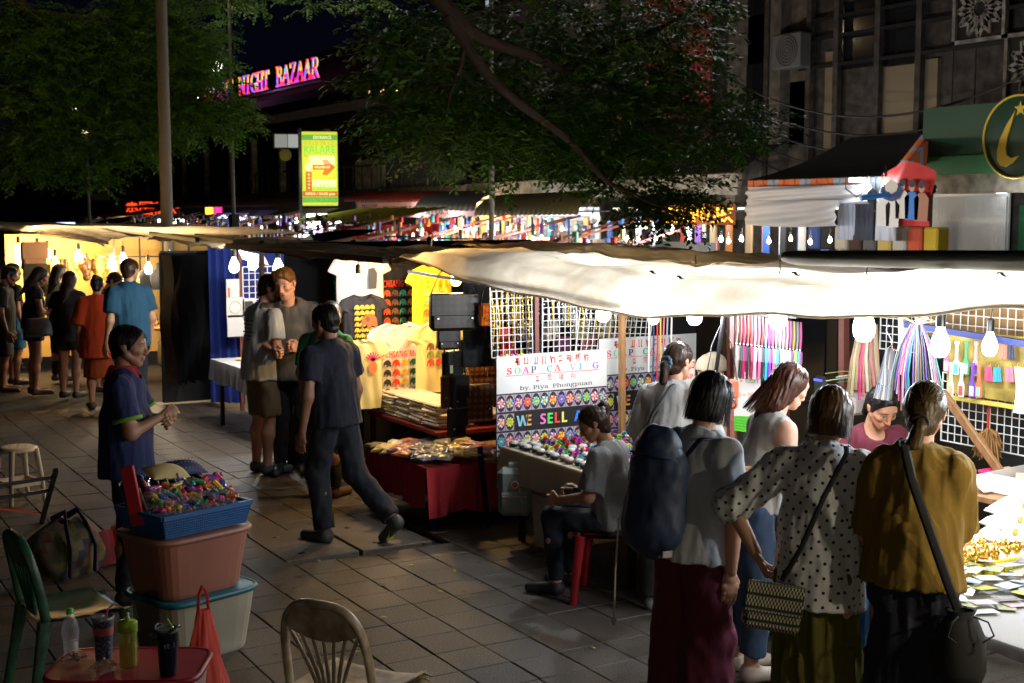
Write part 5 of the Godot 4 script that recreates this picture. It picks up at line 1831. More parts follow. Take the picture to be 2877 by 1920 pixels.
func wire_grid(label: String,o: Vector3,ux: Vector3,uy: Vector3,w: float,h: float,step: float,m: Material,r := 0.0023) -> Node3D:
	var t := thing("wire_grid",label,"display grid",o)
	var nx := int(round(w / step))
	var ny := int(round(h / step))
	for i in nx + 1:
		var b := B.new()
		b.bar(ux * (w * i / nx),ux * (w * i / nx) + uy * h,r * (3.0 if i == 0 or i == nx else 2.0))
		obj("wire",b,m,t)
	for j in ny + 1:
		var b := B.new()
		b.bar(uy * (h * j / ny) + ux.cross(uy) * r * 2.2,uy * (h * j / ny) + ux * w + ux.cross(uy) * r * 2.2,r * (3.0 if j == 0 or j == ny else 2.0))
		obj("wire",b,m,t)
	return t
func canopy(label: String,front: Array,ridge: Array,back: Array,m: Material,sag := 0.03,called := "canvas_roof") -> Node3D:
	var t := thing(called,label,"canopy",Vector3.ZERO)
	var lerp_line := func(a: Array,u: float) -> Vector3:
		var x := clampf(u,0.0,1.0) * (a.size() - 1)
		var i := mini(int(x),a.size() - 2)
		var f := x - i
		var p0: Vector3 = a[maxi(i - 1,0)]
		var p3: Vector3 = a[mini(i + 2,a.size() - 1)]
		return (a[i] as Vector3).cubic_interpolate(a[i + 1],p0,p3,f)
	var b := B.new()
	var f := func(u: float,v: float) -> Vector3:
		var p: Vector3 = lerp_line.call(front,u)
		var r: Vector3 = lerp_line.call(ridge,u)
		var q: Vector3 = lerp_line.call(back,u)
		var o: Vector3
		if v < 0.5:
			var e := v * 2.0
			o = p.lerp(r,e)
			o.x = lerpf(p.x,r.x,e * e)
			o.y = lerpf(p.y,r.y,1.0 - pow(1.0 - e,2.2))
		else:
			o = r.lerp(q,v * 2.0 - 1.0)
		o.y += -sag * sin(v * PI) * absf(sin(u * PI * (front.size() - 1))) + 0.012 * sin(u * 23.0 + v * 5.0) + 0.008 * sin(v * 31.0 + u * 11.0) + 0.006 * sin(u * 61.0 - v * 9.0)
		o.x += 0.010 * sin(u * 17.0 + v * 13.0)
		return o
	b.sheet(72,36,f,V(-0.4,1,0))
	obj("sheet",b,m,t)
	b = B.new()
	var hem := []
	for k in 61:
		hem.append(f.call(k / 60.0,0.0) + V(0.004,0,0))
	b.tube(hem,0.007,6)
	obj("hem",b,m,t)
	return t
func near_stalls() -> void:
	var fr := [V(4.47,2.07,-9.85),V(4.47,1.955,-8.9),V(4.47,1.857,-7.9),V(4.47,1.80,-6.9),V(4.47,1.795,-6.1),V(4.47,1.84,-5.2),V(4.47,1.90,-4.39),V(4.47,1.985,-3.55),V(4.47,2.03,-2.7)]
	var rd := [V(4.95,2.09,-9.9),V(4.92,2.115,-8.9),V(4.95,2.10,-7.9),V(4.95,2.06,-6.9),V(4.95,2.045,-6.1),V(4.95,2.07,-5.2),V(4.95,2.11,-4.4),V(4.95,2.15,-3.5),V(4.95,2.17,-2.7)]
	var bk := [V(6.5,2.0,-9.9),V(6.5,2.03,-8.9),V(6.5,2.03,-7.9),V(6.5,2.02,-6.9),V(6.5,2.0,-6.1),V(6.5,2.0,-5.2),V(6.5,2.03,-4.4),V(6.5,2.06,-3.5),V(6.5,2.08,-2.7)]
	canopy("long sagging off-white tarpaulin roof glowing over the leather and soap stalls",fr,rd,bk,mats.canvas_white)
	canopy("buff tarpaulin flap lying over the middle of the white roof",[V(4.96,2.11,-9.5),V(4.96,2.115,-8.4),V(4.96,2.09,-7.3),V(5.0,2.055,-6.3)],[V(5.25,2.125,-9.6),V(5.3,2.145,-8.4),V(5.3,2.125,-7.3),V(5.2,2.065,-6.3)],[V(6.3,2.04,-9.6),V(6.3,2.08,-8.4),V(6.3,2.07,-7.3),V(6.2,2.04,-6.3)],mats.canvas_buff,0.01)
	var b := B.new()
	b.tube([V(5.15,2.124,-5.715),V(5.1,2.124,-5.574),V(5.05,2.134,-5.117),V(5,2.15,-4.482),V(5,2.16,-3.977),V(5,2.164,-3.684)],[0.040,0.052,0.055,0.058,0.06,0.06],18,true,0.8)
	one("rolled_tarpaulin","dark glossy rolled up tarpaulin lying along the white roof","tarpaulin",b,relief(mat("roll",L(0.02,0.019,0.015),0.3),texs.canvas,0.3,V(0.5,1,1)))
	for q in [V(4.6,2.02,-6.261),V(4.56,2.004,-5.945),V(4.62,2.059,-5.062),V(4.62,2.108,-3.782),V(4.75,2.053,-7.544)]:
		b = B.new()
		b.sheet(5,3,func(a: float,c: float): return q + V(0.01 * sin(c * 3.0),0.008 + 0.010 * sin(a * 6.0),(a - 0.5) * 0.06) + V((c - 0.5) * 0.02 * sin(a * PI),0,0))
		one("dry_leaf","dry brown leaf lying on the white tarpaulin","leaf",b,mat("dry_leaf",L(0.03,0.02,0.012),0.8),"dry leaves on the tarpaulin")
	var ru: Material = mats.rust
	pole("frame_pole","rust red post in front of the soap carving banner",V(4.98,0,-8.18),V(4.96,1.9,-8.18),0.032,ru)
	pole("frame_pole","rust red post between the leather straps and price card",V(5,1.035,-5.977) * V(1,0,1),V(5,1.783,-6.028),0.03,ru)
	pole("frame_pole","thin dark post beside the hanging leather wallets",V(5.1,1.332,-6.286),V(5.1,1.781,-6.206),0.018,mats.dark_steel)
	pole("frame_pole","rust red post behind the hanging wallets",V(6.3,0.959,-6.962) * V(1,0,1),V(6.3,1.669,-6.984),0.045,ru)
	pole("frame_pole","red post at the back between van and leather belts",V(6.4,1.345,-6.472) * V(1,0,1),V(6.4,1.696,-6.525),0.05,ru)
	pole("frame_pole","pale steel post beside the bundle of ribbons",V(6.2,1.751,-5.815),V(6.2,1.371,-5.793),0.04,mats.white_wire)
	pole("frame_pole","brown post at the right end of the soap banner",V(5.62,0,-8.0),V(5.6,1.95,-8.0),0.04,mats.wood)
	pole("roof_rail","dark steel rail running under the front edge of the tarpaulin",V(4.62,1.90,-9.6),V(4.62,1.80,-6.4),0.022,mats.dark_steel)
	pole("roof_rail","blue black steel rail above the key fob board",V(6,1.708,-5.597),V(6,1.656,-4.558),0.035,mats.blue_steel)
	pole("roof_rail","steel rail carrying the hanging wallets",V(5.35,1.742,-6.562),V(5.35,1.762,-5.836),0.02,mats.dark_steel)
	table("folding_table","soap carving table under the cream cloth",V(5.22,0,-7.35),V(1.0,0.68,1.45),mats.wood,mats.dark_steel)
	drape(V(4.62,0,-8.1),V(5.78,0.70,-6.55),[0.06,0.3,0.12,0.22],mats.cream_cloth,"tablecloth","cream cloth hanging over the front of the soap table")
	banner("large printed banner reading SOAP CARVING and WE SELL ART behind the soap table",V(4.62,0.40,-8.16),0.96,0.95,true)
	banner("second soap carving banner partly covered behind the first",V(5.56,0.47,-8.24),0.93,0.95,false)
	var zg := -8.3
	var wm: Material = mats.white_wire
	wire_grid("white wire grid above the left part of the soap banner",V(4.66,1.32,zg),Vector3.RIGHT,V(-0.03,1,0).normalized(),0.40,0.54,0.052,wm)
	wire_grid("narrow white wire grid in the middle above the soap banner",V(5.08,1.33,zg + 0.02),Vector3.RIGHT,Vector3.UP,0.30,0.44,0.05,wm)
	wire_grid("tilted white wire grid right of the narrow one",V(5.36,1.33,zg + 0.04),V(1,-0.06,0).normalized(),V(0.13,1,0).normalized(),0.68,0.44,0.05,wm)
	var lc := table("leather_counter","long leather goods counter on blue steel legs",V(5.14,0,-5.75),V(0.64,0.86,1.9),mats.wood,mats.blue_steel)
	b = B.new()
	b.box(V(0,0.80,0.955),V(0.64,0.05,0.03))
	b.box(V(-0.33,0.80,0),V(0.03,0.05,1.9))
	obj("apron_rail",b,mats.blue_steel,lc)
	table("rear_bench","side bench by the black grid with clear box and yellow tray",V(6.1,0,-4.62),V(1.0,0.88,0.7),mats.wood,mats.blue_steel)
	table("gift_table","low table of gifts and cards at the right edge",V(4.72,0,-3.45),V(1.2,0.72,1.25),mats.white_plastic,mats.dark_steel)
	drape(V(4.1,0,-4.1),V(5.35,0.735,-2.8),[0.2,0.2,0.02,0.05],mats.white_cloth,"tablecloth","white plastic cloth on the gift table",0.004)
	b = B.new()
	b.box(V(6.62,0.75,-4.6),V(0.03,1.5,1.5))
	one("backing_board","plain black panel behind the white grid at the right","panel",b,mats.black_cloth)
	wire_grid("white wire grid on the black panel holding the feather duster",V(6.3,0.983,-5.568),V(0,0,1),Vector3.UP,0.62,0.42,0.052,wm)
	wire_grid("white wire grid high behind the blue rail",V(6.5,1.62,-5.915),V(0,0,1),Vector3.UP,1.0,0.25,0.06,wm)
	wire_grid("white wire grid behind the dark leather straps",V(6.45,1.482,-6.237),V(0,0,1),Vector3.UP,0.32,0.36,0.05,wm)
	b = B.new()
	b.sheet(10,6,func(a: float,c: float): return V(6.7,1.565,-6.133) + V(0.03 * sin(a * 12.0),0.28 * c,a * 1.5),Vector3.LEFT)
	one("brown_wrap","brown paper sheet hung behind the high grid","sheet",b,mat("kraft",L(0.30,0.17,0.06),0.8))
	var kb := thing("fob_board","yellow painted board hung with luggage tags and key fobs","display board",V(6.15,1.282,-5.426))
	b = B.new()
	b.bev(V(0.03,0.20,0.55),V(0.025,0.36,1.1),0.004)
	obj("board",b,tri_tex(mat("fob_yellow",L(0.50,0.38,0.08),0.7),noise_tex("blot",0.02),Vector3.ONE * 0.5),kb)
	for y in [0.0,0.39]:
		b = B.new()
		b.bev(V(0.0,y,0.55),V(0.035,0.025,1.12),0.004)
		obj("ledge",b,mat("ledge_yellow",L(0.62,0.50,0.10),0.6),kb)
	b = B.new()
	b.bev(V(5.95,1.08,-4.98),V(0.03,0.05,0.75),0.004,Basis(Vector3.RIGHT,0.75))
	one("wooden_brace","wooden brace leaning under the key fob board","brace",b,mats.wood)
	table("stack_table","low red table piled with folded T-shirts",V(5.2,0,-10.0),V(0.95,0.62,1.4),mat("red_paint",L(0.22,0.01,0.01),0.5),mats.rust)
	table("low_table","low table of bagged clothes at the front of the T-shirt stall",V(4.66,0,-9.1),V(0.72,0.48,0.98),mats.wood,mats.blue_steel)
	drape(V(4.26,0,-9.64),V(5.04,0.49,-8.58),[0.2,0.4,0.36,0.30],mats.red_cloth,"tablecloth","dark red cloth hanging from the low clothes table",0.02)
	pole("frame_pole","blue steel leg at the corner of the red table",V(4.75,0,-8.52),V(4.70,0.62,-8.56),0.03,mats.blue_steel)
	b = B.new()
	b.sheet(16,10,func(a: float,c: float): return V(lerpf(4.3,7.0,a),lerpf(0.0,2.1,c),-11.6 + 0.04 * sin(a * 22.0)),Vector3.BACK)
	one("back_cloth","black cloth wall behind the hanging T-shirts","cloth",b,mats.black_cloth)
	b = B.new()
	b.sheet(10,8,func(a: float,c: float): return V(4.62 + 0.03 * sin(a * 14.0),lerpf(0.02,0.95,c),lerpf(-11.5,-10.6,a)),Vector3.LEFT)
	one("dark_drape","black cloth hanging below the white T-shirts","cloth",b,mats.black_cloth)
	canopy("dark brown tarpaulin roof edged in black over the T-shirt stall",[V(4.1,2.04,-12.6),V(4.1,2.01,-11.2),V(4.12,2.0,-9.9),V(4.2,2.01,-9.0)],[V(4.5,2.11,-12.7),V(4.5,2.10,-11.2),V(4.5,2.08,-9.9),V(4.6,2.06,-9.2)],[V(6.6,2.02,-12.7),V(6.6,2.0,-11.2),V(6.6,1.98,-9.9),V(6.6,1.98,-9.7)],mats.canvas_grey)
	pole("roof_rail","thick black rail along the front of the brown tarpaulin",V(4.11,2.045,-12.65),V(4.14,2.02,-9.0),0.05,mats.black_plastic)
	b = B.new()
	b.sheet(10,4,func(a: float,c: float): return V(4.864,2.051,-13).lerp(V(5.433,2.203,-12),a) + V(0,(c - 0.4) * 0.10 * sin(a * PI * 0.9 + 0.25),0.03 * sin(a * 9.0)),Vector3.BACK)
	one("black_flap","black folded canvas flap sticking up over the roofs","canvas",b,mats.black_cloth)
	for q in [[5.3,-12.3],[4.35,-12.35],[5.8,-11.9]]:
		pole("frame_pole","rust brown post under the brown tarpaulin",V(q[0],0,q[1]),V(q[0],2.1,q[1]),0.04,ru,"posts under the brown tarpaulin")
	b = B.new()
	b.sheet(40,16,func(a: float,c: float): return V(lerpf(4.78,5.10,a),lerpf(0.08,2.0,c) ,-15.5 + 0.035 * sin(a * 26.0 + c * 2.0) * (1.2 - c * 0.6) + 0.3 * a),Vector3.BACK)
	one("blue_curtain","bright blue curtain gathered at the side of the jewellery stall","curtain",b,mats.blue_curtain)
	b = B.new()
	b.sheet(40,12,func(a: float,c: float): return V(lerpf(5.1,7.2,a),lerpf(0.3,2.02,c),-15.25 + 0.03 * sin(a * 31.0 + c * 4.0)),Vector3.BACK)
	one("blue_backdrop","blue sheet stretched behind the jewellery grid","curtain",b,mats.blue_curtain)
	wire_grid("white wire grid on the blue sheet between the hanging bulbs",V(5.08,0.95,-15.1),Vector3.RIGHT,Vector3.UP,1.15,0.78,0.075,wm,0.004)
	pole("frame_pole","rust brown post at the edge of the blue curtain",V(5.06,0,-15.15),V(5.06,2.0,-15.15),0.04,ru)
	pole("frame_pole","wooden post at the right of the blue sheet",V(5.994,0.227,-14.6),V(5.991,1.589,-14.6),0.06,mats.wood)
	table("folding_table","small jewellery table under white cloth beside the blue curtain",V(4.85,0,-13.6),V(0.75,0.73,1.3),mats.wood,mats.dark_steel)
	drape(V(4.42,0,-14.3),V(5.3,0.745,-12.9),[0.2,0.2,0.18,0.24],mats.white_cloth,"tablecloth","white cloth on the jewellery table")
	canopy("grey buff canvas roof over the jewellery stall",[V(4.3,2.03,-16.4),V(4.3,2.04,-15.2),V(4.3,2.0,-13.9),V(4.2,2.03,-12.8)],[V(4.7,2.09,-16.4),V(4.7,2.09,-15.2),V(4.7,2.06,-13.9),V(4.6,2.06,-12.8)],[V(6.6,2.04,-16.4),V(6.6,2.04,-15.2),V(6.6,2.02,-13.9),V(6.6,2.0,-12.8)],mats.canvas_buff)
	for q in [[-16.3,-14.3],[-14.4,-13.0]]:
		pole("roof_rail","black rail along the buff canvas roof",V(4.32,2.12,q[0]),V(4.3,2.07,q[1]),0.045,mats.black_plastic,"rails of the buff roof")
	b = B.new()
	b.sheet(12,4,func(a: float,c: float): return V(4.5,1.98,-13.512).lerp(V(4.5,1.947,-12.699),a) + V(0.05 * c,-0.10 * c,0.02 * sin(a * 12.0)),V(-1,0,1))
	one("white_flap","white plastic strip glowing above the cool bulbs","canvas",b,mats.canvas_white)
	var dk := thing("clothes_rail","black garments packed on a rail between the two stalls","clothes rail",V(4.612,0.989,-15.75) * V(1,0,1))
	for k in 7:
		b = B.new()
		b.sheet(10,12,func(a: float,c: float): return V(-0.27 + k * 0.095 + 0.03 * sin(c * 9.0 + k),1.86 - 1.55 * c,0.4 * (a - 0.5) * (1.0 + 0.3 * c) + 0.03 * sin(a * 14.0 + k)),Vector3.LEFT)
		obj("garment",b,mats.black_cloth if k % 3 else mats.navy_tee,dk)
	b = B.new()
	b.box(V(0.06,0.95,-0.35),V(0.62,1.85,0.05))
	obj("back_sheet",b,mats.black_cloth,dk)
	b = B.new()
	b.tube([V(-0.34,1.9,0),V(0.4,1.9,0)],0.015,6)
	obj("rail",b,mats.dark_steel,dk)
	canopy("pale canvas roof lit warm from below over the mask stall",[V(3.5,2.10,-25.0),V(3.5,2.10,-22.5),V(3.6,2.09,-19.2),V(3.9,1.97,-16.9)],[V(3.9,2.2,-25.0),V(3.9,2.2,-22.5),V(4.0,2.18,-19.2),V(4.2,2.06,-16.9)],[V(6.6,2.16,-25.0),V(6.6,2.16,-22.5),V(6.6,2.14,-19.2),V(6.6,2.08,-16.9)],mats.canvas_white)
	for q in [[3.62,-24.5,-20.5,2.15],[3.8,-20.8,-17.0,2.06],[4.3,-19.5,-16.6,2.12]]:
		pole("roof_rail","black rail along the mask stall roof",V(q[0],q[3],q[1]),V(q[0] + 0.15,q[3] - 0.07,q[2]),0.04,mats.black_plastic,"rails of the mask stall roof")
	b = B.new()
	b.sheet(20,10,func(a: float,c: float): return V(lerpf(3.3,6.6,a),lerpf(0.2,2.05,c),-20.6 + 0.03 * sin(a * 20.0)),Vector3.BACK)
	one("straw_backdrop","straw coloured cloth lit behind the hanging masks","cloth",b,mat("straw",L(0.42,0.29,0.10),0.9))
	for q in [4.72,5.1,5.45,5.85]:
		pole("shelf_post","black upright of the mask shelf",V(q,0,-19.9),V(q,2.05,-19.9),0.025,mats.black_plastic,"uprights of the mask shelf")
	pole("shelf_rail","black rail across the mask shelf",V(4.5,1.72,-19.88),V(6.1,1.70,-19.88),0.02,mats.black_plastic)
	table("mask_table","long table of carvings in front of the masks",V(5.0,0,-18.9),V(2.4,0.75,0.9),mats.wood,mats.dark_steel)
	van()
	car()
	bulb(V(5.1,1.687,-7.504),3.2,COOL,"bright white bulb hanging over the wire grids",0.05,0.18)
	bulb(V(5.3,1.67,-7.194),1.2,SOFT,"warm bulb beside the brown post",0.04,0.2)
	bulb(V(5,1.755,-6.366),3.2,COOL,"bright white bulb left of the hanging wallets",0.05,0.18)
	bulb(V(5.2,1.768,-5.838),3.0,COOL,"bright white bulb among the hanging wallets",0.055,0.16)
	bulb(V(5.2,1.759,-5.149),3.4,COOL,"large bright bulb over the pink straps",0.06,0.2)
	bulb(V(4.95,1.742,-4.399),3.6,COOL,"large bulb with grey shoulder in front of the ribbons",0.046,0.2)
	bulb(V(5.6,1.681,-4.646),2.2,COOL,"bulb glowing before the key fob board",0.04,0.2)
	bulb(V(4.85,1.72,-3.5),5.0,COOL,"bulb over the gift table out at the right",0.05,0.25)
	bulb(V(4.45,1.70,-2.55),3.5,SOFT,"warm bulb at the near end of the gift table",0.05,0.3)
	bulb(V(4.4,1.74,-1.5),6.0,SOFT,"warm bulb of the next stall beyond the gift table",0.05,0.3)
	bulb(V(4.437,1.777,-10.2),1.3,COOL,"white bulb hanging before the white T-shirt",0.045,0.18)
	bulb(V(4.873,1.698,-11.8),1.4,COOL,"white bulb left of the T-shirts",0.045,0.2)
	bulb(V(4.945,1.843,-9.4),6.0,WARM,"warm bulb burning between the T-shirts and the bags",0.045,0.12)
	bulb(V(5.056,2.004,-10.1),5.0,WARM,"warm bulb hidden above the yellow T-shirts",0.045,0.05)
	bulb(V(4.42,1.81,-13.411),3.0,COOL,"pear shaped white bulb nearest the blue curtain",0.052,0.12)
	bulb(V(4.6,1.836,-13.338),3.0,COOL,"pear shaped white bulb second from the curtain",0.052,0.12)
	bulb(V(4.6,1.814,-12.576),3.5,SOFT,"warm bulb with a buff cap above the two young men",0.055,0.1)
	bulb(V(5.2,1.703,-13.539),2.5,WARM,"small amber bulb behind the young men",0.045,0.1)
	bulb(V(4.914,1.638,-12.4),2.0,WARM,"small amber bulb beside the rusty posts",0.035,0.2)
	var ct := thing("tube_bulb","long white spiral bulb hanging behind the young men","light bulb",V(5.1,1.554,-13.533))
	b = B.new()
	b.lathe([W(0,-0.14),W(0.05,-0.14),W(0.045,0.13),W(0,0.13)],Transform3D(),12)
	obj("glowing_tube",b,glow("tube_cool",COOL,5.0),ct)
	lamp_light(ct,Vector3.ZERO,1.5,COOL,0.04)
	for q in [[42,570,4.0,WARM],[42,600,3.0,WARM],[85,565,5.0,WARM],[105,573,5.0,WARM],[126,603,3.0,WARM],[350,610,4.0,WARM],[386,612,4.0,SOFT],[282,590,4.0,SOFT],[56,620,2.0,SOFT]]:
		pass
	var mk := [V(3.387,1.829,-20),V(3.415,1.664,-20.2),V(3.645,1.806,-20),V(3.783,1.759,-20),V(3.811,1.645,-19.6),V(4.881,1.578,-18.6),V(5.079,1.601,-18.2),V(4.728,1.691,-19.4),V(4.185,1.727,-19.8)]
	for k in 9:
		bulb(mk[k],5.0,SOFT if k in [5,7] else WARM,"%s warm bulb from the left glowing over the mask stall" % ORD[k],0.055,0.06,"bulbs of the mask stall")
func van() -> void:
	var t := thing("van","dark grey brown van parked behind the leather stall","van",V(8.2,0,-8.2))
	var dk := mat("van_paint",L(0.045,0.036,0.025),0.35,0.3)
	var b := B.new()
	var prof := PackedVector2Array([W(-2.4,0.35),W(2.5,0.35),W(2.55,0.9),W(2.45,1.15),W(1.9,1.9),W(1.5,2.0),W(-2.2,2.0),W(-2.4,1.8)])
	b.prism(prof,1.7,Transform3D(ry(PI / 2),V(0,-0.14,0)))
	obj("body",b,dk,t)
	for k in 3:
		b = B.new()
		b.box(V(-0.86,1.34,-1.35 + k * 1.3),V(0.02,0.55,1.15))
		obj("window",b,mats.night_glass,t)
	for z in [-1.45,1.5]:
		var w := Node3D.new()
		w.name = "wheel"
		t.add_child(w,true)
		w.position = V(-0.86,0.19,z)
		b = B.new()
		b.lathe([W(0.16,0.1),W(0.3,0.1),W(0.33,0.05),W(0.33,-0.08),W(0.16,-0.08)],Transform3D(Basis(Vector3.BACK,PI / 2),Vector3.ZERO),28)
		obj("tyre",b,mats.black_plastic,w)
		b = B.new()
		b.lathe([W(0,0.1),W(0.08,0.11),W(0.19,0.06),W(0.2,0.0)],Transform3D(Basis(Vector3.BACK,PI / 2),Vector3.ZERO),20)
		obj("rim",b,mats.dark_steel,w)
		b = B.new()
		b.tube(range(15).map(func(i): return V(0.0,sin(PI * i / 14.0) * 0.43,cos(PI * i / 14.0) * 0.43)),0.035,6)
		obj("wheel_arch",b,dk,w)
	b = B.new()
	for y in [0.55,0.95]:
		b.box(V(-0.856,y - 0.1,0),V(0.02,0.03,4.2))
	for z in [-0.7,0.65]:
		b.box(V(-0.853,1.0,z),V(0.012,1.5,0.015))
	obj("trim_line",b,mats.black_plastic,t)
	var sc := thing("card_reader","small black device with a blue lit bar near the van wheel","device",V(6.2,1.222,-6.516))
	b = B.new()
	b.bev(Vector3.ZERO,V(0.05,0.12,0.12),0.02)
	obj("casing",b,mats.black_plastic,sc)
	b = B.new()
	b.box(V(-0.03,0.035,0),V(0.012,0.014,0.07))
	obj("lit_bar",b,glow("blue_led",L(0.1,0.12,1),3.0),sc)
func car() -> void:
	var t := thing("car","dark car with glowing red tail lamp beyond the soap stall","car",V(8.6,0,-12.6))
	var pn := mat("car_paint",L(0.03,0.008,0.008),0.25,0.3)
	var b := B.new()
	b.prism(PackedVector2Array([W(-2.1,0.3),W(2.1,0.3),W(2.15,0.7),W(1.95,0.95),W(1.2,1.02),W(0.7,1.45),W(-0.9,1.45),W(-1.5,0.98),W(-2.1,0.85)]),1.6,Transform3D(ry(-PI / 2),V(0,-0.14,0)))
	obj("body",b,pn,t)
	b = B.new()
	b.box(V(0,1.08,0.98),V(1.3,0.45,0.02),Basis(Vector3.RIGHT,-0.8))
	obj("rear_window",b,mats.night_glass,t)
	for s in [-1,1]:
		b = B.new()
		b.bev(V(s * 0.62,0.74,2.12),V(0.32,0.13,0.08),0.03)
		obj("tail_lamp",b,glow("tail_red",L(1,0.10,0.03),5.0),t)
		b = B.new()
		b.lathe([W(0.0,0.1),W(0.3,0.1),W(0.32,0.0),W(0.3,-0.1),W(0,-0.1)],Transform3D(Basis(Vector3.BACK,PI / 2),V(s * 0.74,0.17,1.3)),20)
		obj("wheel",b,mats.black_plastic,t)
	b = B.new()
	b.box(V(0,0.55,2.16),V(0.45,0.12,0.02))
	obj("number_plate",b,mat("plate",L(0.4,0.3,0.05),0.5),t)
	lamp_light(t,V(-0.62,0.74,2.3),0.4,L(1,0.1,0.03),0.05)
func cpt(cx: float,cy: float) -> Vector2:
	return W(cx,cy)
func tee_shape(w: float,h: float,vest: bool,kid := 0.0) -> B:
	var b := B.new()
	var half := w * 0.36
	for side in [1.0,-1.0]:
		b.sheet(22,34,func(a: float,c: float):
			var x := (a - 0.5) * 2.0
			var y := h * (0.5 - c)
			var d := c * h / w
			var hw := half * (1.0 + 0.05 * c)
			if vest and d < 0.34:
				hw = w * lerpf(0.2,0.36,smoothstep(0.0,0.34,d))
			elif not vest and d < 0.33:
				hw = w * (lerpf(0.17,0.41,d / 0.09) if d < 0.09 else (lerpf(0.41,0.5,(d - 0.09) / 0.15) if d < 0.24 else lerpf(0.5,0.36,smoothstep(0.25,0.33,d))))
			var top := 0.0
			if d < 0.1:
				top -= w * (0.11 if side > 0.0 else 0.04) * maxf(0.0,1.0 - pow(x * hw / (0.16 * w),2.0)) * (1.0 - d / 0.1)
			return V(x * hw,y + top,side * (0.018 + 0.012 * sin(x * 5.0 + c * 6.0) * c + 0.008 * sin(x * 13.0 - c * 4.0)) * sqrt(maxf(0.0,1.0 - pow(absf(x),6.0)))),V(0,0,side))
	return b
func tee_thing(w: float,h: float,col: Color,label: String,xf: Transform3D,vest := false) -> Node3D:
	var t := thing("hanging_shirt",label,"shirt")
	t.transform = xf
	obj("cloth",tee_shape(w,h,vest),mats.get("t_" + str(hash(col)),mat("t_" + str(hash(col)),col,0.85)),t)
	return t
func elephant(b: B,p: Vector2,s: float,z: float,col: Color) -> void:
	b.col = col
	var body := PackedVector2Array()
	for q in [[-9,6],[-5,9],[0,10],[5,8],[8,4],[9,-2],[9,-8],[5,-8],[4.5,-5],[1,-5],[0.5,-8],[-4,-8],[-4,-3],[-7,-2],[-9,-4],[-9.5,-8],[-12,-8],[-12,-3],[-11,3]]:
		body.append(p + W(q[0],q[1]) * s * 0.1)
	b.prism(body,0.001,P(V(0,0,z)),false)
	b.col = col.lerp(Color(0.02,0.02,0.02),0.5)
	b.prism(ngon(s * 0.26,9,1.0,1.2) ,0.001,P(V(p.x - s * 0.35,p.y + s * 0.35,z + 0.001)),false)
func elephants(t: Node3D,rows: int,cols: int,dx: float,dy: float,top: float,s: float,pal: Array,sd: int) -> void:
	var b := B.new()
	for j in rows:
		for i in cols:
			var last := j == rows - 1 and i == cols - 1
			elephant(b,W((i - (cols - 1) / 2.0) * dx,top - j * dy),s,0.045,pal[(i * 3 + j * 5 + sd) % pal.size()])
	obj("printed_elephants",b,mats.print,t)
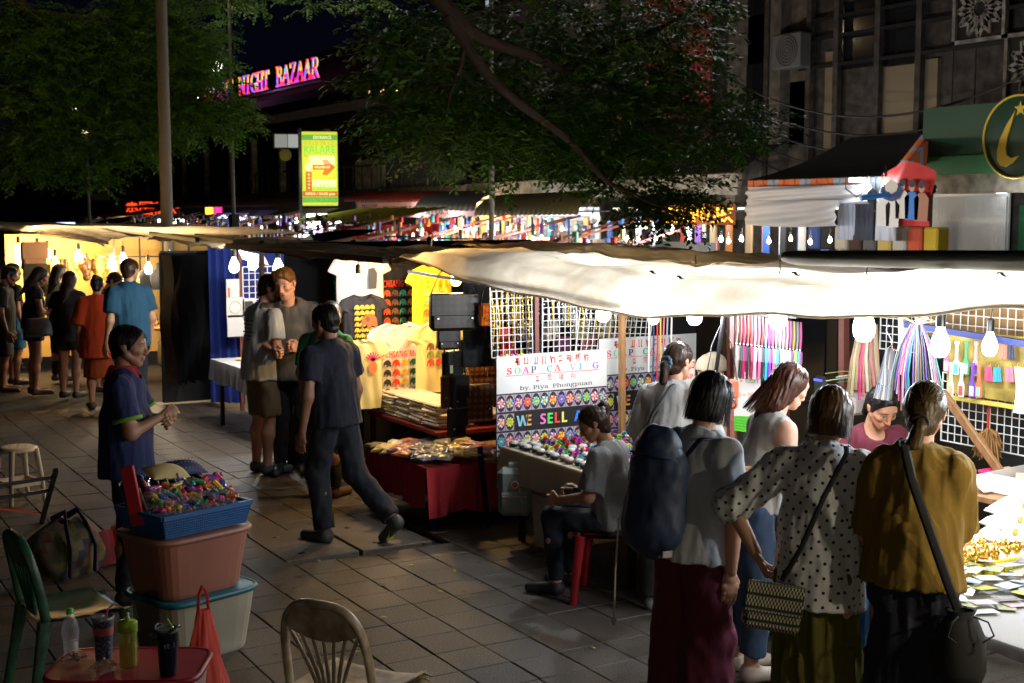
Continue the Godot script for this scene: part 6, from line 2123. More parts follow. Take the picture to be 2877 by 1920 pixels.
func shirts() -> void:
	var bright := [L(0.75,0.10,0.03),L(0.10,0.45,0.30),L(0.75,0.60,0.08),L(0.22,0.10,0.05),L(0.8,0.2,0.02)]
	var deep := [L(0.6,0.04,0.01),L(0.02,0.16,0.05),L(0.02,0.02,0.02),L(0.6,0.35,0.03),L(0.7,0.10,0.02)]
	var red := mat("print_red",L(0.75,0.06,0.02),0.7)
	var z := -11.0
	var t := tee_thing(0.62,0.48,L(0.70,0.71,0.76),"white T-shirt hung top left behind the bulb",P(V(4.759,1.771,-10.9)))
	var b := B.new()
	b.col = L(0.05,0.06,0.09)
	b.prism(PackedVector2Array([W(0.06,-0.1),W(0.14,-0.1),W(0.15,0.04),W(0.12,0.09),W(0.07,0.08)]),0.001,P(V(0,0.02,0.045)),false)
	obj("printed_figure",b,mats.print,t)
	t = tee_thing(0.58,0.74,L(0.012,0.011,0.013),"black T-shirt printed CHIANG MAI over rows of coloured elephants",P(V(5.223,1.558,-11.1)))
	text("CHIANG MAI",10,0.062,0.34,at(V(0.0,0.16,0.045)),red,t,0.002)
	elephants(t,4,4,0.082,0.085,0.07,0.034,bright,0)
	t = tee_thing(0.60,0.72,L(0.85,0.66,0.03),"yellow T-shirt printed with faint orange elephants",Transform3D(Basis(Vector3.UP,0.15),V(5.385,1.544,-10.7)))
	elephants(t,4,3,0.09,0.085,0.10,0.034,[L(0.8,0.5,0.08),L(0.65,0.5,0.15),L(0.45,0.22,0.05)],1)
	var th := B.new()
	glyphs(th,["28 48 58 50;28 20","08 28 38 30;00 30","38 31 51","18 10 38 50 58","28 58 50;28 20 40"],at(V(0,0.19,0.045)),0.055,0.01,1.6)
	obj("thai_lettering",th,mat("print_amber",L(0.7,0.35,0.02),0.7),t)
	t = tee_thing(0.50,0.53,L(0.014,0.016,0.028),"navy T-shirt with a block of yellow elephants and one brown elephant",P(V(4.652,1.399,-10.6)))
	elephants(t,7,4,0.048,0.050,0.15,0.022,[L(0.65,0.5,0.05),L(0.55,0.42,0.05)],0)
	b = B.new()
	elephant(b,W(0.05,0.02),0.075,0.05,L(0.28,0.11,0.04))
	obj("printed_elephant",b,mats.print,t)
	t = tee_thing(0.66,0.70,L(0.78,0.70,0.60),"white T-shirt printed CHIANG MAI over elephants, lit yellow",P(V(4.948,1.06,-10.5)))
	text("CHIANG MAI",10,0.055,0.34,at(V(0.02,0.07,0.045)),red,t,0.002)
	elephants(t,4,4,0.085,0.085,-0.01,0.035,deep,2)
	t = tee_thing(0.58,0.62,L(0.75,0.66,0.30),"pale yellow T-shirt with three rows of dark elephants",P(V(5.232,1.102,-10.3)))
	elephants(t,3,3,0.085,0.07,0.10,0.036,[L(0.2,0.09,0.05),L(0.6,0.08,0.03),L(0.25,0.27,0.05)],0)
	t = tee_thing(0.60,0.62,L(0.72,0.70,0.40),"cream T-shirt with a pineapple print behind the walking man",P(V(4.514,0.989,-10.4)))
	b = B.new()
	b.col = L(0.75,0.22,0.10)
	b.prism(ngon(0.05,14,0.8,1.2),0.001,at(V(0.12,0.05,0.045)),false)
	b.col = L(0.6,0.04,0.18)
	for k in 7:
		b.stroke(PackedVector2Array([W(0.12,0.11),W(0.12 + 0.07 * cos(0.4 + k * 0.38),0.11 + 0.07 * sin(0.4 + k * 0.38))]),0.014,at(V(0,0,0.046)))
	obj("printed_pineapple",b,mats.print,t)
	for q in [[V(4.736,1.534,-11.8),0.25,0.75,L(0.06,0.09,0.07),"dark floral cloth panel left of the T-shirts"],[V(4.771,1.497,-11.7),0.10,0.7,L(0.30,0.07,0.06),"red diamond patterned strip beside the floral panel"],[V(4.784,1.344,-11.5),0.05,0.9,L(0.02,0.22,0.24),"teal strip of cloth beside the navy T-shirt"],[V(4.882,1.541,-11.6),0.2,0.5,L(0.03,0.04,0.045),"black speckled cloth behind the white T-shirt"]]:
		b = B.new()
		b.sheet(8,8,func(a: float,c: float): return V((a - 0.5) * q[1],(c - 0.5) * q[2],0.01 * sin(a * 9.0 + c * 5.0)),Vector3.BACK)
		var o := one("cloth_strip",q[4],"cloth",b,tri_tex(mat("strip%d" % hash(q[4]),q[3] * 2.0,0.8),noise_tex("blotchy",0.06,Color(0.2,0.2,0.2),Color.WHITE,1,128),Vector3.ONE * 3.0))
		o.position = q[0]
	var r := RandomNumberGenerator.new()
	r.seed = 5
	var tones := [L(0.62,0.55,0.42),L(0.45,0.42,0.40),L(0.68,0.62,0.5),L(0.30,0.30,0.33),L(0.55,0.5,0.48)]
	for s in 5:
		for k in 8:
			b = B.new()
			b.bev(Vector3.ZERO,V(0.34,0.024,0.24),0.011)
			var o := one("folded_shirt","%s layer of the %s stack of folded T-shirts from the bags" % [ORD[k],ORD[s]],"shirt",b,mat("fold%d" % r.randi_range(0,4),tones[(s + k) % 5],0.55),"folded T-shirts on the red table")
			o.position = V(4.92 + r.randfn() * 0.012,0.634 + k * 0.0255,-9.50 - s * 0.265 + r.randfn() * 0.012)
			o.rotation.y = r.randfn() * 0.06
	for s in 5:
		for k in 2:
			b = B.new()
			b.bev(Vector3.ZERO,V(0.34,0.024,0.24),0.011)
			var o := one("folded_shirt","pale folded T-shirt, %s of the %s back stack" % [ORD[k],ORD[s]],"shirt",b,mat("fold%d" % ((s + k) % 3),tones[0],0.55),"folded T-shirts on the back stacks")
			o.position = V(5.3,0.68 + k * 0.0255,-9.50 - s * 0.265)
			b = B.new()
	var cl := [L(0.10,0.08,0.03),L(0.45,0.44,0.42),L(0.35,0.10,0.03),L(0.10,0.12,0.16),L(0.25,0.23,0.18),L(0.5,0.38,0.12),L(0.3,0.12,0.16),L(0.04,0.05,0.12),L(0.08,0.09,0.06)]
	var nm := ["olive","pale grey","rust red","slate","stone","golden","plum","navy","moss"]
	for k in 34:
		b = B.new()
		var w := r.randf_range(0.16,0.24)
		var d := r.randf_range(0.13,0.18)
		var ph := r.randf() * 6.0
		b.sheet(9,9,func(a: float,c: float): return V((a - 0.5) * w,0.030 * sqrt(maxf(0.0,sin(a * PI) * sin(c * PI))) + 0.006 * sin(a * 13.0 + ph) * sin(c * 11.0 + ph),(c - 0.5) * d))
		b.box(V(0,-0.004,0),V(w,0.01,d))
		var i := k % 9
		var o := one("bagged_garment","%s garment folded in clear plastic on the low front table" % nm[i],"garment",b,mat("bagged%d" % i,cl[i],0.28),"bagged garments on the low table")
		o.position = V(4.32 + 0.145 * (k % 5) + r.randfn() * 0.02,0.505 + 0.022 * int(k / 12.0) + r.randf() * 0.008,-9.55 + 0.145 * (int(k / 5.0) % 7) + r.randfn() * 0.02)
		o.rotation = V(r.randfn() * 0.08,r.randf() * 3.0,r.randfn() * 0.08)
func flower(b: B,p: Vector2,w: float,h: float,c1: Color,c2: Color,mid: Color,tile: Color,xf: Transform3D) -> void:
	var z := func(d: float) -> Transform3D: return xf * P(V(p.x,p.y,d))
	b.col = tile
	b.prism(rect(w * 0.96,h * 0.96),0.0006,z.call(0.001),false)
	b.col = L(0.02,0.012,0.03)
	b.prism(ngon(w * 0.47,16,1.0,h / w),0.0006,z.call(0.0016),false)
	for ring in 2:
		for k in 9:
			var a := TAU * (k + 0.5 * ring) / 9.0
			b.col = (c1 if (k + ring) % 2 else c2)
			var rr := w * (0.30 - 0.10 * ring)
			var q := Transform3D(Basis(Vector3.BACK,a),V(p.x + cos(a) * rr,p.y + sin(a) * rr * 1.12,0.0022 + 0.0006 * ring))
			b.prism(ngon(w * 0.15,7,1.15,0.72),0.0005,xf * q,false)
	b.col = mid
	b.prism(ngon(w * 0.12,9),0.0006,z.call(0.0036),false)
func banner(label: String,o: Vector3,w: float,h: float,full: bool) -> void:
	var t := thing("printed_banner",label,"banner",o)
	var b := B.new()
	b.box(V(w / 2,h / 2,-0.006),V(w,h,0.010))
	obj("board",b,mat("banner_black",L(0.012,0.011,0.013),0.5),t)
	b = B.new()
	b.box(V(w / 2,h - 0.14,0.0015),V(w,0.28,0.003))
	obj("white_panel",b,mat("banner_paper",L(0.60,0.60,0.60),0.6),t)
	var c := w * 0.5
	var X := func(x: float,y: float) -> Transform3D: return at(V(x,y,0.0045))
	b = B.new()
	glyphs(b,["04 15 13 04 25 35;08 17 28 38 48 47;28 24 30 35 55 50","08 17 08;08 01 51 59;22","38 30 60 69;20 10","19 10 20;59 50 60","08 18;08 20 24 37 57 66 60","18 28 17 18;18 58;12 22 11 12;12 52","04 15 13 04;08 17 38 48 57 50;15 35 40","08 17 28 48 57 50;17 13 04;35 57;59 79","08 20 24 37 57 66 60"],X.call(c,h - 0.05),0.052,0.022,1.5)
	obj("thai_lettering",b,mat("print_red"),t)
	var soap := "SOAP CARVING"
	var sc := [L(0.7,0.04,0.05),L(0.15,0.55,0.22),L(0.7,0.05,0.3),L(0.06,0.05,0.15),L(0,0,0),L(0.03,0.35,0.15),L(0.75,0.12,0.08),L(0.7,0.72,0.66),L(0.7,0.25,0.25),L(0.1,0.35,0.7),L(0.72,0.75,0.5),L(0.3,0.12,0.6)]
	for k in soap.length():
		if soap[k] != " ":
			text(soap[k],11,0.050,0.0,X.call(c + (k - 5.5) * 0.068,h - 0.118) * Transform3D(Basis().scaled(V(1.15,1,1)),Vector3.ZERO),mat("soap%d" % k,sc[k],0.6),t,0.002,"letter")
	b = B.new()
	b.box(V(c,h - 0.152,0.004),V(w * 0.84,0.004,0.002))
	obj("underline",b,mat("print_red"),t)
	b = B.new()
	glyphs(b,["28 78;18 58;48 14;48 84;45 41;22 20 70 72 22;21 71","48 39;19 16 76 79 19;18 78;14 84;44 41;01 91","08 48 41;01 08;14 34;24 20;59 50;58 98;56 96;53 93;50 90;76 70","08 58;28 13;38 03;33 02;36 51;68 62;89 80"],X.call(c + 0.02,h - 0.185),0.042,0.062,0.7)
	obj("chinese_lettering",b,mat("print_brick",L(0.45,0.06,0.05),0.7),t)
	text("by. Piya  Phongpuan",1,0.030,w * 0.66,X.call(c + 0.03,h - 0.247),mat("print_dark",L(0.05,0.05,0.07),0.7),t,0.002)
	var pal := [L(0.75,0.06,0.20),L(0.35,0.6,0.08),L(0.75,0.10,0.05),L(0.05,0.2,0.7),L(0.75,0.72,0.75),L(0.08,0.5,0.6),L(0.8,0.45,0.5),L(0.8,0.6,0.05),L(0.05,0.4,0.3),L(0.75,0.15,0.2),L(0.35,0.08,0.5)]
	b = B.new()
	for row in 5:
		for k in 13:
			if row == 1 and k > 1 and k < 12:
				continue
			var i := k * 3 + row * 4
			flower(b,W((k + 0.5) * w / 13.0,h - 0.352 - 0.138 * row),w / 13.0,0.128,pal[i % 11],pal[(i + 4 + row) % 11],pal[7],L(0.35,0.30,0.38),Transform3D())
	obj("printed_flowers",b,mats.print,t)
	var we := "WE SELL ART"
	var wc := [L(0.25,0.55,0.75),L(0.8,0.4,0.1),L(0,0,0),L(0.75,0.18,0.55),L(0.08,0.6,0.12),L(0.8,0.06,0.05),L(0.7,0.75,0.15),L(0,0,0),L(0.03,0.18,0.75),L(0.65,0.75,0.1),L(0.8,0.1,0.4)]
	for k in we.length():
		if we[k] != " ":
			text(we[k],10,0.078,0.0,X.call(0.205 + k * 0.062 + (0.012 if k == 0 else 0.0),h - 0.49) * Transform3D(Basis().scaled(V(1.05,1,1)),Vector3.ZERO),mat("sell%d" % k,wc[k],0.6),t,0.003,"letter")
func bag(label: String,p: Vector3,turn: float,size: Vector3,col: Color,flap: Color,strap: float,m: Material = null,cat := "bag") -> Node3D:
	var t := thing("hanging_bag",label,cat,p,turn)
	var lm: Material = mats.leather if m == null else m
	var b := B.new()
	b.col = col
	b.bev(Vector3.ZERO,size,minf(size.z,size.x) * 0.22)
	obj("body",b,lm,t)
	b = B.new()
	b.col = flap
	b.bev(V(0,size.y * 0.2,size.z * 0.5 + 0.006),V(size.x * 1.01,size.y * 0.58,0.012),0.005)
	obj("flap",b,lm,t)
	b = B.new()
	for s in [-1,1]:
		b.bev(V(s * size.x * 0.36,-size.y * 0.16,size.z * 0.5 + 0.014),V(0.018,0.014,0.006),0.002)
	obj("buckle",b,mats.chrome,t)
	if strap > 0.0:
		b = B.new()
		b.tube([V(-size.x / 2,size.y * 0.4,0),V(-size.x * 0.3,size.y * 0.5 + strap * 0.6,0),V(0,size.y * 0.5 + strap,0),V(size.x * 0.3,size.y * 0.5 + strap * 0.6,0),V(size.x / 2,size.y * 0.4,0)],0.010,6,true,0.3)
		obj("strap",b,mats.black_plastic,t)
	return t
func tub(called: String,label: String,p: Vector3,turn: float,size: Vector3,m: Material,lid: Material,lid_up := true) -> Node3D:
	var t := thing(called,label,"bin",p,turn)
	var b := B.new()
	var f := 0.84
	var h := size / 2
	var rr := func(k: float,y: float) -> Array:
		var o := []
		for i in 24:
			var a := TAU * (i + 0.5) / 24.0
			var e := 0.35
			o.append(V(signf(cos(a)) * pow(absf(cos(a)),e) * h.x * k,y,signf(sin(a)) * pow(absf(sin(a)),e) * h.z * k))
		return o
	var rings := [rr.call(f - 0.03,0.0),rr.call(f,0.02),rr.call(1.0,size.y)]
	for i in 2:
		for j in 24:
			var n: Vector3 = rings[i][j] + rings[i][(j + 1) % 24]
			b.quad(rings[i][j],rings[i][(j + 1) % 24],rings[i + 1][(j + 1) % 24],rings[i + 1][j],V(n.x,0,n.z))
	obj("body",b,m,t)
	b = B.new()
	var pts: Array = rr.call(1.02,size.y)
	pts.append(pts[0])
	b.tube(pts,0.016,6,false)
	obj("rim",b,lid,t)
	if lid_up:
		b = B.new()
		var top: Array = rr.call(1.0,size.y + 0.012)
		for i in range(1,23):
			var c := V(0,size.y + 0.012,0)
			pass
		var k0 := b.pt(V(0,size.y + 0.004,0),Vector3.UP)
		for q in top:
			b.pt(q,Vector3.UP)
		for j in 24:
			b.tri(k0,k0 + 1 + j,k0 + 1 + (j + 1) % 24)
		obj("lid",b,lid,t)
	return t
func basket(label: String,p: Vector3,turn: float,size: Vector3,m: Material) -> Node3D:
	var t := thing("plastic_basket",label,"basket",p,turn)
	var b := B.new()
	var hx := size.x / 2
	var hz := size.z / 2
	for s in 4:
		var bs := ry(s * PI / 2)
		var l := size.x if s % 2 == 0 else size.z
		var d := hz if s % 2 == 0 else hx
		var n := int(l / 0.014)
		for i in n + 1:
			var x := lerpf(-l / 2,l / 2,float(i) / n)
			b.bar(bs * V(x * 0.9,0.0,d * 0.9),bs * V(x,size.y,d),0.006)
		for j in 9:
			var y := size.y * j / 8.0
			var f := 0.9 + 0.1 * j / 8.0
			b.bar(bs * V(-l / 2 * f,y,d * f),bs * V(l / 2 * f,y,d * f),0.007 if j < 8 else 0.022)
	obj("lattice",b,m,t)
	b = B.new()
	b.box(V(0,0.004,0),V(size.x * 0.9,0.008,size.z * 0.9))
	obj("bottom",b,m,t)
	return t
func goods() -> void:
	shirts()
	var r := RandomNumberGenerator.new()
	r.seed = 9
	var blk := L(0.012,0.012,0.014)
	var mono := paint("monogram",96,96,func(u: float,v: float) -> Color:
		var a := W(fposmod(u * 4.0,1.0) - 0.5,fposmod(v * 4.0,1.0) - 0.5)
		var d := minf(absf(a.length() - 0.26),maxf(absf(a.x + a.y),absf(a.x - a.y)) - 0.12)
		return Color(0.78,0.60,0.36) if d < 0.06 else Color(0.42,0.27,0.14))
	var mb := tri_tex(mat("mono_brown",L(0.36,0.25,0.15),0.5),mono,Vector3.ONE * 5.0)
	var mk := tri_tex(mat("mono_black",L(0.05,0.05,0.05),0.4),mono,Vector3.ONE * 5.0)
	bag("black patterned messenger bag hung highest at the corner of the bag stall",V(4.553,1.635,-8.7),-0.25,V(0.36,0.28,0.11),L(0.03,0.03,0.03),L(0.03,0.03,0.03),0.24,mk)
	bag("small dark brown pouch hanging under the messenger bag",V(4.534,1.422,-8.75),-0.2,V(0.17,0.15,0.08),L(0.03,0.015,0.012),blk,0.12)
	bag("dark navy sling bag with a pale tag below the brown pouch",V(4.596,1.231,-8.8),0.3,V(0.18,0.20,0.08),L(0.012,0.016,0.022),blk,0.2)
	bag("black shoulder bag with buckled strap low in the hanging column",V(4.621,1.002,-8.75),0.2,V(0.14,0.3,0.08),blk,blk,0.3)
	bag("long black bag at the bottom of the hanging column",V(4.605,0.785,-8.75),0.1,V(0.15,0.24,0.08),blk,blk,0.24)
	bag("slim brown leather pouch hanging left of the black shoulder bag",V(4.594,1.002,-8.9),0.2,V(0.09,0.26,0.05),L(0.14,0.06,0.025),L(0.14,0.06,0.025),0.0)
	bag("tan and gold patterned satchel hanging lowest on the right",V(4.854,0.899,-8.9),-0.1,V(0.27,0.29,0.08),L(0.22,0.15,0.05),L(0.20,0.15,0.06),0.2,mb)
	bag("black glossy handbag with green label on the right cluster",V(4.988,1.465,-9),0.3,V(0.2,0.3,0.09),blk,blk,0.3,mats.gloss)
	bag("dark grey felt satchel beside the wire grid",V(4.954,1.363,-8.8),0.1,V(0.16,0.28,0.09),L(0.06,0.06,0.062),L(0.08,0.08,0.08),0.35)
	bag("black rucksack hung high behind the satchels",V(5.071,1.674,-9.2),0.1,V(0.28,0.34,0.12),blk,blk,0.15,mats.gloss)
	bag("brown monogrammed tote deep in the bag stall",V(5.443,1.025,-9.8),0.0,V(0.4,0.3,0.12),L(0.1,0.05,0.03),L(0.1,0.05,0.03),0.2,mb)
	bag("dark brown holdall on the lower shelf of the bag stall",V(5.268,0.557,-9.6),0.0,V(0.5,0.26,0.16),L(0.05,0.02,0.014),L(0.05,0.02,0.014),0.0)
	bag("red bag hanging high near the tarpaulin edge",V(5.208,1.688,-9.5),0.2,V(0.2,0.18,0.06),L(0.3,0.02,0.015),L(0.35,0.03,0.02),0.1)
	for k in 6:
		var b := B.new()
		var p := V(4.994,1.671,-9.3) + V(0.012 * k,0.02 * (k % 2),-0.03 * k)
		b.tube([p,p + V(0.02,-0.25,0.01),p + V(0.0 + 0.01 * k,-0.55 - 0.05 * k,0)],0.011,5,true,0.3)
		one("leather_strap","tan leather strap hanging in the warm light behind the bags","strap",b,mat("tan_strap",L(0.45,0.25,0.08),0.5),"straps behind the bags")
	var b := B.new()
	b.box(V(4.956,1.566,-8.9),V(0.02,0.09,0.004))
	one("green_label","small bright green label on the black handbag","label",b,mat("label_green",L(0.05,0.55,0.22),0.5))
	b = B.new()
	b.box(V(4.547,1.199,-8.72),V(0.025,0.06,0.004))
	one("paper_tag","pale yellow paper tag on the navy sling bag","label",b,mat("label_pale",L(0.55,0.55,0.25),0.6))
	b = B.new()
	b.bev(V(5.35,0.5,-8.9),V(1.2,0.04,0.7),0.01)
	one("lower_shelf","dark shelf carrying the holdall in the bag stall","shelf",b,mats.wood)
	var chm := ["gold","silver"]
	for k in 30:
		b = B.new()
		var x := 4.72 + k * 0.044
		var l := r.randf_range(0.2,0.48)
		var y := 1.80 - 0.004 * k
		b.tube([V(x,y,-8.42),V(x + r.randfn() * 0.01,y - l * 0.5,-8.40),V(x + 0.012,y - l,-8.42)],0.008,5)
		for j in 9:
			b.ell(V(x + r.randfn() * 0.004,y - l * j / 9.0,-8.395),V(0.010,0.012,0.008),Basis(),4,6)
		one("chain_strap","%s chain strap, %s from the left behind the white grids" % [chm[0 if k < 9 or k % 3 == 0 else 1],ORD[mini(k,27)]],"chain",b,mats.gold if k < 9 or k % 3 == 0 else mats.chrome,"chain straps behind the grids")
	var pc := [[L(0.75,0.16,0.02),"orange"],[L(0.015,0.015,0.018),"black"],[L(0.5,0.02,0.02),"red"],[L(0.35,0.22,0.15),"tan"],[L(0.01,0.02,0.12),"dark blue"],[L(0.03,0.03,0.035),"charcoal"],[L(0.01,0.012,0.03),"navy"],[L(0.6,0.55,0.5),"silver"],[L(0.15,0.04,0.10),"plum"],[L(0.45,0.45,0.4),"stone"],[L(0.4,0.38,0.12),"olive gold"],[L(0.55,0.2,0.2),"rose"],[L(0.012,0.012,0.012),"jet"],[L(0.55,0.4,0.12),"mustard"],[L(0.6,0.25,0.3),"pink"],[L(0.2,0.02,0.05),"wine"]]
	for k in 16:
		var x := 4.74 + 0.083 * k
		bag("%s sequined pouch hung behind the white grids" % pc[k][1],V(x,1.62 - 0.14 * (k % 3),-8.52 - 0.02 * (k % 2)),r.randfn() * 0.15,V(0.12,0.17,0.05),pc[k][0],pc[k][0] * 0.8,0.16,mats.gloss,"pouch")
	bag("dark red pouch lying at the foot of the first grid",V(4.84,1.48,-8.46),0.1,V(0.12,0.1,0.06),L(0.3,0.02,0.02),L(0.4,0.05,0.03),0.0,mats.gloss,"pouch")
	b = B.new()
	b.sheet(12,8,func(a: float,c: float): return V(lerpf(4.66,6.9,a),lerpf(1.2,2.0,c),-8.75 + 0.02 * sin(a * 30.0)),Vector3.BACK)
	one("dark_backing","black cloth behind the chains and pouches","cloth",b,mats.black_cloth)
	for k in 7:
		b = B.new()
		var p := V(5.984,1.488,-7.9)
		p.x = 5.78 + 0.035 * k
		b.tube([p + V(0,0.2,0),p + V(0.01 * sin(k),-0.05,0),p + V(0.004 * k,-0.3 - 0.03 * (k % 3),0)],0.010,6,true,0.4)
		one("chain_strap","%s strap hanging right of the brown post" % ["silver","dark blue","red","gold","pink","steel","white"][k],"strap",b,mat("st%d" % k,[L(0.6,0.6,0.6),L(0.03,0.04,0.1),L(0.5,0.02,0.03),L(0.6,0.4,0.08),L(0.6,0.15,0.2),L(0.3,0.32,0.36),L(0.7,0.7,0.7)][k],0.35))
	soaps()
	leather()
	gifts()
	under_tables()
	masks()
func soaps() -> void:
	var r := RandomNumberGenerator.new()
	r.seed = 21
	var cols := [[L(0.65,0.02,0.28),"magenta"],[L(0.7,0.03,0.03),"red"],[L(0.10,0.08,0.6),"violet blue"],[L(0.45,0.04,0.6),"purple"],[L(0.08,0.5,0.6),"turquoise"],[L(0.75,0.72,0.68),"white"],[L(0.75,0.28,0.05),"orange"],[L(0.75,0.45,0.4),"salmon"],[L(0.08,0.55,0.05),"green"],[L(0.75,0.65,0.08),"yellow"]]
	var bowl := B.new()
	bowl.lathe([W(0.018,0),W(0.030,0.004),W(0.037,0.018),W(0.036,0.026),W(0.032,0.024),W(0,0.020)],Transform3D(),14)
	var bm := bowl.mesh()
	var petals := B.new()
	for ring in 3:
		for k in 8:
			var a := TAU * (k + 0.5 * ring) / 8.0
			var rr := 0.024 - 0.008 * ring
			var d := V(cos(a),0,sin(a))
			var s := V(-sin(a),0,cos(a)) * 0.009
			var p := d * (rr - 0.010) + V(0,0.024 + 0.005 * ring,0)
			petals.quad(p - s * 0.5,p + d * 0.010 - s + V(0,0.006,0),p + d * 0.016 + V(0,0.010 + 0.004 * ring,0),p + d * 0.010 + s + V(0,0.006,0),Vector3.UP + d * 0.4)
	petals.ell(V(0,0.034,0),V(0.008,0.010,0.008),Basis(),5,8)
	var pmesh := petals.mesh()
	var dome := B.new()
	dome.lathe([W(0.034,0.024),W(0.032,0.036),W(0.022,0.045),W(0,0.048)],Transform3D(),14)
	var dm := dome.mesh()
	for i in 15:
		for j in 11:
			var p := V(4.69 + j * 0.088 + 0.02 * (i % 2),0.703,-8.03 + i * 0.092)
			if r.randf() < 0.05:
				continue
			var lid := j == 0 or (j == 1 and i < 3) or r.randf() < 0.07
			var c: Array = cols[(i * 3 + j * 7 + r.randi() % 4) % 10]
			var br := r.randf() < 0.25
			var t := thing("carved_soap",("domed soap bowl with grey lid, %s in the %s row from the left" % [ORD[j],ORD[i]] if lid else "%s carved soap flower bowl, %s in the %s row from the left" % [c[1],ORD[j],ORD[i]]),"soap carving",p,r.randf() * 6.0,"carved soaps on the table")
			obj("bowl",bm,mat("bowl_brown",L(0.14,0.06,0.025),0.35) if br else mat("bowl_black",L(0.012,0.01,0.01),0.3),t)
			if lid:
				obj("domed_lid",dm,mat("dome",L(0.35,0.34,0.32),0.18),t)
			else:
				obj("petals",pmesh,mat("petal_%s" % c[1],c[0],0.4),t)
	var t := thing("price_card","white handwritten card reading 1 = 100/1, 5-9 = 90/1, 85/1","sign",V(5.35,1.247,-6.286),-0.62)
	var b := B.new()
	b.bev(Vector3.ZERO,V(0.18,0.28,0.006),0.002)
	obj("card",b,mat("card_white",L(0.50,0.50,0.49),0.6),t)
	var gn := mat("ink_green",L(0.08,0.13,0.01),0.7)
	var og := mat("ink_orange",L(0.45,0.12,0.02),0.7)
	text("1 = 100/1",0,0.030,0.135,at(V(0.005,0.085,0.004)),gn,t,0.001)
	text("5-9 = 90/1",0,0.032,0.155,at(V(0.0,-0.005,0.004)),og,t,0.001)
	text("85/1",0,0.030,0.065,at(V(0.045,-0.095,0.004)),gn,t,0.001)
	var c2 := thing("flower_card","printed card of red soap flowers lettered SOAP beside the second banner","sign",V(5.6,1.243,-7.277),-0.5)
	b = B.new()
	b.bev(Vector3.ZERO,V(0.2,0.22,0.006),0.002)
	obj("card",b,mat("card_white"),c2)
	b = B.new()
	for k in 4:
		flower(b,W(-0.07 + 0.048 * k,0.075),0.046,0.05,[L(0.7,0.05,0.05),L(0.1,0.2,0.6),L(0.7,0.1,0.2),L(0.8,0.3,0.1)][k],L(0.75,0.5,0.5),L(0.8,0.6,0.1),L(0.4,0.05,0.05),at(V(0,0,0.003)))
	flower(b,W(-0.07,0.015),0.046,0.06,L(0.08,0.3,0.6),L(0.3,0.6,0.8),L(0.7,0.7,0.7),L(0.05,0.15,0.3),at(V(0,0,0.003)))
	obj("printed_flowers",b,mats.print,c2)
	text("SOAP",11,0.032,0.12,at(V(0.03,-0.005,0.004)),mat("print_red"),c2,0.001)
	for k in 5:
		b = B.new()
		b.tube([V(-0.008,0,0),V(-0.01,0.022,0),V(0,0.03,0),V(0.01,0.022,0),V(0.008,0,0)],0.002,5)
		b.box(V(0,-0.006,0),V(0.024,0.014,0.012))
		var o := one("binder_clip","metal clip gripping the top edge of the soap banner","clip",b,mat("clip%d" % (k % 3),[L(0.6,0.05,0.05),L(0.5,0.5,0.05),L(0.4,0.05,0.3)][k % 3],0.4),"clips on the soap banner")
		o.position = V(4.66 + 0.042 * k,1.357,-8.155)
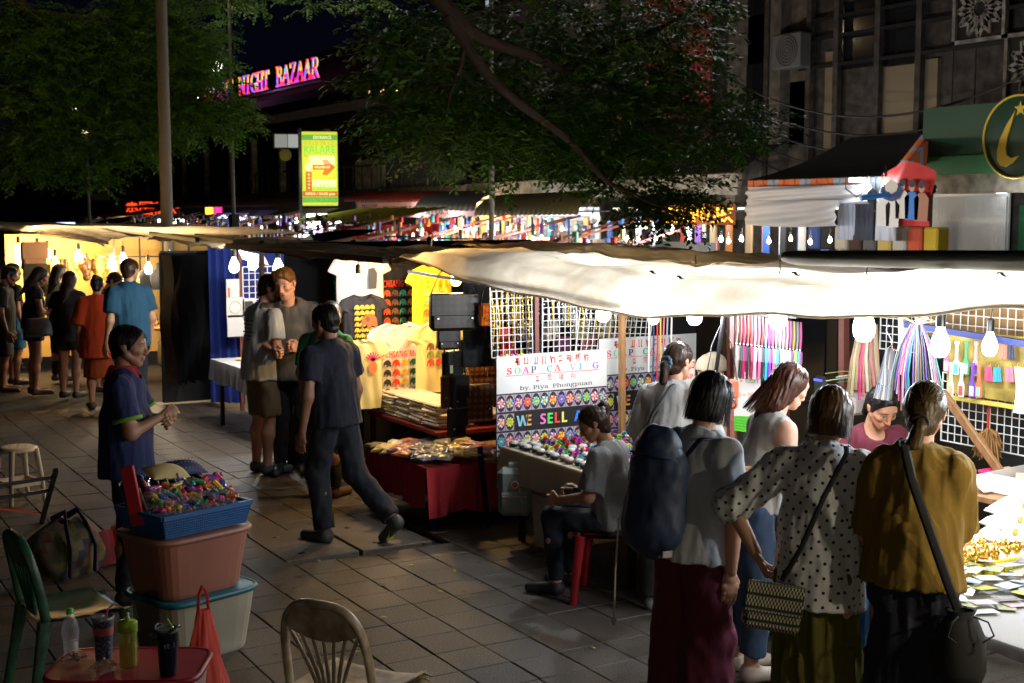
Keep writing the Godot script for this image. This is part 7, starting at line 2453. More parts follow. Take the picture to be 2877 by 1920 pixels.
func leather() -> void:
	var r := RandomNumberGenerator.new()
	r.seed = 31
	var wc := [[L(0.42,0.40,0.36),"cream"],[L(0.03,0.035,0.04),"black"],[L(0.65,0.01,0.14),"crimson"],[L(0.02,0.025,0.035),"navy"],[L(0.3,0.015,0.06),"wine"],[L(0.62,0.42,0.50),"pale pink"],[L(0.65,0.12,0.25),"rose"],[L(0.015,0.016,0.02),"jet black"],[L(0.02,0.30,0.42),"teal"],[L(0.18,0.05,0.40),"purple"],[L(0.6,0.15,0.3),"pink"],[L(0.05,0.42,0.60),"sky blue"],[L(0.70,0.68,0.70),"white"],[L(0.66,0.6,0.66),"pearl"],[L(0.62,0.52,0.66),"lilac"],[L(0.35,0.08,0.5),"violet"],[L(0.42,0.46,0.05),"lime"],[L(0.03,0.3,0.36),"petrol"],[L(0.55,0.05,0.35),"magenta"]]
	var a := V(5,1.766,-5.972)
	var e := V(5.75,1.663,-6.239)
	for k in wc.size():
		var u := float(k) / (wc.size() - 1)
		var p := a.lerp(e,u)
		var t := thing("hanging_wallet","%s leather wallet hung by its wrist strap in the row" % wc[k][1],"wallet",p,0.95 + r.randfn() * 0.06,"")
		var col: Color = wc[k][0] * 0.75
		var b := B.new()
		b.col = col.lerp(L(0.5,0.12,0.08),0.35) * 0.6
		b.tube([V(-0.012,0.02,0),V(-0.008,-0.08,0.004),V(0,-0.155,0)],0.008,5,true,0.3)
		b.tube([V(0.012,0.02,0),V(0.008,-0.08,-0.004),V(0,-0.155,0)],0.008,5,true,0.3)
		obj("wrist_strap",b,mats.leather,t)
		b = B.new()
		b.col = col
		b.prism(PackedVector2Array([W(0.035,0.06),W(-0.045,0.085),W(-0.065,0.0),W(-0.05,-0.115),W(0.05,-0.11),W(0.06,0.0)]),0.014,Transform3D(Basis(Vector3.BACK,0.1),V(0,-0.24,0)))
		obj("body",b,mats.leather,t)
		b = B.new()
		b.col = col * 0.85
		b.prism(PackedVector2Array([W(0.03,0.055),W(-0.043,0.08),W(-0.06,0.0),W(0.055,-0.02)]),0.004,Transform3D(Basis(Vector3.BACK,0.1),V(0,-0.24,0.011)))
		obj("flap",b,mats.leather,t)
		b = B.new()
		b.ell(V(0,-0.158,0),V(0.007,0.009,0.007),Basis(),5,8)
		obj("snap_hook",b,mats.chrome,t)
	bag("orange brown leather shoulder bag hanging in front of the vendor",V(4.85,1.327,-5.917),-0.5,V(0.19,0.17,0.06),L(0.42,0.085,0.03),L(0.46,0.10,0.035),0.34)
	var sc := [L(0.45,0.30,0.14),L(0.62,0.55,0.30),L(0.5,0.3,0.12),L(0.68,0.04,0.22),L(0.62,0.15,0.12),L(0.66,0.6,0.45),L(0.35,0.2,0.08),L(0.6,0.2,0.18),L(0.3,0.12,0.06),L(0.5,0.36,0.2)]
	var sn := ["tan","cream","honey","hot pink","coral","ivory","brown","salmon","chestnut","buff"]
	for k in 10:
		var p := V(6,1.688,-5.972) + V(0,0,0.014 * k)
		var q := V(5.9,1.22,-5.967) + V(0,0.03 * (k % 3),0.034 * k)
		var b := B.new()
		b.tube([p,p.lerp(q,0.5) + V(-0.02,0,0),q],0.015,6,true,0.25)
		one("leather_strap","%s leather belt strap hanging under the large bulb" % sn[k],"strap",b,mat("belt%d" % k,sc[k] * 0.6,0.45))
	for k in 9:
		var p := V(5.7,1.592,-5.451) + V(0,0,(k % 3) * 0.02)
		var q := V(5.55,1.315,-5.396) + V(0,0,0.013 * k)
		var b := B.new()
		b.tube([p,p.lerp(q,0.5),q],0.014,6,true,0.35)
		b.ell(p.lerp(q,0.72),V(0.009,0.009,0.009),Basis(),5,8)
		one("key_strap","%s leather key strap on the steel hook" % ["black","navy","brown","slate","black riveted","tan","grey","dark","charcoal"][k],"strap",b,mat("kst%d" % k,[blkc(),L(0.02,0.03,0.06),L(0.28,0.12,0.06),L(0.09,0.10,0.12),blkc(),L(0.4,0.18,0.1),L(0.14,0.15,0.17),L(0.03,0.03,0.03),L(0.05,0.05,0.06)][k],0.4))
	var hk := B.new()
	var h0 := V(5.7,1.592,-5.451)
	hk.tube([h0,h0 + V(0,0.02,0.03),h0 + V(0,0.06,0.02),h0 + V(0,0.10,-0.015),h0 + V(0,0.135,0.0),h0 + V(0,0.13,0.03)],0.004,6)
	one("steel_hook","S shaped steel hook holding the dark key straps","hook",hk,mats.chrome)
	var rb := thing("ribbon_bundle","long bundle of thin coloured leather ribbons tied at the top","ribbons",V(5.55,1.764,-5.099))
	var rc := [L(0.03,0.32,0.22),L(0.5,0.45,0.42),L(0.3,0.16,0.08),L(0.14,0.06,0.3),L(0.62,0.6,0.6),L(0.4,0.06,0.16),L(0.22,0.2,0.06),L(0.08,0.10,0.12),L(0.5,0.32,0.18),L(0.42,0.38,0.42),L(0.02,0.25,0.3)]
	for k in 42:
		var b := B.new()
		b.col = rc[r.randi() % 11] * 0.6
		var z := (k - 21) * 0.0085
		var x := r.randf_range(-0.05,0.05)
		var l := r.randf_range(0.36,0.50)
		b.tube([V(x * 0.2,0,z * 0.25),V(x * 0.7,-0.12,z * 0.7),V(x,-0.28,z * 1.0 + r.randfn() * 0.006),V(x + 0.01,-l,z * 1.15)],0.006,4,true,0.3)
		obj("ribbon",b,mats.leather,rb)
	for k in 14:
		var b := B.new()
		b.col = [L(0.45,0.40,0.22),L(0.55,0.5,0.48),L(0.25,0.32,0.12)][k % 3]
		var d := V(r.randfn() * 0.03,r.randf_range(0.015,0.06),r.randfn() * 0.07)
		b.tube([Vector3.ZERO,d * 0.7 + V(0,0.015,0),d],0.008,4,true,0.3)
		obj("ribbon_end",b,mats.leather,rb)
	var tg := [[1110,715,L(0.62,0.08,0.16),L(0.8,0.75,0.78),"pink edged white"],[1220,750,L(0.68,0.64,0.52),L(0.08,0.42,0.5),"cream and teal"],[1325,745,L(0.06,0.32,0.12),L(0.8,0.8,0.78),"green and white"],[1430,757,L(0.55,0.32,0.30),L(0.15,0.06,0.36),"mauve and purple"],[1155,985,L(0.68,0.64,0.5),L(0.52,0.34,0.2),"cream and tan"],[1270,990,L(0.75,0.72,0.68),L(0.65,0.07,0.05),"white and red"],[1390,995,L(0.16,0.07,0.42),L(0.75,0.68,0.68),"purple and white"],[1462,1005,L(0.65,0.16,0.07),L(0.3,0.5,0.46),"orange and aqua"]]
	var tp := [V(6.08,1.49,-5.35),V(6.08,1.48,-5.278),V(6.08,1.487,-5.208),V(6.08,1.489,-5.14),V(6.07,1.351,-5.306),V(6.07,1.357,-5.229),V(6.06,1.366,-5.142),V(6.05,1.368,-5.087)]
	for k in 8:
		var q: Array = tg[k]
		var t := thing("luggage_tag","%s leather luggage tag on the yellow board" % q[4],"luggage tag",tp[k],-PI / 2)
		var b := B.new()
		b.col = q[2]
		b.prism(PackedVector2Array([W(-0.021,-0.042),W(-0.015,-0.048),W(0.015,-0.048),W(0.021,-0.042),W(0.021,0.025),W(0.010,0.045),W(0.009,0.125),W(0.016,0.135),W(0.014,0.15),W(-0.014,0.15),W(-0.016,0.135),W(-0.009,0.125),W(-0.010,0.045),W(-0.021,0.025)]),0.006,at(Vector3.ZERO))
		obj("strap",b,mats.leather,t)
		b = B.new()
		b.col = q[3]
		b.bev(V(0,-0.012,0.005),V(0.029,0.056,0.004),0.0015)
		obj("panel",b,mats.leather,t)
	var fb := [[V(6.08,1.617,-4.948),L(0.6,0.16,0.10),"salmon"],[V(6.08,1.622,-4.895),L(0.03,0.03,0.045),"black"],[V(6.08,1.483,-5.044),L(0.62,0.06,0.14),"red pink"],[V(6.08,1.485,-4.984),L(0.03,0.26,0.5),"blue"],[V(6.08,1.494,-4.901),L(0.64,0.14,0.22),"pink"],[V(6.08,1.5,-4.837),L(0.6,0.3,0.1),"amber"]]
	for q in fb:
		var t := thing("key_fob","%s leather key fobs on rings on the yellow board" % q[2],"key fob",q[0],-PI / 2)
		for k in 3:
			var b := B.new()
			b.col = q[1]
			b.bev(V(0.010 * k - 0.008,-0.02,0.006 * (2 - k)),V(0.022,0.085,0.006),0.002,Basis(Vector3.BACK,0.08 * k))
			obj("fob",b,mats.leather,t)
		var b := B.new()
		b.tube(range(11).map(func(i): return V(0.012 * cos(TAU * i / 10.0),0.034 + 0.012 * sin(TAU * i / 10.0),0.004)),0.0016,5,false)
		obj("ring",b,mats.gold,t)
	var nc := [L(0.6,0.12,0.06),L(0.65,0.45,0.1),L(0.5,0.04,0.1),L(0.10,0.05,0.12),L(0.03,0.22,0.34),L(0.62,0.22,0.22),L(0.5,0.4,0.22),L(0.25,0.05,0.22),L(0.6,0.3,0.15),L(0.08,0.12,0.3)]
	for row in 3:
		for k in 16:
			var b := B.new()
			b.bev(Vector3.ZERO,V(0.20,0.012,0.035),0.003,Basis(Vector3.RIGHT,0.45))
			var o := one("leather_notebook","%s leather purse, %s in the %s overlapping row on the counter" % [["orange","amber","crimson","aubergine","teal","coral","sand","plum","rust","navy"][(k + row * 3) % 10],ORD[k],ORD[row]],"purse",b,mat("note%d" % ((k + row * 3) % 10),nc[(k + row * 3) % 10],0.4),"leather purses in rows on the counter")
			o.position = V(4.95 + row * 0.22,0.876,-6.62 + k * 0.036)
	for q in [[V(4.867,0.8,-5.905),L(0.5,0.05,0.12),"raspberry red"],[V(5.199,0.6,-6.357),L(0.02,0.03,0.2),"dark blue"]]:
		basket("%s plastic basket under the leather purses" % q[2],q[0] + V(0.16,-0.1,-0.1),0.0,V(0.34,0.1,0.26),mat("bsk%d" % hash(q[2]),q[1],0.5))
	var lid := B.new()
	lid.bev(V(5.05,0.42,-5.75),V(0.6,0.04,0.7),0.015)
	one("bin_lid","salmon pink plastic bin lid under the leather counter","lid",lid,mat("salmon",L(0.5,0.14,0.10),0.45))
	tub("storage_bin","brown storage bin below the leather counter",V(5.05,0,-5.75),0.0,V(0.56,0.4,0.66),mat("bin_brown",L(0.09,0.045,0.03),0.5),mat("salmon"))
	basket("bright green plastic basket behind the price card",V(5.9,0.998,-6.793) + V(0,-0.1,0),0.3,V(0.2,0.16,0.3),mat("lime_plastic",L(0.10,0.5,0.04),0.45))
	var bx := B.new()
	bx.bev(V(6.3,1.117,-6.331),V(0.26,0.12,0.30),0.02)
	one("pale_box","pale pink box of scraps below the hanging straps","box",bx,mat("pale_pink",L(0.6,0.5,0.48),0.6))
	for k in 8:
		var b := B.new()
		var p := V(6.3,1.204,-6.334) + V(r.randfn() * 0.06,0.05 + 0.008 * k,r.randfn() * 0.08)
		b.tube([p + V(-0.1,0,-0.05),p + V(0,0.02,0.03),p + V(0.08,0,0.1)],0.012,5,true,0.25)
		one("leather_scrap","%s leather offcut in the pale box" % ["green","cream","lime","tan","white","teal","straw","olive"][k],"scrap",b,mat("scr%d" % k,[L(0.03,0.3,0.15),L(0.6,0.55,0.4),L(0.3,0.4,0.06),L(0.4,0.25,0.1),L(0.65,0.65,0.6),L(0.05,0.35,0.35),L(0.5,0.42,0.2),L(0.2,0.22,0.05)][k],0.5))
	var du := thing("feather_duster","brown feather duster with red handle hanging on the white grid","duster",V(6.2,1.139,-5.136))
	var b := B.new()
	b.tube([V(0,-0.01,0),V(0,0.10,0),V(0.01,0.125,0.01),V(0.015,0.125,0.03)],0.008,7)
	obj("handle",b,mat("red_plastic",L(0.45,0.03,0.015),0.4),du)
	b = B.new()
	for k in 130:
		var a2 := r.randf() * TAU
		var l := r.randf_range(0.07,0.19)
		var sp := r.randf_range(0.2,0.95) * 0.10
		var d := V(cos(a2) * 0.7,0,sin(a2))
		var g := r.randf_range(0.5,1.3)
		b.col = Color(0.36 * g,0.17 * g,0.045 * g)
		var p0 := V(0,-0.005 - r.randf() * 0.03,0)
		var p2 := d * sp + V(0,-l,0)
		var p1 := d * sp * 0.75 + V(0,-l * 0.45,0)
		b.tube([p0,p1,p2,p2 + d * 0.012 + V(0,-0.01,0)],[0.004,0.009,0.006,0.001],4,true,0.3)
	var fe := obj("feathers",b,mats.paint,du)
	fe.set_meta("kind","stuff")
	var cb := thing("clear_box","translucent plastic box of craft scraps on the side bench","box",V(5.92,0.885,-4.60),0.12)
	b = B.new()
	for s in 4:
		var bs := ry(s * PI / 2)
		b.bev(bs * V(0,0.05,0.15 if s % 2 == 0 else 0.21),V(0.42 if s % 2 == 0 else 0.30,0.10,0.006),0.002,bs)
	b.bev(V(0,0.003,0),V(0.42,0.006,0.30),0.002)
	obj("shell",b,mat("frosted",L(0.80,0.78,0.80,0.55),0.35),cb)
	for k in 7:
		b = B.new()
		b.bev(V(r.randf_range(-0.15,0.15),0.03 + 0.006 * k,r.randf_range(-0.1,0.1)),V(0.12,0.02,0.07),0.005,ry(r.randf() * 3.0))
		obj("scrap",b,mat("cs%d" % k,[L(0.65,0.6,0.45),L(0.6,0.1,0.1),L(0.5,0.48,0.1),L(0.6,0.58,0.6),L(0.4,0.35,0.5),L(0.7,0.66,0.6),L(0.55,0.5,0.3)][k],0.6),cb)
	b = B.new()
	b.bev(V(6.35,0.93,-4.55),V(0.30,0.10,0.34),0.01,ry(0.1))
	one("yellow_tray","yellow box of tools at the right end of the side bench","box",b,mat("yellow_box",L(0.58,0.46,0.02),0.5))
	for k in 7:
		b = B.new()
		b.bev(V(6.28 + r.randf() * 0.14,0.99 + 0.006 * k,-4.6 + r.randfn() * 0.07),V(0.12,0.008,0.02),0.003,Basis.from_euler(V(0,r.randf() * 3.0,r.randfn() * 0.15)))
		one("craft_tool","%s craft tool lying in the yellow box" % ["steel","black","blue","brass","dark","brown","grey"][k],"tool",b,mat("tool%d" % k,[L(0.5,0.5,0.5),blkc(),L(0.03,0.06,0.3),L(0.5,0.3,0.06),L(0.04,0.04,0.05),L(0.2,0.1,0.04),L(0.2,0.2,0.2)][k],0.4))
	b = B.new()
	b.tube([V(5.60,0.905,-4.38),V(5.83,0.905,-4.36)],0.014,8)
	one("knife_handle","black knife handle lying on the side bench edge","knife",b,mats.gloss_black if mats.has("gloss_black") else mat("gloss_black",blkc(),0.25))
	for q in [[5.70,0.90,-4.72,L(0.75,0.74,0.72),"white card leaning on the side bench",0.5],[5.80,0.90,-4.80,L(0.72,0.6,0.62),"white printed cards with pink dots on the side bench",0.4],[5.66,0.89,-4.42,L(0.7,0.62,0.36),"cream paper pad on the bench corner",0.0],[5.95,0.91,-4.88,L(0.6,0.02,0.14),"hot pink pouch behind the clear box",0.2],[6.02,0.915,-4.84,L(0.45,0.3,0.12),"coil of tan cord behind the clear box",0.2]]:
		b = B.new()
		b.bev(Vector3.ZERO,V(0.14,0.02,0.11),0.006,Basis(Vector3.RIGHT,q[5]))
		one("bench_item",q[4],"craft item",b,mat("bi%d" % hash(q[4]),q[3],0.5)).position = V(q[0],q[1] + 0.02,q[2])
	b = B.new()
	b.tube([V(5.62,0.82,-4.245),V(5.64,0.84,-4.235),V(5.67,0.78,-4.23),V(5.69,0.70,-4.235)],0.005,5)
	b.tube([V(5.64,0.83,-4.24),V(5.61,0.79,-4.235),V(5.60,0.77,-4.235)],0.005,5)
	one("tied_string","white cord tied round the leg of the side bench","cord",b,mats.white_cloth)
	b = B.new()
	b.sheet(8,8,func(a3: float,c: float): return V(5.2,1.534,-4.168) + V(0.02 * sin(c * 3.0),(0.5 - c) * 0.22,a3 * 0.3),Vector3.LEFT)
	one("white_paper","white paper sheet hanging at the far right over the bench","sheet",b,mat("card_white"))
func blkc() -> Color:
	return L(0.014,0.014,0.016)
func gifts() -> void:
	var r := RandomNumberGenerator.new()
	r.seed = 41
	var pig := B.new()
	pig.ell(V(0,0.028,0),V(0.024,0.022,0.028),Basis(),7,10)
	pig.ell(V(-0.006,0.046,0.016),V(0.016,0.014,0.014),Basis(),6,8)
	for s in [-1,1]:
		pig.ell(V(s * 0.012,0.06,0.014),V(0.006,0.008,0.005),Basis(),4,6)
		pig.ell(V(s * 0.013,0.006,0.012),V(0.006,0.009,0.006),Basis(),4,6)
		pig.ell(V(s * 0.013,0.006,-0.014),V(0.006,0.009,0.006),Basis(),4,6)
	var pmsh := pig.mesh()
	var snout := B.new()
	snout.ell(V(-0.006,0.045,0.031),V(0.008,0.007,0.006),Basis(),5,8)
	var smsh := snout.mesh()
	var bx := B.new()
	bx.bev(V(0,0.024,0),V(0.062,0.048,0.062),0.003)
	var bxm := bx.mesh()
	var lid := B.new()
	lid.bev(V(0,0.055,0),V(0.066,0.018,0.066),0.003)
	var lm := lid.mesh()
	var o := V(4.539,0.74,-3.917)
	for i in 4:
		for k in 9:
			var p := o + V(0.035 + k * 0.069,0.0,-0.04 - i * 0.072)
			var t := thing("gift_box","yellow lidded gift box, %s in the %s row from the front" % [ORD[k],ORD[i]],"gift box",p,r.randfn() * 0.03,"yellow gift boxes")
			obj("box",bxm,mat("gift_yellow%d" % (k % 2),[L(0.68,0.52,0.01),L(0.62,0.56,0.02)][k % 2],0.5),t)
			obj("lid",lm,mat("gift_lid",L(0.70,0.60,0.03),0.5),t)
			var g := thing("gold_figure","small gold foil figure on the %s yellow box of the %s row" % [ORD[k],ORD[i]],"figurine",p + V(0,0.064,0),0.4 + r.randfn() * 0.3,"gold figures on the gift boxes")
			obj("body",pmsh,mats.gold,g)
			obj("snout",smsh,mat("rose_gold",L(0.5,0.16,0.08),0.3,0.6),g)
	var cc := [L(0.42,0.43,0.46),L(0.62,0.62,0.64),L(0.30,0.33,0.2),L(0.5,0.42,0.44),L(0.15,0.15,0.17),L(0.45,0.5,0.12),L(0.36,0.40,0.5)]
	var cn := ["grey","white","moss","rose grey","dark","lime","blue grey"]
	for k in 46:
		var b := B.new()
		b.box(Vector3.ZERO,V(0.11,0.0015,0.075))
		b.box(V(0,0.0012,0),V(0.08,0.001,0.045))
		var q := one("gift_card","%s printed card, %s in the %s rough row of scattered cards" % [cn[k % 7],ORD[k % 8],ORD[int(k / 8.0)]],"card",b,mat("card%d" % (k % 7),cc[k % 7],0.25),"scattered cards on the gift table")
		q.position = V(4.233,0.74,-3.666) + V(-0.02 + 0.105 * (k % 8) + r.randfn() * 0.02,0.003 + 0.0016 * k,0.10 - 0.075 * int(k / 8.0) + r.randfn() * 0.015)
		q.rotation = V(r.randfn() * 0.05,r.randfn() * 0.5,r.randfn() * 0.05)
	for k in 5:
		var b := B.new()
		b.sheet(14,10,func(a: float,c: float): return V((a - 0.5) * 0.36,0.05 * pow(maxf(0.0,sin(a * PI)),0.35) * pow(maxf(0.0,sin(c * PI)),0.35) + 0.008 * sin(a * 17.0 + k),(c - 0.5) * 0.15))
		var q := one("folded_towel","%s folded on the back of the gift table" % ["white towel with a tan edge","white towel with green stripes","white embroidered towel","white cloth with pink flowers","white cloth with small pink blossoms"][k],"towel",b,mat("towel",L(0.74,0.73,0.72),0.9))
		q.position = [V(4.88,0.8,-4.149),V(4.968,0.8,-4.135),V(5.096,0.82,-4.141),V(4.767,0.79,-4.051),V(4.881,0.79,-4.011)][k]
		q.rotation.y = -0.15
		if k > 2:
			b = B.new()
			for i in 10:
				b.col = L(0.68,0.08,0.22)
				b.lathe([W(0.010,0),W(0,0.002)],at(V(-0.14 + 0.07 * (i % 5),0.052,-0.03 + 0.05 * int(i / 5.0))),7)
			obj("printed_blossom",b,mats.print,q)
	for k in 3:
		var b := B.new()
		b.sheet(16,12,func(a: float,c: float): return V((a - 0.5) * 0.34,0.075 * pow(maxf(0.0,sin(a * PI)),0.3) * pow(maxf(0.0,sin(c * PI)),0.5) + 0.006 * sin(a * 12.0 + k * 2.0),(c - 0.5) * 0.16))
		b.box(V(0,0.004,0),V(0.33,0.01,0.15))
		var q := thing("zip_pouch","white zip pouch with a yellow flower, %s of the stack" % ["lowest","middle","topmost"][k],"pouch",[V(5.124,0.85,-4.065),V(5.171,0.9,-4.08),V(5.251,0.95,-4.122)][k],-0.2)
		obj("body",b,mat("pouch_white",L(0.74,0.73,0.70),0.9),q)
		b = B.new()
		for i in 6:
			b.ell(V(-0.06 + 0.010 * cos(i * TAU / 6),0.045,0.075 + 0.0) + V(0,0.010 * sin(i * TAU / 6),0),V(0.007,0.007,0.003),Basis(),4,6)
		obj("printed_flower",b,mat("flower_yellow",L(0.6,0.5,0.03),0.7),q)
func under_tables() -> void:
	tub("storage_bin","lavender grey storage bin under the clothes rack beside the soap table",V(5.127,0,-9.089) * V(1,0,1) + V(0.25,0,-0.1),0.05,V(0.5,0.40,0.62),mat("lavender",L(0.24,0.17,0.22),0.5),mat("lavender2",L(0.32,0.22,0.28),0.45))
	for k in 6:
		var b := B.new()
		b.sheet(10,8,func(a: float,c: float): return V((a - 0.5) * 0.26,0.07 * sqrt(maxf(0.0,sin(a * PI) * sin(c * PI))) + 0.012 * sin(a * 15.0 + k * 2.0) * sin(c * 12.0),(c - 0.5) * 0.18))
		var o := one("plastic_packet","%s garment packet in clear plastic on the lavender bin" % ["slate","plum","silver","blue grey","rose","dark"][k],"packet",b,mat("pk%d" % k,[L(0.12,0.14,0.17),L(0.2,0.1,0.14),L(0.3,0.3,0.32),L(0.14,0.17,0.22),L(0.28,0.16,0.18),L(0.06,0.06,0.07)][k],0.2))
		o.position = V(5.127,0,-9.089) * V(1,0,1) + V(0.12 + 0.12 * (k % 3),0.425 + 0.03 * int(k / 3.0),-0.28 + 0.17 * (k % 4))
		o.rotation.y = k * 0.7
	var t := thing("canvas_rucksack","grey green canvas rucksack with round badge leaning at the soap table","rucksack",V(4.6,0.418,-7.861),-0.55)
	var cm := mat("canvas_green",L(0.15,0.18,0.17),0.9)
	var b := B.new()
	b.bev(Vector3.ZERO,V(0.24,0.34,0.12),0.035)
	obj("body",b,cm,t)
	b = B.new()
	b.bev(V(0,-0.07,0.075),V(0.20,0.16,0.04),0.015)
	obj("front_pocket",b,cm,t)
	b = B.new()
	b.bev(V(0,0.185,0),V(0.10,0.045,0.03),0.01)
	obj("handle",b,cm,t)
	b = B.new()
	b.lathe([W(0,0.066),W(0.028,0.066),W(0.028,0.06)],Transform3D(Basis(Vector3.RIGHT,PI / 2),V(0,0.06,0)),16)
	obj("round_badge",b,mat("badge_cream",L(0.5,0.42,0.36),0.7),t)
	b = B.new()
	b.lathe([W(0,0.0675),W(0.02,0.0675),W(0.02,0.066)],Transform3D(Basis(Vector3.RIGHT,PI / 2),V(0,0.06,0)),16)
	obj("badge_centre",b,mat("badge_red",L(0.4,0.06,0.04),0.7),t)
	b = B.new()
	b.bar(V(0.03,0.04,0.068),V(0.05,-0.06,0.1),0.016,0.006)
	b.bar(V(-0.09,-0.02,0.098),V(0.09,-0.02,0.098),0.012,0.006)
	obj("strap",b,mat("strap_tan",L(0.35,0.2,0.1),0.7),t)
	tub("waste_tub","white tub with pink rim at the foot of the soap table",V(4.809,0,-7.729) * V(1,0,1) + V(0.12,0,-0.06),0.1,V(0.34,0.40,0.34),mat("tub_white",L(0.40,0.38,0.36),0.5),mat("tub_pink",L(0.36,0.07,0.13),0.4),false)
	for k in 4:
		basket("wine coloured plastic basket, %s of the nested stack under the soap table" % ["lowest","second","third","topmost"][k],V(4.86,0.36 + k * 0.055,-7.40),0.08 * k,V(0.30,0.12,0.34),mat("wine_plastic",L(0.16,0.02,0.07),0.45))
	b = B.new()
	b.sheet(10,8,func(a: float,c: float): return V(4.78 + 0.03 * sin(a * 8.0),0.10 + 0.55 * c,-7.75 + 0.16 * a),Vector3.LEFT)
	one("yellow_bag","yellow plastic carrier hanging under the soap table","bag",b,mat("yellow_film",L(0.36,0.24,0.01),0.4))
	var r := RandomNumberGenerator.new()
	r.seed = 51
	for k in 14:
		b = B.new()
		b.bev(Vector3.ZERO,V(r.randf_range(0.05,0.12),0.02,r.randf_range(0.04,0.09)),0.006)
		var o := one("trinket","%s trinket on the white cloth of the jewellery table" % ["red","silver","black","coral","gold","white","rust"][k % 7],"trinket",b,mat("tk%d" % (k % 7),[L(0.5,0.05,0.03),L(0.5,0.5,0.5),blkc(),L(0.6,0.2,0.12),L(0.5,0.35,0.08),L(0.7,0.7,0.68),L(0.3,0.1,0.04)][k % 7],0.3),"trinkets on the jewellery table")
		o.position = V(4.55 + r.randf() * 0.5,0.76,-14.1 + r.randf() * 0.9)
		o.rotation.y = r.randf() * 3.0
	for q in [[V(4.921,1.435,-15),0.16,0.32,"white card with red print pinned at the blue stall"],[V(4.933,1.262,-14.95),0.22,0.24,"white card with a pale ring pinned at the blue stall"],[V(5.092,1.256,-14.95),0.16,0.22,"white framed dark picture on the grid"],[V(4.928,1.046,-14.95),0.2,0.26,"white bag of small goods on the grid"],[V(5.315,1.071,-14.95),0.2,0.2,"pale card behind the young men"]]:
		b = B.new()
		b.bev(Vector3.ZERO,V(q[1],q[2],0.02),0.005)
		var o := one("display_card",q[3],"card",b,mat("card_white"))
		o.position = q[0]
		b = B.new()
		if "ring" in q[3]:
			b.tube(range(17).map(func(i): return V(0.07 * cos(TAU * i / 16.0),0.07 * sin(TAU * i / 16.0),0.014)),0.008,5,false)
			obj("printed_ring",b,mat("ring_tan",L(0.5,0.42,0.3),0.6),o)
		elif "dark" in q[3]:
			b.box(V(0,0,0.012),V(0.1,0.15,0.004))
			obj("picture",b,mats.black_plastic,o)
		elif "red" in q[3]:
			b.box(V(-0.05,-0.04,0.012),V(0.02,0.2,0.004))
			obj("red_print",b,mat("print_red"),o)
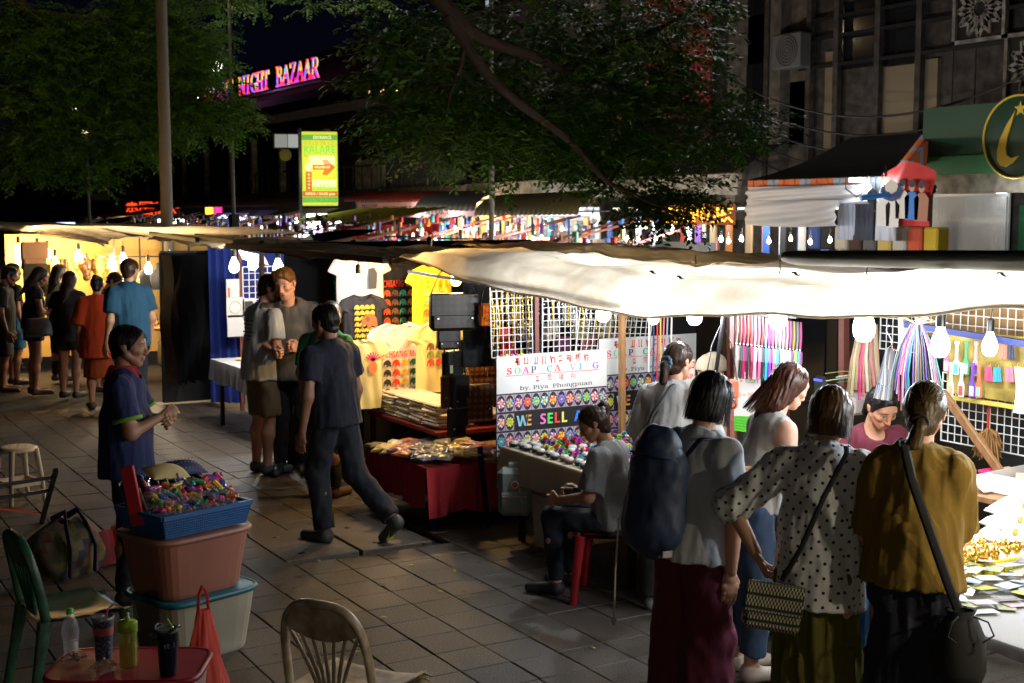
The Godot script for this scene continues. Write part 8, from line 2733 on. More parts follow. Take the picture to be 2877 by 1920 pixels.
func masks() -> void:
	if head_m == null:
		head_m = make_head(true)
		head_f = make_head(false)
	var pos := [V(4.094,1.588,-19.8),V(4.286,1.584,-19.8),V(4.455,1.581,-19.8),V(4.65,1.577,-19.8),V(4.578,1.355,-19.6),V(4.971,1.341,-19.4),V(4.767,1.363,-19.6)]
	var cn := ["yellow","bronze","golden","pale gold","small yellow","small amber","small white"]
	var cc := [L(0.55,0.42,0.12),L(0.16,0.10,0.05),L(0.55,0.33,0.08),L(0.75,0.62,0.3),L(0.6,0.42,0.06),L(0.65,0.38,0.05),L(0.6,0.6,0.55)]
	for k in 7:
		var t := thing("carved_mask","%s carved head mask with topknot in the warm stall" % cn[k],"carving",pos[k],-0.35)
		var b := B.new()
		skin_put(b,head_m,Transform3D(Basis().scaled(Vector3.ONE * (1.15 if k < 4 else 0.9)),Vector3.ZERO),cc[k],cc[k] * 0.4)
		obj("face",b,mat("carving",Color.WHITE,0.35,0.2,{"vertex_color_use_as_albedo": true}),t)
		b = B.new()
		var s := 1.15 if k < 4 else 0.9
		for i in 60:
			var y := 0.25 + 0.75 * fmod(i * 0.618,1.0)
			var a := i * 2.4
			var rr := sqrt(1.0 - y * y)
			b.col = cc[k] * 0.8
			if sin(a) > 0.4 and y < 0.55:
				continue
			b.ell(V(rr * cos(a) * 0.082,0.03 + y * 0.09,rr * sin(a) * 0.098 - 0.01) * s,Vector3.ONE * 0.014 * s,Basis(),4,6)
		b.ell(V(0,0.135,-0.01) * s,V(0.035,0.04,0.035) * s,Basis(),6,8)
		obj("curls",b,mat("carving"),t)
	for q in [[V(5.05,1.484,-19.3),"black jewellery bust hanging left in the warm stall"],[V(5.135,1.482,-19),"black jewellery bust hanging right in the warm stall"]]:
		var b := B.new()
		b.lathe([W(0,-0.22),W(0.1,-0.22),W(0.13,-0.05),W(0.12,0.03),W(0.045,0.08),W(0.04,0.16),W(0,0.17)],Transform3D(),14,0.6)
		one("jewellery_bust",q[1],"bust",b,mats.black_cloth).position = q[0]
	bag("large tan leather bag hung at the left of the warm stall",V(3.51,1.759,-19.5),0.1,V(0.36,0.40,0.12),L(0.36,0.17,0.07),L(0.38,0.19,0.08),0.1)
	bag("olive green canvas bag below the tan one",V(3.516,1.442,-19.4),0.0,V(0.36,0.42,0.12),L(0.08,0.08,0.015),L(0.09,0.09,0.015),0.0)
	for k in 24:
		var b := B.new()
		var p := V(3.865,1.613,-19.6) + V(-0.1 + 0.02 * k,0.1,0)
		if k > 11:
			p = V(5.274,1.424,-18.8) + V(0.03 * (k - 18),0.25,0)
		var l := 0.35 + 0.2 * fmod(k * 0.37,1.0)
		b.tube([p,p + V(0.01,-l / 2,0.01),p + V(0,-l,0)],0.012,5)
		one("bead_string","%s bead string hanging in the warm stall" % ["dark","golden","amber"][k % 3],"beads",b,mat("bead%d" % (k % 3),[L(0.03,0.03,0.04),L(0.55,0.38,0.08),L(0.5,0.2,0.03)][k % 3],0.3),"bead strings in the warm stall")
	var r := RandomNumberGenerator.new()
	r.seed = 61
	for k in 40:
		var b := B.new()
		b.lathe([W(0,0),W(0.03,0),W(0.045,0.05),W(0.02,0.10 + 0.06 * fmod(k * 0.7,1.0)),W(0,0.17)],Transform3D(),8)
		var o := one("small_carving","%s small carving on the table under the masks" % ["golden","dark bronze","amber"][k % 3],"carving",b,mat("carv%d" % (k % 3),[L(0.6,0.42,0.1),L(0.1,0.06,0.03),L(0.5,0.25,0.05)][k % 3],0.3,0.4),"small carvings under the masks")
		o.position = V(3.9 + r.randf() * 2.2,0.75,-19.2 + r.randf() * 0.6)
func chair(label: String,p: Vector3,turn: float,m: Material,solid := false,arms := false) -> Node3D:
	var t := thing("plastic_chair",label,"chair",p,turn)
	var b := B.new()
	for side in [0.0,-0.022]:
		b.sheet(14,14,func(a: float,c: float):
			var x := (a - 0.5) * lerpf(0.40,0.46,c)
			return V(x,0.43 + side - 0.018 * sin(a * PI) * sin(c * PI) - 0.035 * smoothstep(0.85,1.0,c) + 0.012 * pow(absf(a - 0.5) * 2.0,3.0),lerpf(-0.20,0.23,c)),V(0,1 if side == 0.0 else -1,0))
	obj("seat",b,m,t)
	for q in [[-1,1],[1,1],[-1,-1],[1,-1]]:
		b = B.new()
		var f := V(q[0] * 0.225,0,0.24) if q[1] > 0 else V(q[0] * 0.22,0,-0.27)
		var u := V(q[0] * 0.195,0.425,0.20) if q[1] > 0 else V(q[0] * 0.185,0.425,-0.19)
		b.tube([f,f.lerp(u,0.5),u],[0.024,0.027,0.036],8,true,0.65)
		obj("leg",b,m,t)
	var back := func(x: float,y: float,o := 0.0) -> Vector3:
		return V(x,0.43 + y,-0.195 - 0.16 * y - 0.10 * y * y + 0.16 * x * x + o)
	b = B.new()
	var arch := []
	for k in 29:
		var a := PI * k / 28.0
		var x := -0.205 * signf(cos(a)) * pow(absf(cos(a)),0.6)
		arch.append(back.call(x,0.40 * pow(maxf(0.0,sin(a)),0.55)))
	if solid:
		for side in [0.0,-0.02]:
			b.sheet(16,12,func(a: float,c: float):
				var y: float = 0.05 + 0.36 * c
				var hw := 0.195 * sqrt(maxf(0.02,1.0 - pow(maxf(0.0,c - 0.72) / 0.3,2.0) * 0.75))
				return back.call((a * 2.0 - 1.0) * hw,y,side),V(0,0,1 if side == 0.0 else -1))
		obj("backrest",b,m,t)
		b = B.new()
		b.tube(arch,0.014,8)
		obj("back_frame",b,m,t)
	else:
		b.tube(arch,0.024,8,true,0.6)
		for side in [0.004,-0.014]:
			b.sheet(16,5,func(a: float,c: float):
				var x: float = (a * 2.0 - 1.0) * 0.185
				return back.call(x,lerpf(0.29 - 0.05 * (1.0 - pow(a * 2.0 - 1.0,2.0)),0.40 * pow(maxf(0.0,1.0 - pow(absf(a * 2.0 - 1.0) * 0.9,3.0)),0.4),c),side),V(0,0,1 if side > 0.0 else -1))
		obj("back_frame",b,m,t)
		for k in 7:
			b = B.new()
			var u := (k - 3) / 3.0
			var pts := []
			for i in 9:
				var v := i / 8.0
				pts.append(back.call(u * lerpf(0.055,0.165,pow(v,1.3)),lerpf(0.0,0.27,v)))
			b.tube(pts,0.011,6,true,0.7)
			obj("back_slat",b,m,t)
	if arms:
		for s in [-1,1]:
			b = B.new()
			b.tube([back.call(s * 0.2,0.26),V(s * 0.25,0.66,-0.05),V(s * 0.265,0.65,0.12),V(s * 0.25,0.56,0.21),V(s * 0.225,0.43,0.215)],0.026,8,true,0.6)
			obj("armrest",b,m,t)
	return t
func foreground() -> void:
	var r := RandomNumberGenerator.new()
	r.seed = 71
	var beige := tri_tex(mat("beige_plastic",L(0.66,0.57,0.42),0.4),noise_tex("blot",0.02),Vector3.ONE * 0.9)
	var green := tri_tex(mat("green_plastic",L(0.03,0.13,0.075),0.4),noise_tex("blot",0.02),Vector3.ONE * 1.2)
	chair("worn beige plastic chair with slatted back in the foreground",V(2.12,0,-4.93),deg_to_rad(123),beige)
	chair("dark green plastic chair facing right at the left edge",V(1.314,0.43,-6.624) * V(1,0,1),deg_to_rad(96),green,false,false)
	chair("red plastic chair under the seated woman",V(4.56,0,-6.54),deg_to_rad(228),mat("red_chair",L(0.30,0.006,0.012),0.4),true)
	var st := thing("plastic_stool","white plastic stool standing alone on the pavement at the left","stool",V(1.847,0,-11.277),0.3)
	var b := B.new()
	b.lathe([W(0,0.46),W(0.12,0.46),W(0.155,0.45),W(0.16,0.43),W(0.15,0.42)],Transform3D(ry(PI / 8),Vector3.ZERO),8)
	obj("seat",b,mat("stool_white",L(0.58,0.50,0.40),0.4),st)
	for k in 4:
		b = B.new()
		var d := ry(k * PI / 2 + PI / 4) * V(1,0,0)
		b.tube([d * 0.205,d * 0.185 + V(0,0.2,0),d * 0.145 + V(0,0.44,0)],[0.024,0.028,0.035],6,true,0.6)
		obj("leg",b,mat("stool_white"),st)
		b = B.new()
		var e := ry(k * PI / 2 + 3 * PI / 4) * V(1,0,0)
		b.bar(d * 0.190 + V(0,0.16,0),e * 0.190 + V(0,0.16,0),0.014,0.04)
		obj("brace",b,mat("stool_white"),st)
	b = B.new()
	for k in 7:
		b.lathe([W(0,0.4612),W(0.012,0.4612)],at(V(0.07 * cos(k * TAU / 6.0),0,0.07 * sin(k * TAU / 6.0)) if k < 6 else Vector3.ZERO),8)
	obj("drain_hole",b,mats.black_plastic,st)
	var ff := thing("folding_stand","black steel folding stand at the left edge","stand",Vector3.ZERO)
	var p0 := V(1.751,0.62,-9.217)
	var p1 := V(1.202,0.62,-9.034)
	for q in [[p0,V(1.854,0,-10.388)],[p1,V(1.335,0,-10.369)]]:
		b = B.new()
		b.bar(q[0],q[1],0.03)
		obj("leg",b,mats.dark_steel,ff)
	for y in [0.55,0.40]:
		b = B.new()
		var f: float = y / 0.62
		b.bar(V(1.854,0,-10.388).lerp(p0,f),V(1.335,0,-10.369).lerp(p1,f),0.025)
		obj("crossbar",b,mats.dark_steel,ff)
	b = B.new()
	b.bar(V(1.854,0,-10.388).lerp(p0,0.2),V(1.335,0,-10.369).lerp(p1,0.55),0.012)
	obj("red_strap",b,mat("red_film",L(0.45,0.02,0.02),0.5),ff)
	var pb := thing("patterned_bag","bulging patchwork shopping bag with purple straps behind the green chair","bag",V(1.685,0,-8.676) + V(0.05,0,-0.15),0.4)
	var pat := paint("patchwork",128,128,func(u: float,v: float) -> Color:
		var i := int(u * 6.0)
		var j := int(v * 5.0)
		var h := (i * 7 + j * 13) % 6
		var c: Color = [Color(0.55,0.5,0.35),Color(0.16,0.25,0.36),Color(0.42,0.16,0.2),Color(0.5,0.45,0.3),Color(0.35,0.33,0.3),Color(0.45,0.42,0.2)][h]
		return c * (1.0 if fposmod(u * 30.0 + sin(v * 40.0),1.0) > 0.3 else 0.7))
	b = B.new()
	b.sheet(36,18,func(a: float,c: float):
		var th: float = a * TAU
		var k := 1.0 + 0.10 * sin(th * 3.0 + c * 5.0) + 0.05 * sin(th * 7.0 - c * 9.0)
		var y: float = 0.36 * c
		var w := sqrt(maxf(0.0,1.0 - pow(c,4.0) * 0.92)) * (0.85 + 0.25 * sin(c * PI)) * k
		return V(cos(th) * 0.26 * w,y + 0.02 * sin(th * 2.0) * c,sin(th) * 0.16 * w),Vector3.UP,true)
	obj("body",b,tri_tex(mat("patch_cloth",L(0.75,0.68,0.58),0.85),pat,Vector3.ONE * 3.2),pb)
	b = B.new()
	for x in [-0.11,0.08]:
		b.tube([V(x,0.02,0.175),V(x,0.2,0.19),V(x * 0.8,0.34,0.12),V(x * 0.5 + 0.02,0.42,0.03),V(x * 0.6,0.36,-0.08)],0.022,6,true,0.2)
	obj("strap",b,mat("purple_strap",L(0.06,0.03,0.09),0.8),pb)
	b = B.new()
	b.sheet(10,8,func(a: float,c: float): return V(2.057,0,-8.826) + V(0.10 * sin(a * 7.0) * (1.0 - c * 0.5) + (a - 0.5) * 0.3,0.24 * c + 0.02 * sin(a * 12.0),-0.05 + 0.06 * cos(a * 5.0)),Vector3.BACK)
	one("red_sack","dark red plastic sack between the patchwork bag and the bins","bag",b,mat("dark_red_film",L(0.18,0.006,0.01),0.4))
	var tn := 0.32
	var bp := V(1.94,0,-6.686) * V(1,0,1) + V(0.06,0,-0.22)
	tub("storage_bin","cream storage bin with a teal rim at the bottom of the stack",bp,tn,V(0.58,0.34,0.48),mat("cream_bin",L(0.36,0.33,0.24),0.5),mat("teal_rim",L(0.02,0.14,0.18),0.4))
	tub("storage_bin","salmon brown storage bin in the middle of the stack",bp + V(-0.03,0.355,0),tn,V(0.58,0.32,0.48),mat("salmon_bin",L(0.30,0.115,0.075),0.5),mat("salmon_rim",L(0.32,0.15,0.11),0.45))
	basket("blue plastic basket of wrapped toys on top of the bins",bp + V(-0.03,0.70,0),tn,V(0.56,0.11,0.44),mat("blue_plastic",L(0.015,0.09,0.26),0.45))
	var tc := [L(0.5,0.02,0.04),L(0.6,0.14,0.02),L(0.02,0.22,0.22),L(0.22,0.04,0.26),L(0.55,0.36,0.04),L(0.03,0.2,0.05),L(0.5,0.05,0.14),L(0.04,0.08,0.35)]
	var tnm := ["red","orange","teal","violet","amber","green","raspberry","blue"]
	var bx := Transform3D(ry(tn),bp + V(-0.03,0.70,0))
	for k in 60:
		var i := k % 10
		var j := int(k / 10.0)
		var t := thing("wrapped_toy","%s toy in clear wrap, %s in the %s row of the blue basket" % [tnm[(k * 3 + j) % 8],ORD[i],ORD[j]],"toy",bx * V(-0.20 + i * 0.05 + r.randfn() * 0.008,0.06 + 0.032 * j,0.16 - 0.035 * j + r.randfn() * 0.01),r.randf() * 6.0,"wrapped toys in the blue basket")
		b = B.new()
		b.bev(Vector3.ZERO,V(0.074,0.024,0.040),0.010,Basis.from_euler(V(r.randfn() * 0.4,0,r.randfn() * 0.4)))
		b.ell(V(0.03,0.008,0),V(0.014,0.012,0.012),Basis(),5,7)
		for s in [-1,1]:
			b.ell(V(s * 0.018,-0.016,0.014),V(0.008,0.012,0.008),Basis(),4,6)
		obj("toy_body",b,mat("toy%d" % ((k * 3 + j) % 8),tc[(k * 3 + j) % 8],0.18,0.0,{"clearcoat_enabled": true,"clearcoat": 0.8}),t)
	for k in 9:
		var wr := B.new()
		var ph := k * 1.7
		wr.sheet(12,8,func(a: float,c: float): return bx * (V(-0.18 + 0.12 * (k % 4),0.09 + 0.05 * int(k / 4.0),0.15 - 0.055 * int(k / 4.0)) + V((a - 0.5) * 0.16,0.02 * sin(a * 17.0 + ph) * sin(c * 13.0 + ph) + 0.03 * sin(a * PI),(c - 0.5) * 0.10 - 0.02 * sin(a * 9.0 + ph))))
		one("cellophane","%s crinkled cellophane sheet over the wrapped toys" % ORD[k],"wrapper",wr,mat("cellophane",L(0.9,0.9,0.9,0.07),0.06))
	for k in 22:
		var t := thing("wrapped_purse","%s cloth purse in clear plastic, %s from the left in the blue basket" % [["pink","navy","flowered","green","rose","blue","grey"][k % 7],ORD[k]],"purse",bx * V(-0.26 + k * 0.023,0.17 + r.randfn() * 0.012,-0.10 - 0.07 * (k % 2)),tn + 1.2 + r.randfn() * 0.2,"wrapped purses in the blue basket")
		b = B.new()
		b.bev(Vector3.ZERO,V(0.15,0.15 + 0.03 * (k % 3),0.014),0.006,Basis(Vector3.RIGHT,-0.35))
		obj("purse_body",b,mat("purse%d" % (k % 7),[L(0.4,0.06,0.13),L(0.03,0.04,0.1),L(0.4,0.32,0.2),L(0.04,0.16,0.07),L(0.42,0.14,0.14),L(0.06,0.14,0.26),L(0.22,0.2,0.2)][k % 7],0.2,0.0,{"clearcoat_enabled": true,"clearcoat": 0.7}),t)
	for q in [[V(-0.03,0.27,-0.12),"cream flowered purse lying over the wrapped ones",L(0.45,0.34,0.14)],[V(0.12,0.265,-0.17),"navy purse with white dots lying over the wrapped ones",L(0.012,0.02,0.07)]]:
		b = B.new()
		b.sheet(16,10,func(a: float,c: float): return V((a - 0.5) * 0.24,0.05 * sqrt(maxf(0.0,sin(a * PI) * sin(c * PI))),(c - 0.5) * 0.14))
		b.sheet(16,10,func(a: float,c: float): return V((a - 0.5) * 0.24,-0.03 * sqrt(maxf(0.0,sin(a * PI) * sin(c * PI))),(c - 0.5) * 0.14),Vector3.DOWN)
		var o := one("cloth_purse",q[1],"purse",b,mat("cp%d" % hash(q[1]),q[2],0.7))
		o.transform = bx * Transform3D(Basis.from_euler(V(0.3,0,-0.1)),q[0])
		if "dots" in q[1]:
			b = B.new()
			for i in 40:
				var a := (i % 10 + 0.5 + 0.5 * (int(i / 10.0) % 2)) / 10.5
				var c := (int(i / 10.0) + 0.5) / 4.0
				b.lathe([W(0.0045,0),W(0,0.0012)],at(V((a - 0.5) * 0.24,0.002 + 0.05 * sqrt(maxf(0.0,sin(a * PI) * sin(c * PI))),(c - 0.5) * 0.14)),7)
			obj("dot",b,mats.white_cloth,o)
	b = B.new()
	b.bev(Vector3.ZERO,V(0.02,0.32,0.075),0.004)
	var rp := one("red_board","upright red board at the corner of the blue basket","board",b,mat("red_board",L(0.40,0.012,0.02),0.5))
	rp.transform = Transform3D(ry(0.9) * Basis(Vector3.RIGHT,-0.18),bx * V(-0.30,0.20,-0.02))
	var tp := V(1.317,0.46,-5.488) * V(1,0,1)
	tub("storage_bin","red lidded storage bin used as a drinks table",tp,-0.5,V(0.62,0.46,0.40),mat("pale_bin",L(0.35,0.25,0.22),0.5),mat("red_lid",L(0.32,0.012,0.035),0.4))
	var cl := mat("bottle_clear",L(0.92,0.95,0.95,0.16),0.06)
	var w := thing("water_bottle","clear plastic water bottle with green cap on the red lid","bottle",V(1.118,0.475,-5.693))
	b = B.new()
	var prof := [W(0,0),W(0.030,0.0),W(0.033,0.008)]
	for k in 13:
		prof.append(W(0.033 - (0.003 if k % 2 else 0.0) - (0.006 * sin(k / 12.0 * PI * 2.0) if k > 6 else 0.0),0.015 + k * 0.0105))
	prof.append_array([W(0.030,0.155),W(0.014,0.185),W(0.0135,0.195)])
	b.lathe(prof,Transform3D(),20)
	obj("bottle",b,cl,w)
	b = B.new()
	b.lathe([W(0.0155,0.19),W(0.0155,0.212),W(0,0.213)],Transform3D(),16)
	obj("cap",b,mat("cap_green",L(0.02,0.30,0.03),0.4),w)
	b = B.new()
	b.lathe([W(0,0.002),W(0.029,0.003),W(0.029,0.07),W(0,0.07)],Transform3D(),16)
	obj("water",b,mat("water",L(0.9,0.95,1.0,0.08),0.03),w)
	var tm := func(label: String,p: Vector3,body: Material,band: Material,hh: float) -> Node3D:
		var t := thing("tumbler",label,"tumbler",p)
		var o := B.new()
		o.lathe([W(0,0),W(0.033,0),W(0.035,0.006),W(0.044,hh * 0.93),W(0.046,hh)],Transform3D(),24)
		obj("body",o,body,t)
		o = B.new()
		o.lathe([W(0.0405,hh * 0.62),W(0.0418,hh * 0.625),W(0.0436,hh * 0.80),W(0.042,hh * 0.805)],Transform3D(),24)
		obj("band",o,band,t)
		o = B.new()
		o.lathe([W(0.0475,hh - 0.006),W(0.0475,hh + 0.006),W(0.042,hh + 0.008),W(0.038,hh + 0.002),W(0,hh + 0.002)],Transform3D(),24)
		obj("lid",o,mat("clear_lid",L(0.25,0.26,0.28),0.12,0.4),t)
		return t
	var m1 := tri_tex(mat("tumbler_print",L(0.34,0.36,0.42),0.35),paint("blue_print",96,96,func(u: float,v: float) -> Color:
		var k := sin(u * 23.0 + 3.0 * sin(v * 17.0)) + sin(v * 29.0 + 2.0 * sin(u * 19.0))
		return Color(0.62,0.66,0.74) if k > 0.2 else (Color(0.16,0.18,0.42) if k > -0.8 else Color(0.42,0.2,0.26))),Vector3.ONE * 9.0)
	var t1: Node3D = tm.call("printed blue grey tumbler with coral band and pink straw",V(1.231,0.475,-5.583),m1,mat("coral_band",L(0.36,0.09,0.07),0.5),0.185)
	b = B.new()
	b.tube([V(0.012,0.12,0),V(0.02,0.215,0.0),V(0.045,0.24,0.008)],0.0035,6)
	obj("straw",b,mat("straw_pink",L(0.5,0.02,0.28),0.4),t1)
	var t2: Node3D = tm.call("navy steel tumbler with purple rim and handle loop, lettered YETI",V(1.42,0.475,-5.27),mat("navy_steel",L(0.006,0.006,0.035),0.3,0.3),mat("navy_steel"),0.19)
	b = B.new()
	b.tube(range(17).map(func(i): return V(cos(TAU * i / 16.0) * 0.05,0.195 + 0.012 * sin(TAU * i / 8.0),sin(TAU * i / 16.0) * 0.05)),0.006,6,false)
	b.tube([V(-0.045,0.19,0),V(-0.075,0.185,0.01),V(-0.07,0.155,0.01),V(-0.042,0.16,0.0)],0.006,6)
	obj("handle_loop",b,mats.black_plastic,t2)
	text("YETI",10,0.018,0.05,Transform3D(ry(0.12),V(-0.004,0.132,0.0415)),mat("dull_silver",L(0.16,0.16,0.2),0.4,0.3),t2,0.002)
	b = B.new()
	b.tube([V(0.01,0.17,0),V(0.018,0.205,0.0),V(0.0,0.235,0.0)],0.005,6)
	obj("straw",b,mat("straw_green",L(0.1,0.5,0.03),0.4),t2)
	var yb := thing("sport_bottle","yellow green see-through sport bottle with lime lid","bottle",V(1.302,0.475,-5.448))
	b = B.new()
	b.lathe([W(0,0),W(0.035,0),W(0.037,0.01),W(0.036,0.09),W(0.038,0.15),W(0.037,0.156)],Transform3D(),22)
	obj("bottle",b,mat("lime_clear",L(0.42,0.44,0.02,0.5),0.08),yb)
	b = B.new()
	b.lathe([W(0,0.003),W(0.033,0.004),W(0.033,0.10),W(0,0.10)],Transform3D(),18)
	obj("drink",b,mat("drink",L(0.5,0.25,0.01,0.45),0.05),yb)
	b = B.new()
	b.lathe([W(0.041,0.152),W(0.041,0.19),W(0.034,0.198),W(0.010,0.200),W(0.009,0.214),W(0,0.215)],Transform3D(),22)
	obj("lid",b,mat("lime_lid",L(0.22,0.34,0.012),0.4),yb)
	b = B.new()
	b.tube([V(0.004,0.01,0),V(0.003,0.19,0),V(0.003,0.232,0)],0.005,6)
	obj("spout",b,mats.white_plastic,yb)
	for q in [[V(1.121,0.475,-5.628),"small clear packet of snacks by the water bottle"],[V(1.202,0.475,-5.457),"small clear packet of yellow snacks by the sport bottle"]]:
		var t := thing("snack_packet",q[1],"snack",q[0],0.4)
		for k in 22:
			b = B.new()
			b.ell(V(r.randfn() * 0.022,0.012 + absf(r.randfn()) * 0.010,r.randfn() * 0.016),V(0.010,0.006,0.008),Basis.from_euler(V(r.randf(),r.randf() * 3,0)),4,6)
			obj("snack",b,mat("snack%d" % (k % 2),[L(0.36,0.25,0.04),L(0.28,0.12,0.04)][k % 2],0.4),t)
		b = B.new()
		b.sheet(14,10,func(a: float,c: float): return V((a - 0.5) * 0.13,0.042 * sqrt(maxf(0.0,sin(a * PI) * sin(c * PI))) + 0.004 * sin(a * 30.0) * sin(c * 25.0),(c - 0.5) * 0.09))
		obj("wrapper",b,mats.clear,t)
	var cb := thing("carrier_bag","thin red plastic carrier bag with loop handles standing by the bins","bag",V(1.842,0,-6.176),0.35)
	b = B.new()
	b.sheet(30,24,func(a: float,c: float):
		var th: float = a * TAU
		var wd := lerpf(0.13,0.035,pow(c,1.2)) * (1.0 + 0.12 * sin(th * 5.0 + c * 7.0) + 0.06 * sin(th * 11.0))
		return V(cos(th) * wd,0.44 * c,sin(th) * wd * 0.55),Vector3.UP,true)
	var film := mat("red_carrier",L(0.62,0.10,0.08),0.3,0.0,{"backlight_enabled": true,"backlight": Color(0.8,0.35,0.3)})
	obj("film",b,film,cb)
	b = B.new()
	b.tube([V(-0.03,0.42,0),V(-0.022,0.52,0),V(0,0.56,0),V(0.024,0.52,0),V(0.035,0.42,0)],0.013,6,true,0.3)
	obj("handle",b,film,cb)
func strap(label: String,pts: Array,w: float,m: Material,called := "bag_strap") -> void:
	var b := B.new()
	b.tube(pts,w,6,true,0.25)
	one(called,label,"strap",b,m)
func people() -> void:
	var light := L(0.46,0.24,0.15)
	var pale := L(0.52,0.29,0.20)
	var tan := L(0.33,0.16,0.085)
	var brown := L(0.24,0.105,0.055)
	var dots := tri_tex(mat("dot_cloth",L(0.70,0.70,0.68),0.88,0.0,{"backlight_enabled": true,"backlight": Color(0.5,0.5,0.5)}),paint("polka",128,128,func(u: float,v: float) -> Color:
		var a := W(fposmod(u * 2.0,1.0),fposmod(v * 2.0,1.0))
		var k := 1.0
		for c in [W(0.25,0.25),W(0.75,0.75)]:
			k = minf(k,(a - c).length())
		return Color(0.10,0.13,0.24) if k < 0.115 else Color(0.93,0.94,0.95)),Vector3.ONE * 8.5)
	dots.uv1_triplanar_sharpness = 12.0
	relief(dots,texs["weave"],0.05)
	var floral := func(key: String,base: Color,f1: Color,f2: Color) -> StandardMaterial3D:
		var n := FastNoiseLite.new()
		n.seed = key.hash() % 999
		n.noise_type = FastNoiseLite.TYPE_CELLULAR
		n.frequency = 0.06
		return tri_tex(mat(key,Color.WHITE,0.85),paint(key,128,128,func(u: float,v: float) -> Color:
			var d := n.get_noise_2d(u * 128.0,v * 128.0)
			var e := n.get_noise_2d(v * 190.0 + 50.0,u * 190.0)
			return f1 if d < -0.82 else (f2 if e < -0.86 else base)),Vector3.ONE * 4.0)
	var green_floral: Material = floral.call("green_floral",Color(0.10,0.34,0.20),Color(0.75,0.16,0.20),Color(0.35,0.55,0.2))
	var kimono: Material = floral.call("kimono",Color(0.76,0.25,0.06),Color(0.15,0.2,0.12),Color(0.85,0.72,0.5))
	var dark_print: Material = floral.call("dark_print",Color(0.10,0.11,0.13),Color(0.3,0.32,0.36),Color(0.16,0.17,0.2))
	var wine_print: Material = floral.call("wine_print",Color(0.34,0.06,0.17),Color(0.45,0.16,0.05),Color(0.28,0.2,0.05))
	var black := mats.black_cloth as Material
	var shoe_dark := mat("shoe_dark",L(0.02,0.021,0.024),0.6)
	var sandal := mat("sandal",L(0.08,0.04,0.025),0.6)
	var p := person("woman in a loose ochre blouse and navy skirt, seen from behind, hair tied low",V(3.96,0,-3.62),124,1.70,{"fem": true,"cell": 0.014,"skin": light,"lean": 6,"head": V(4,20,4),"hair": "lowpony","hairm": mats.hair_dyed,
		"top": {"name": "blouse","mat": mats.ochre,"loose": 0.02,"hem": 0.90,"flare": 0.02,"sleeve": 1.0,"sw": 0.020,"fold": 0.017,"fsc": 1.0},"bot": {"kind": "skirt","mat": mats.navy_skirt,"len": 0.98,"hemw": 0.22,"fold": 0.02},"shoe": shoe_dark,"shk": 0.84,
		"la": [V(0.05,-0.28,0.0),V(0.02,-0.20,0.15)],"ra": [V(-0.01,-0.26,0.10),V(0.05,-0.02,0.24)],"gl": true})
	var X := p.transform
	var j: Dictionary = p.get_meta("j")
	var b := B.new()
	b.tube(range(13).map(func(i): return (j.hx as Transform3D) * V(0.030 * cos(TAU * i / 12.0),-0.075 + 0.030 * sin(TAU * i / 12.0),-0.112 - 0.012)),0.008,6,false)
	obj("hair_tie",b,black,p)
	strap("black webbing strap crossing the back of the ochre blouse",[X * V(0.055,1.475,0.02),X * V(0.035,1.465,-0.075),X * V(-0.01,1.36,-0.172),X * V(-0.09,1.15,-0.182),X * V(-0.155,0.96,-0.16),X * V(-0.19,0.86,-0.13)],0.019,black)
	b = B.new()
	b.lathe([W(0,-0.17),W(0.085,-0.165),W(0.105,-0.11),W(0.10,0.02),W(0.07,0.09),W(0.05,0.11),W(0.062,0.135),W(0.05,0.13)],Transform3D(),20,0.65)
	var sb := one("drawstring_bag","black drawstring shoulder bag at the right hip of the woman in ochre","bag",b,black)
	sb.transform = X * Transform3D(ry(0.5),V(-0.20,0.72,-0.11))
	b = B.new()
	for s in [-1,1]:
		b.tube([V(0.03 * s,0.12,-0.05),V(0.07 * s,0.11,-0.09),V(0.09 * s,0.06,-0.10),V(0.05 * s,0.03,-0.09)],0.004,5)
	obj("cord",b,black,sb)
	b = B.new()
	b.sheet(24,20,func(a: float,c: float):
		var th: float = a * TAU
		var w := lerpf(0.125,0.05,pow(c,2.0)) * (1.0 + 0.10 * sin(th * 4.0 + c * 6.0) + 0.05 * sin(th * 9.0))
		return V(cos(th) * w,(c - 1.0) * 0.25 + 0.05 * sin(th) * (1.0 - c),sin(th) * w * 0.35),Vector3.UP,true)
	var bb := one("plastic_bag","crumpled blue plastic bag held in the left hand of the woman in ochre","bag",b,mat("blue_film",L(0.05,0.20,0.45),0.28,0.0,{"backlight_enabled": true,"backlight": Color(0.35,0.5,0.7)}))
	bb.transform = Transform3D(ry(0.6),X * ((j.wL as Vector3) + V(0.0,-0.06,0.02)))
	p = person("woman in a white blouse with navy dots, left hand on her hip",V(3.80,0,-3.98),128,1.655,{"fem": true,"cell": 0.014,"skin": light,"lean": 9,"head": V(-10,22,0),"hair": "bob","hairm": mats.hair_gold,
		"top": {"name": "blouse","mat": dots,"loose": 0.02,"hem": 0.76,"flare": 0.012,"sleeve": 1.02,"sw": 0.022,"fold": 0.015},"bot": {"kind": "skirt","mat": mats.olive_skirt,"len": 0.98,"hemw": 0.23,"fold": 0.03},"shoe": sandal,
		"la": [V(0.22,-0.20,-0.05),V(-0.12,-0.19,-0.05)],"ra": [V(-0.05,-0.24,0.12),V(0.04,0.0,0.24)],"gl": true})
	X = p.transform
	strap("thin dark braided strap across the dotted blouse",[X * V(-0.10,1.46,0.0),X * V(-0.11,1.44,-0.06),X * V(-0.04,1.28,-0.165),X * V(0.05,1.05,-0.185),X * V(0.13,0.90,-0.165)],0.011,black)
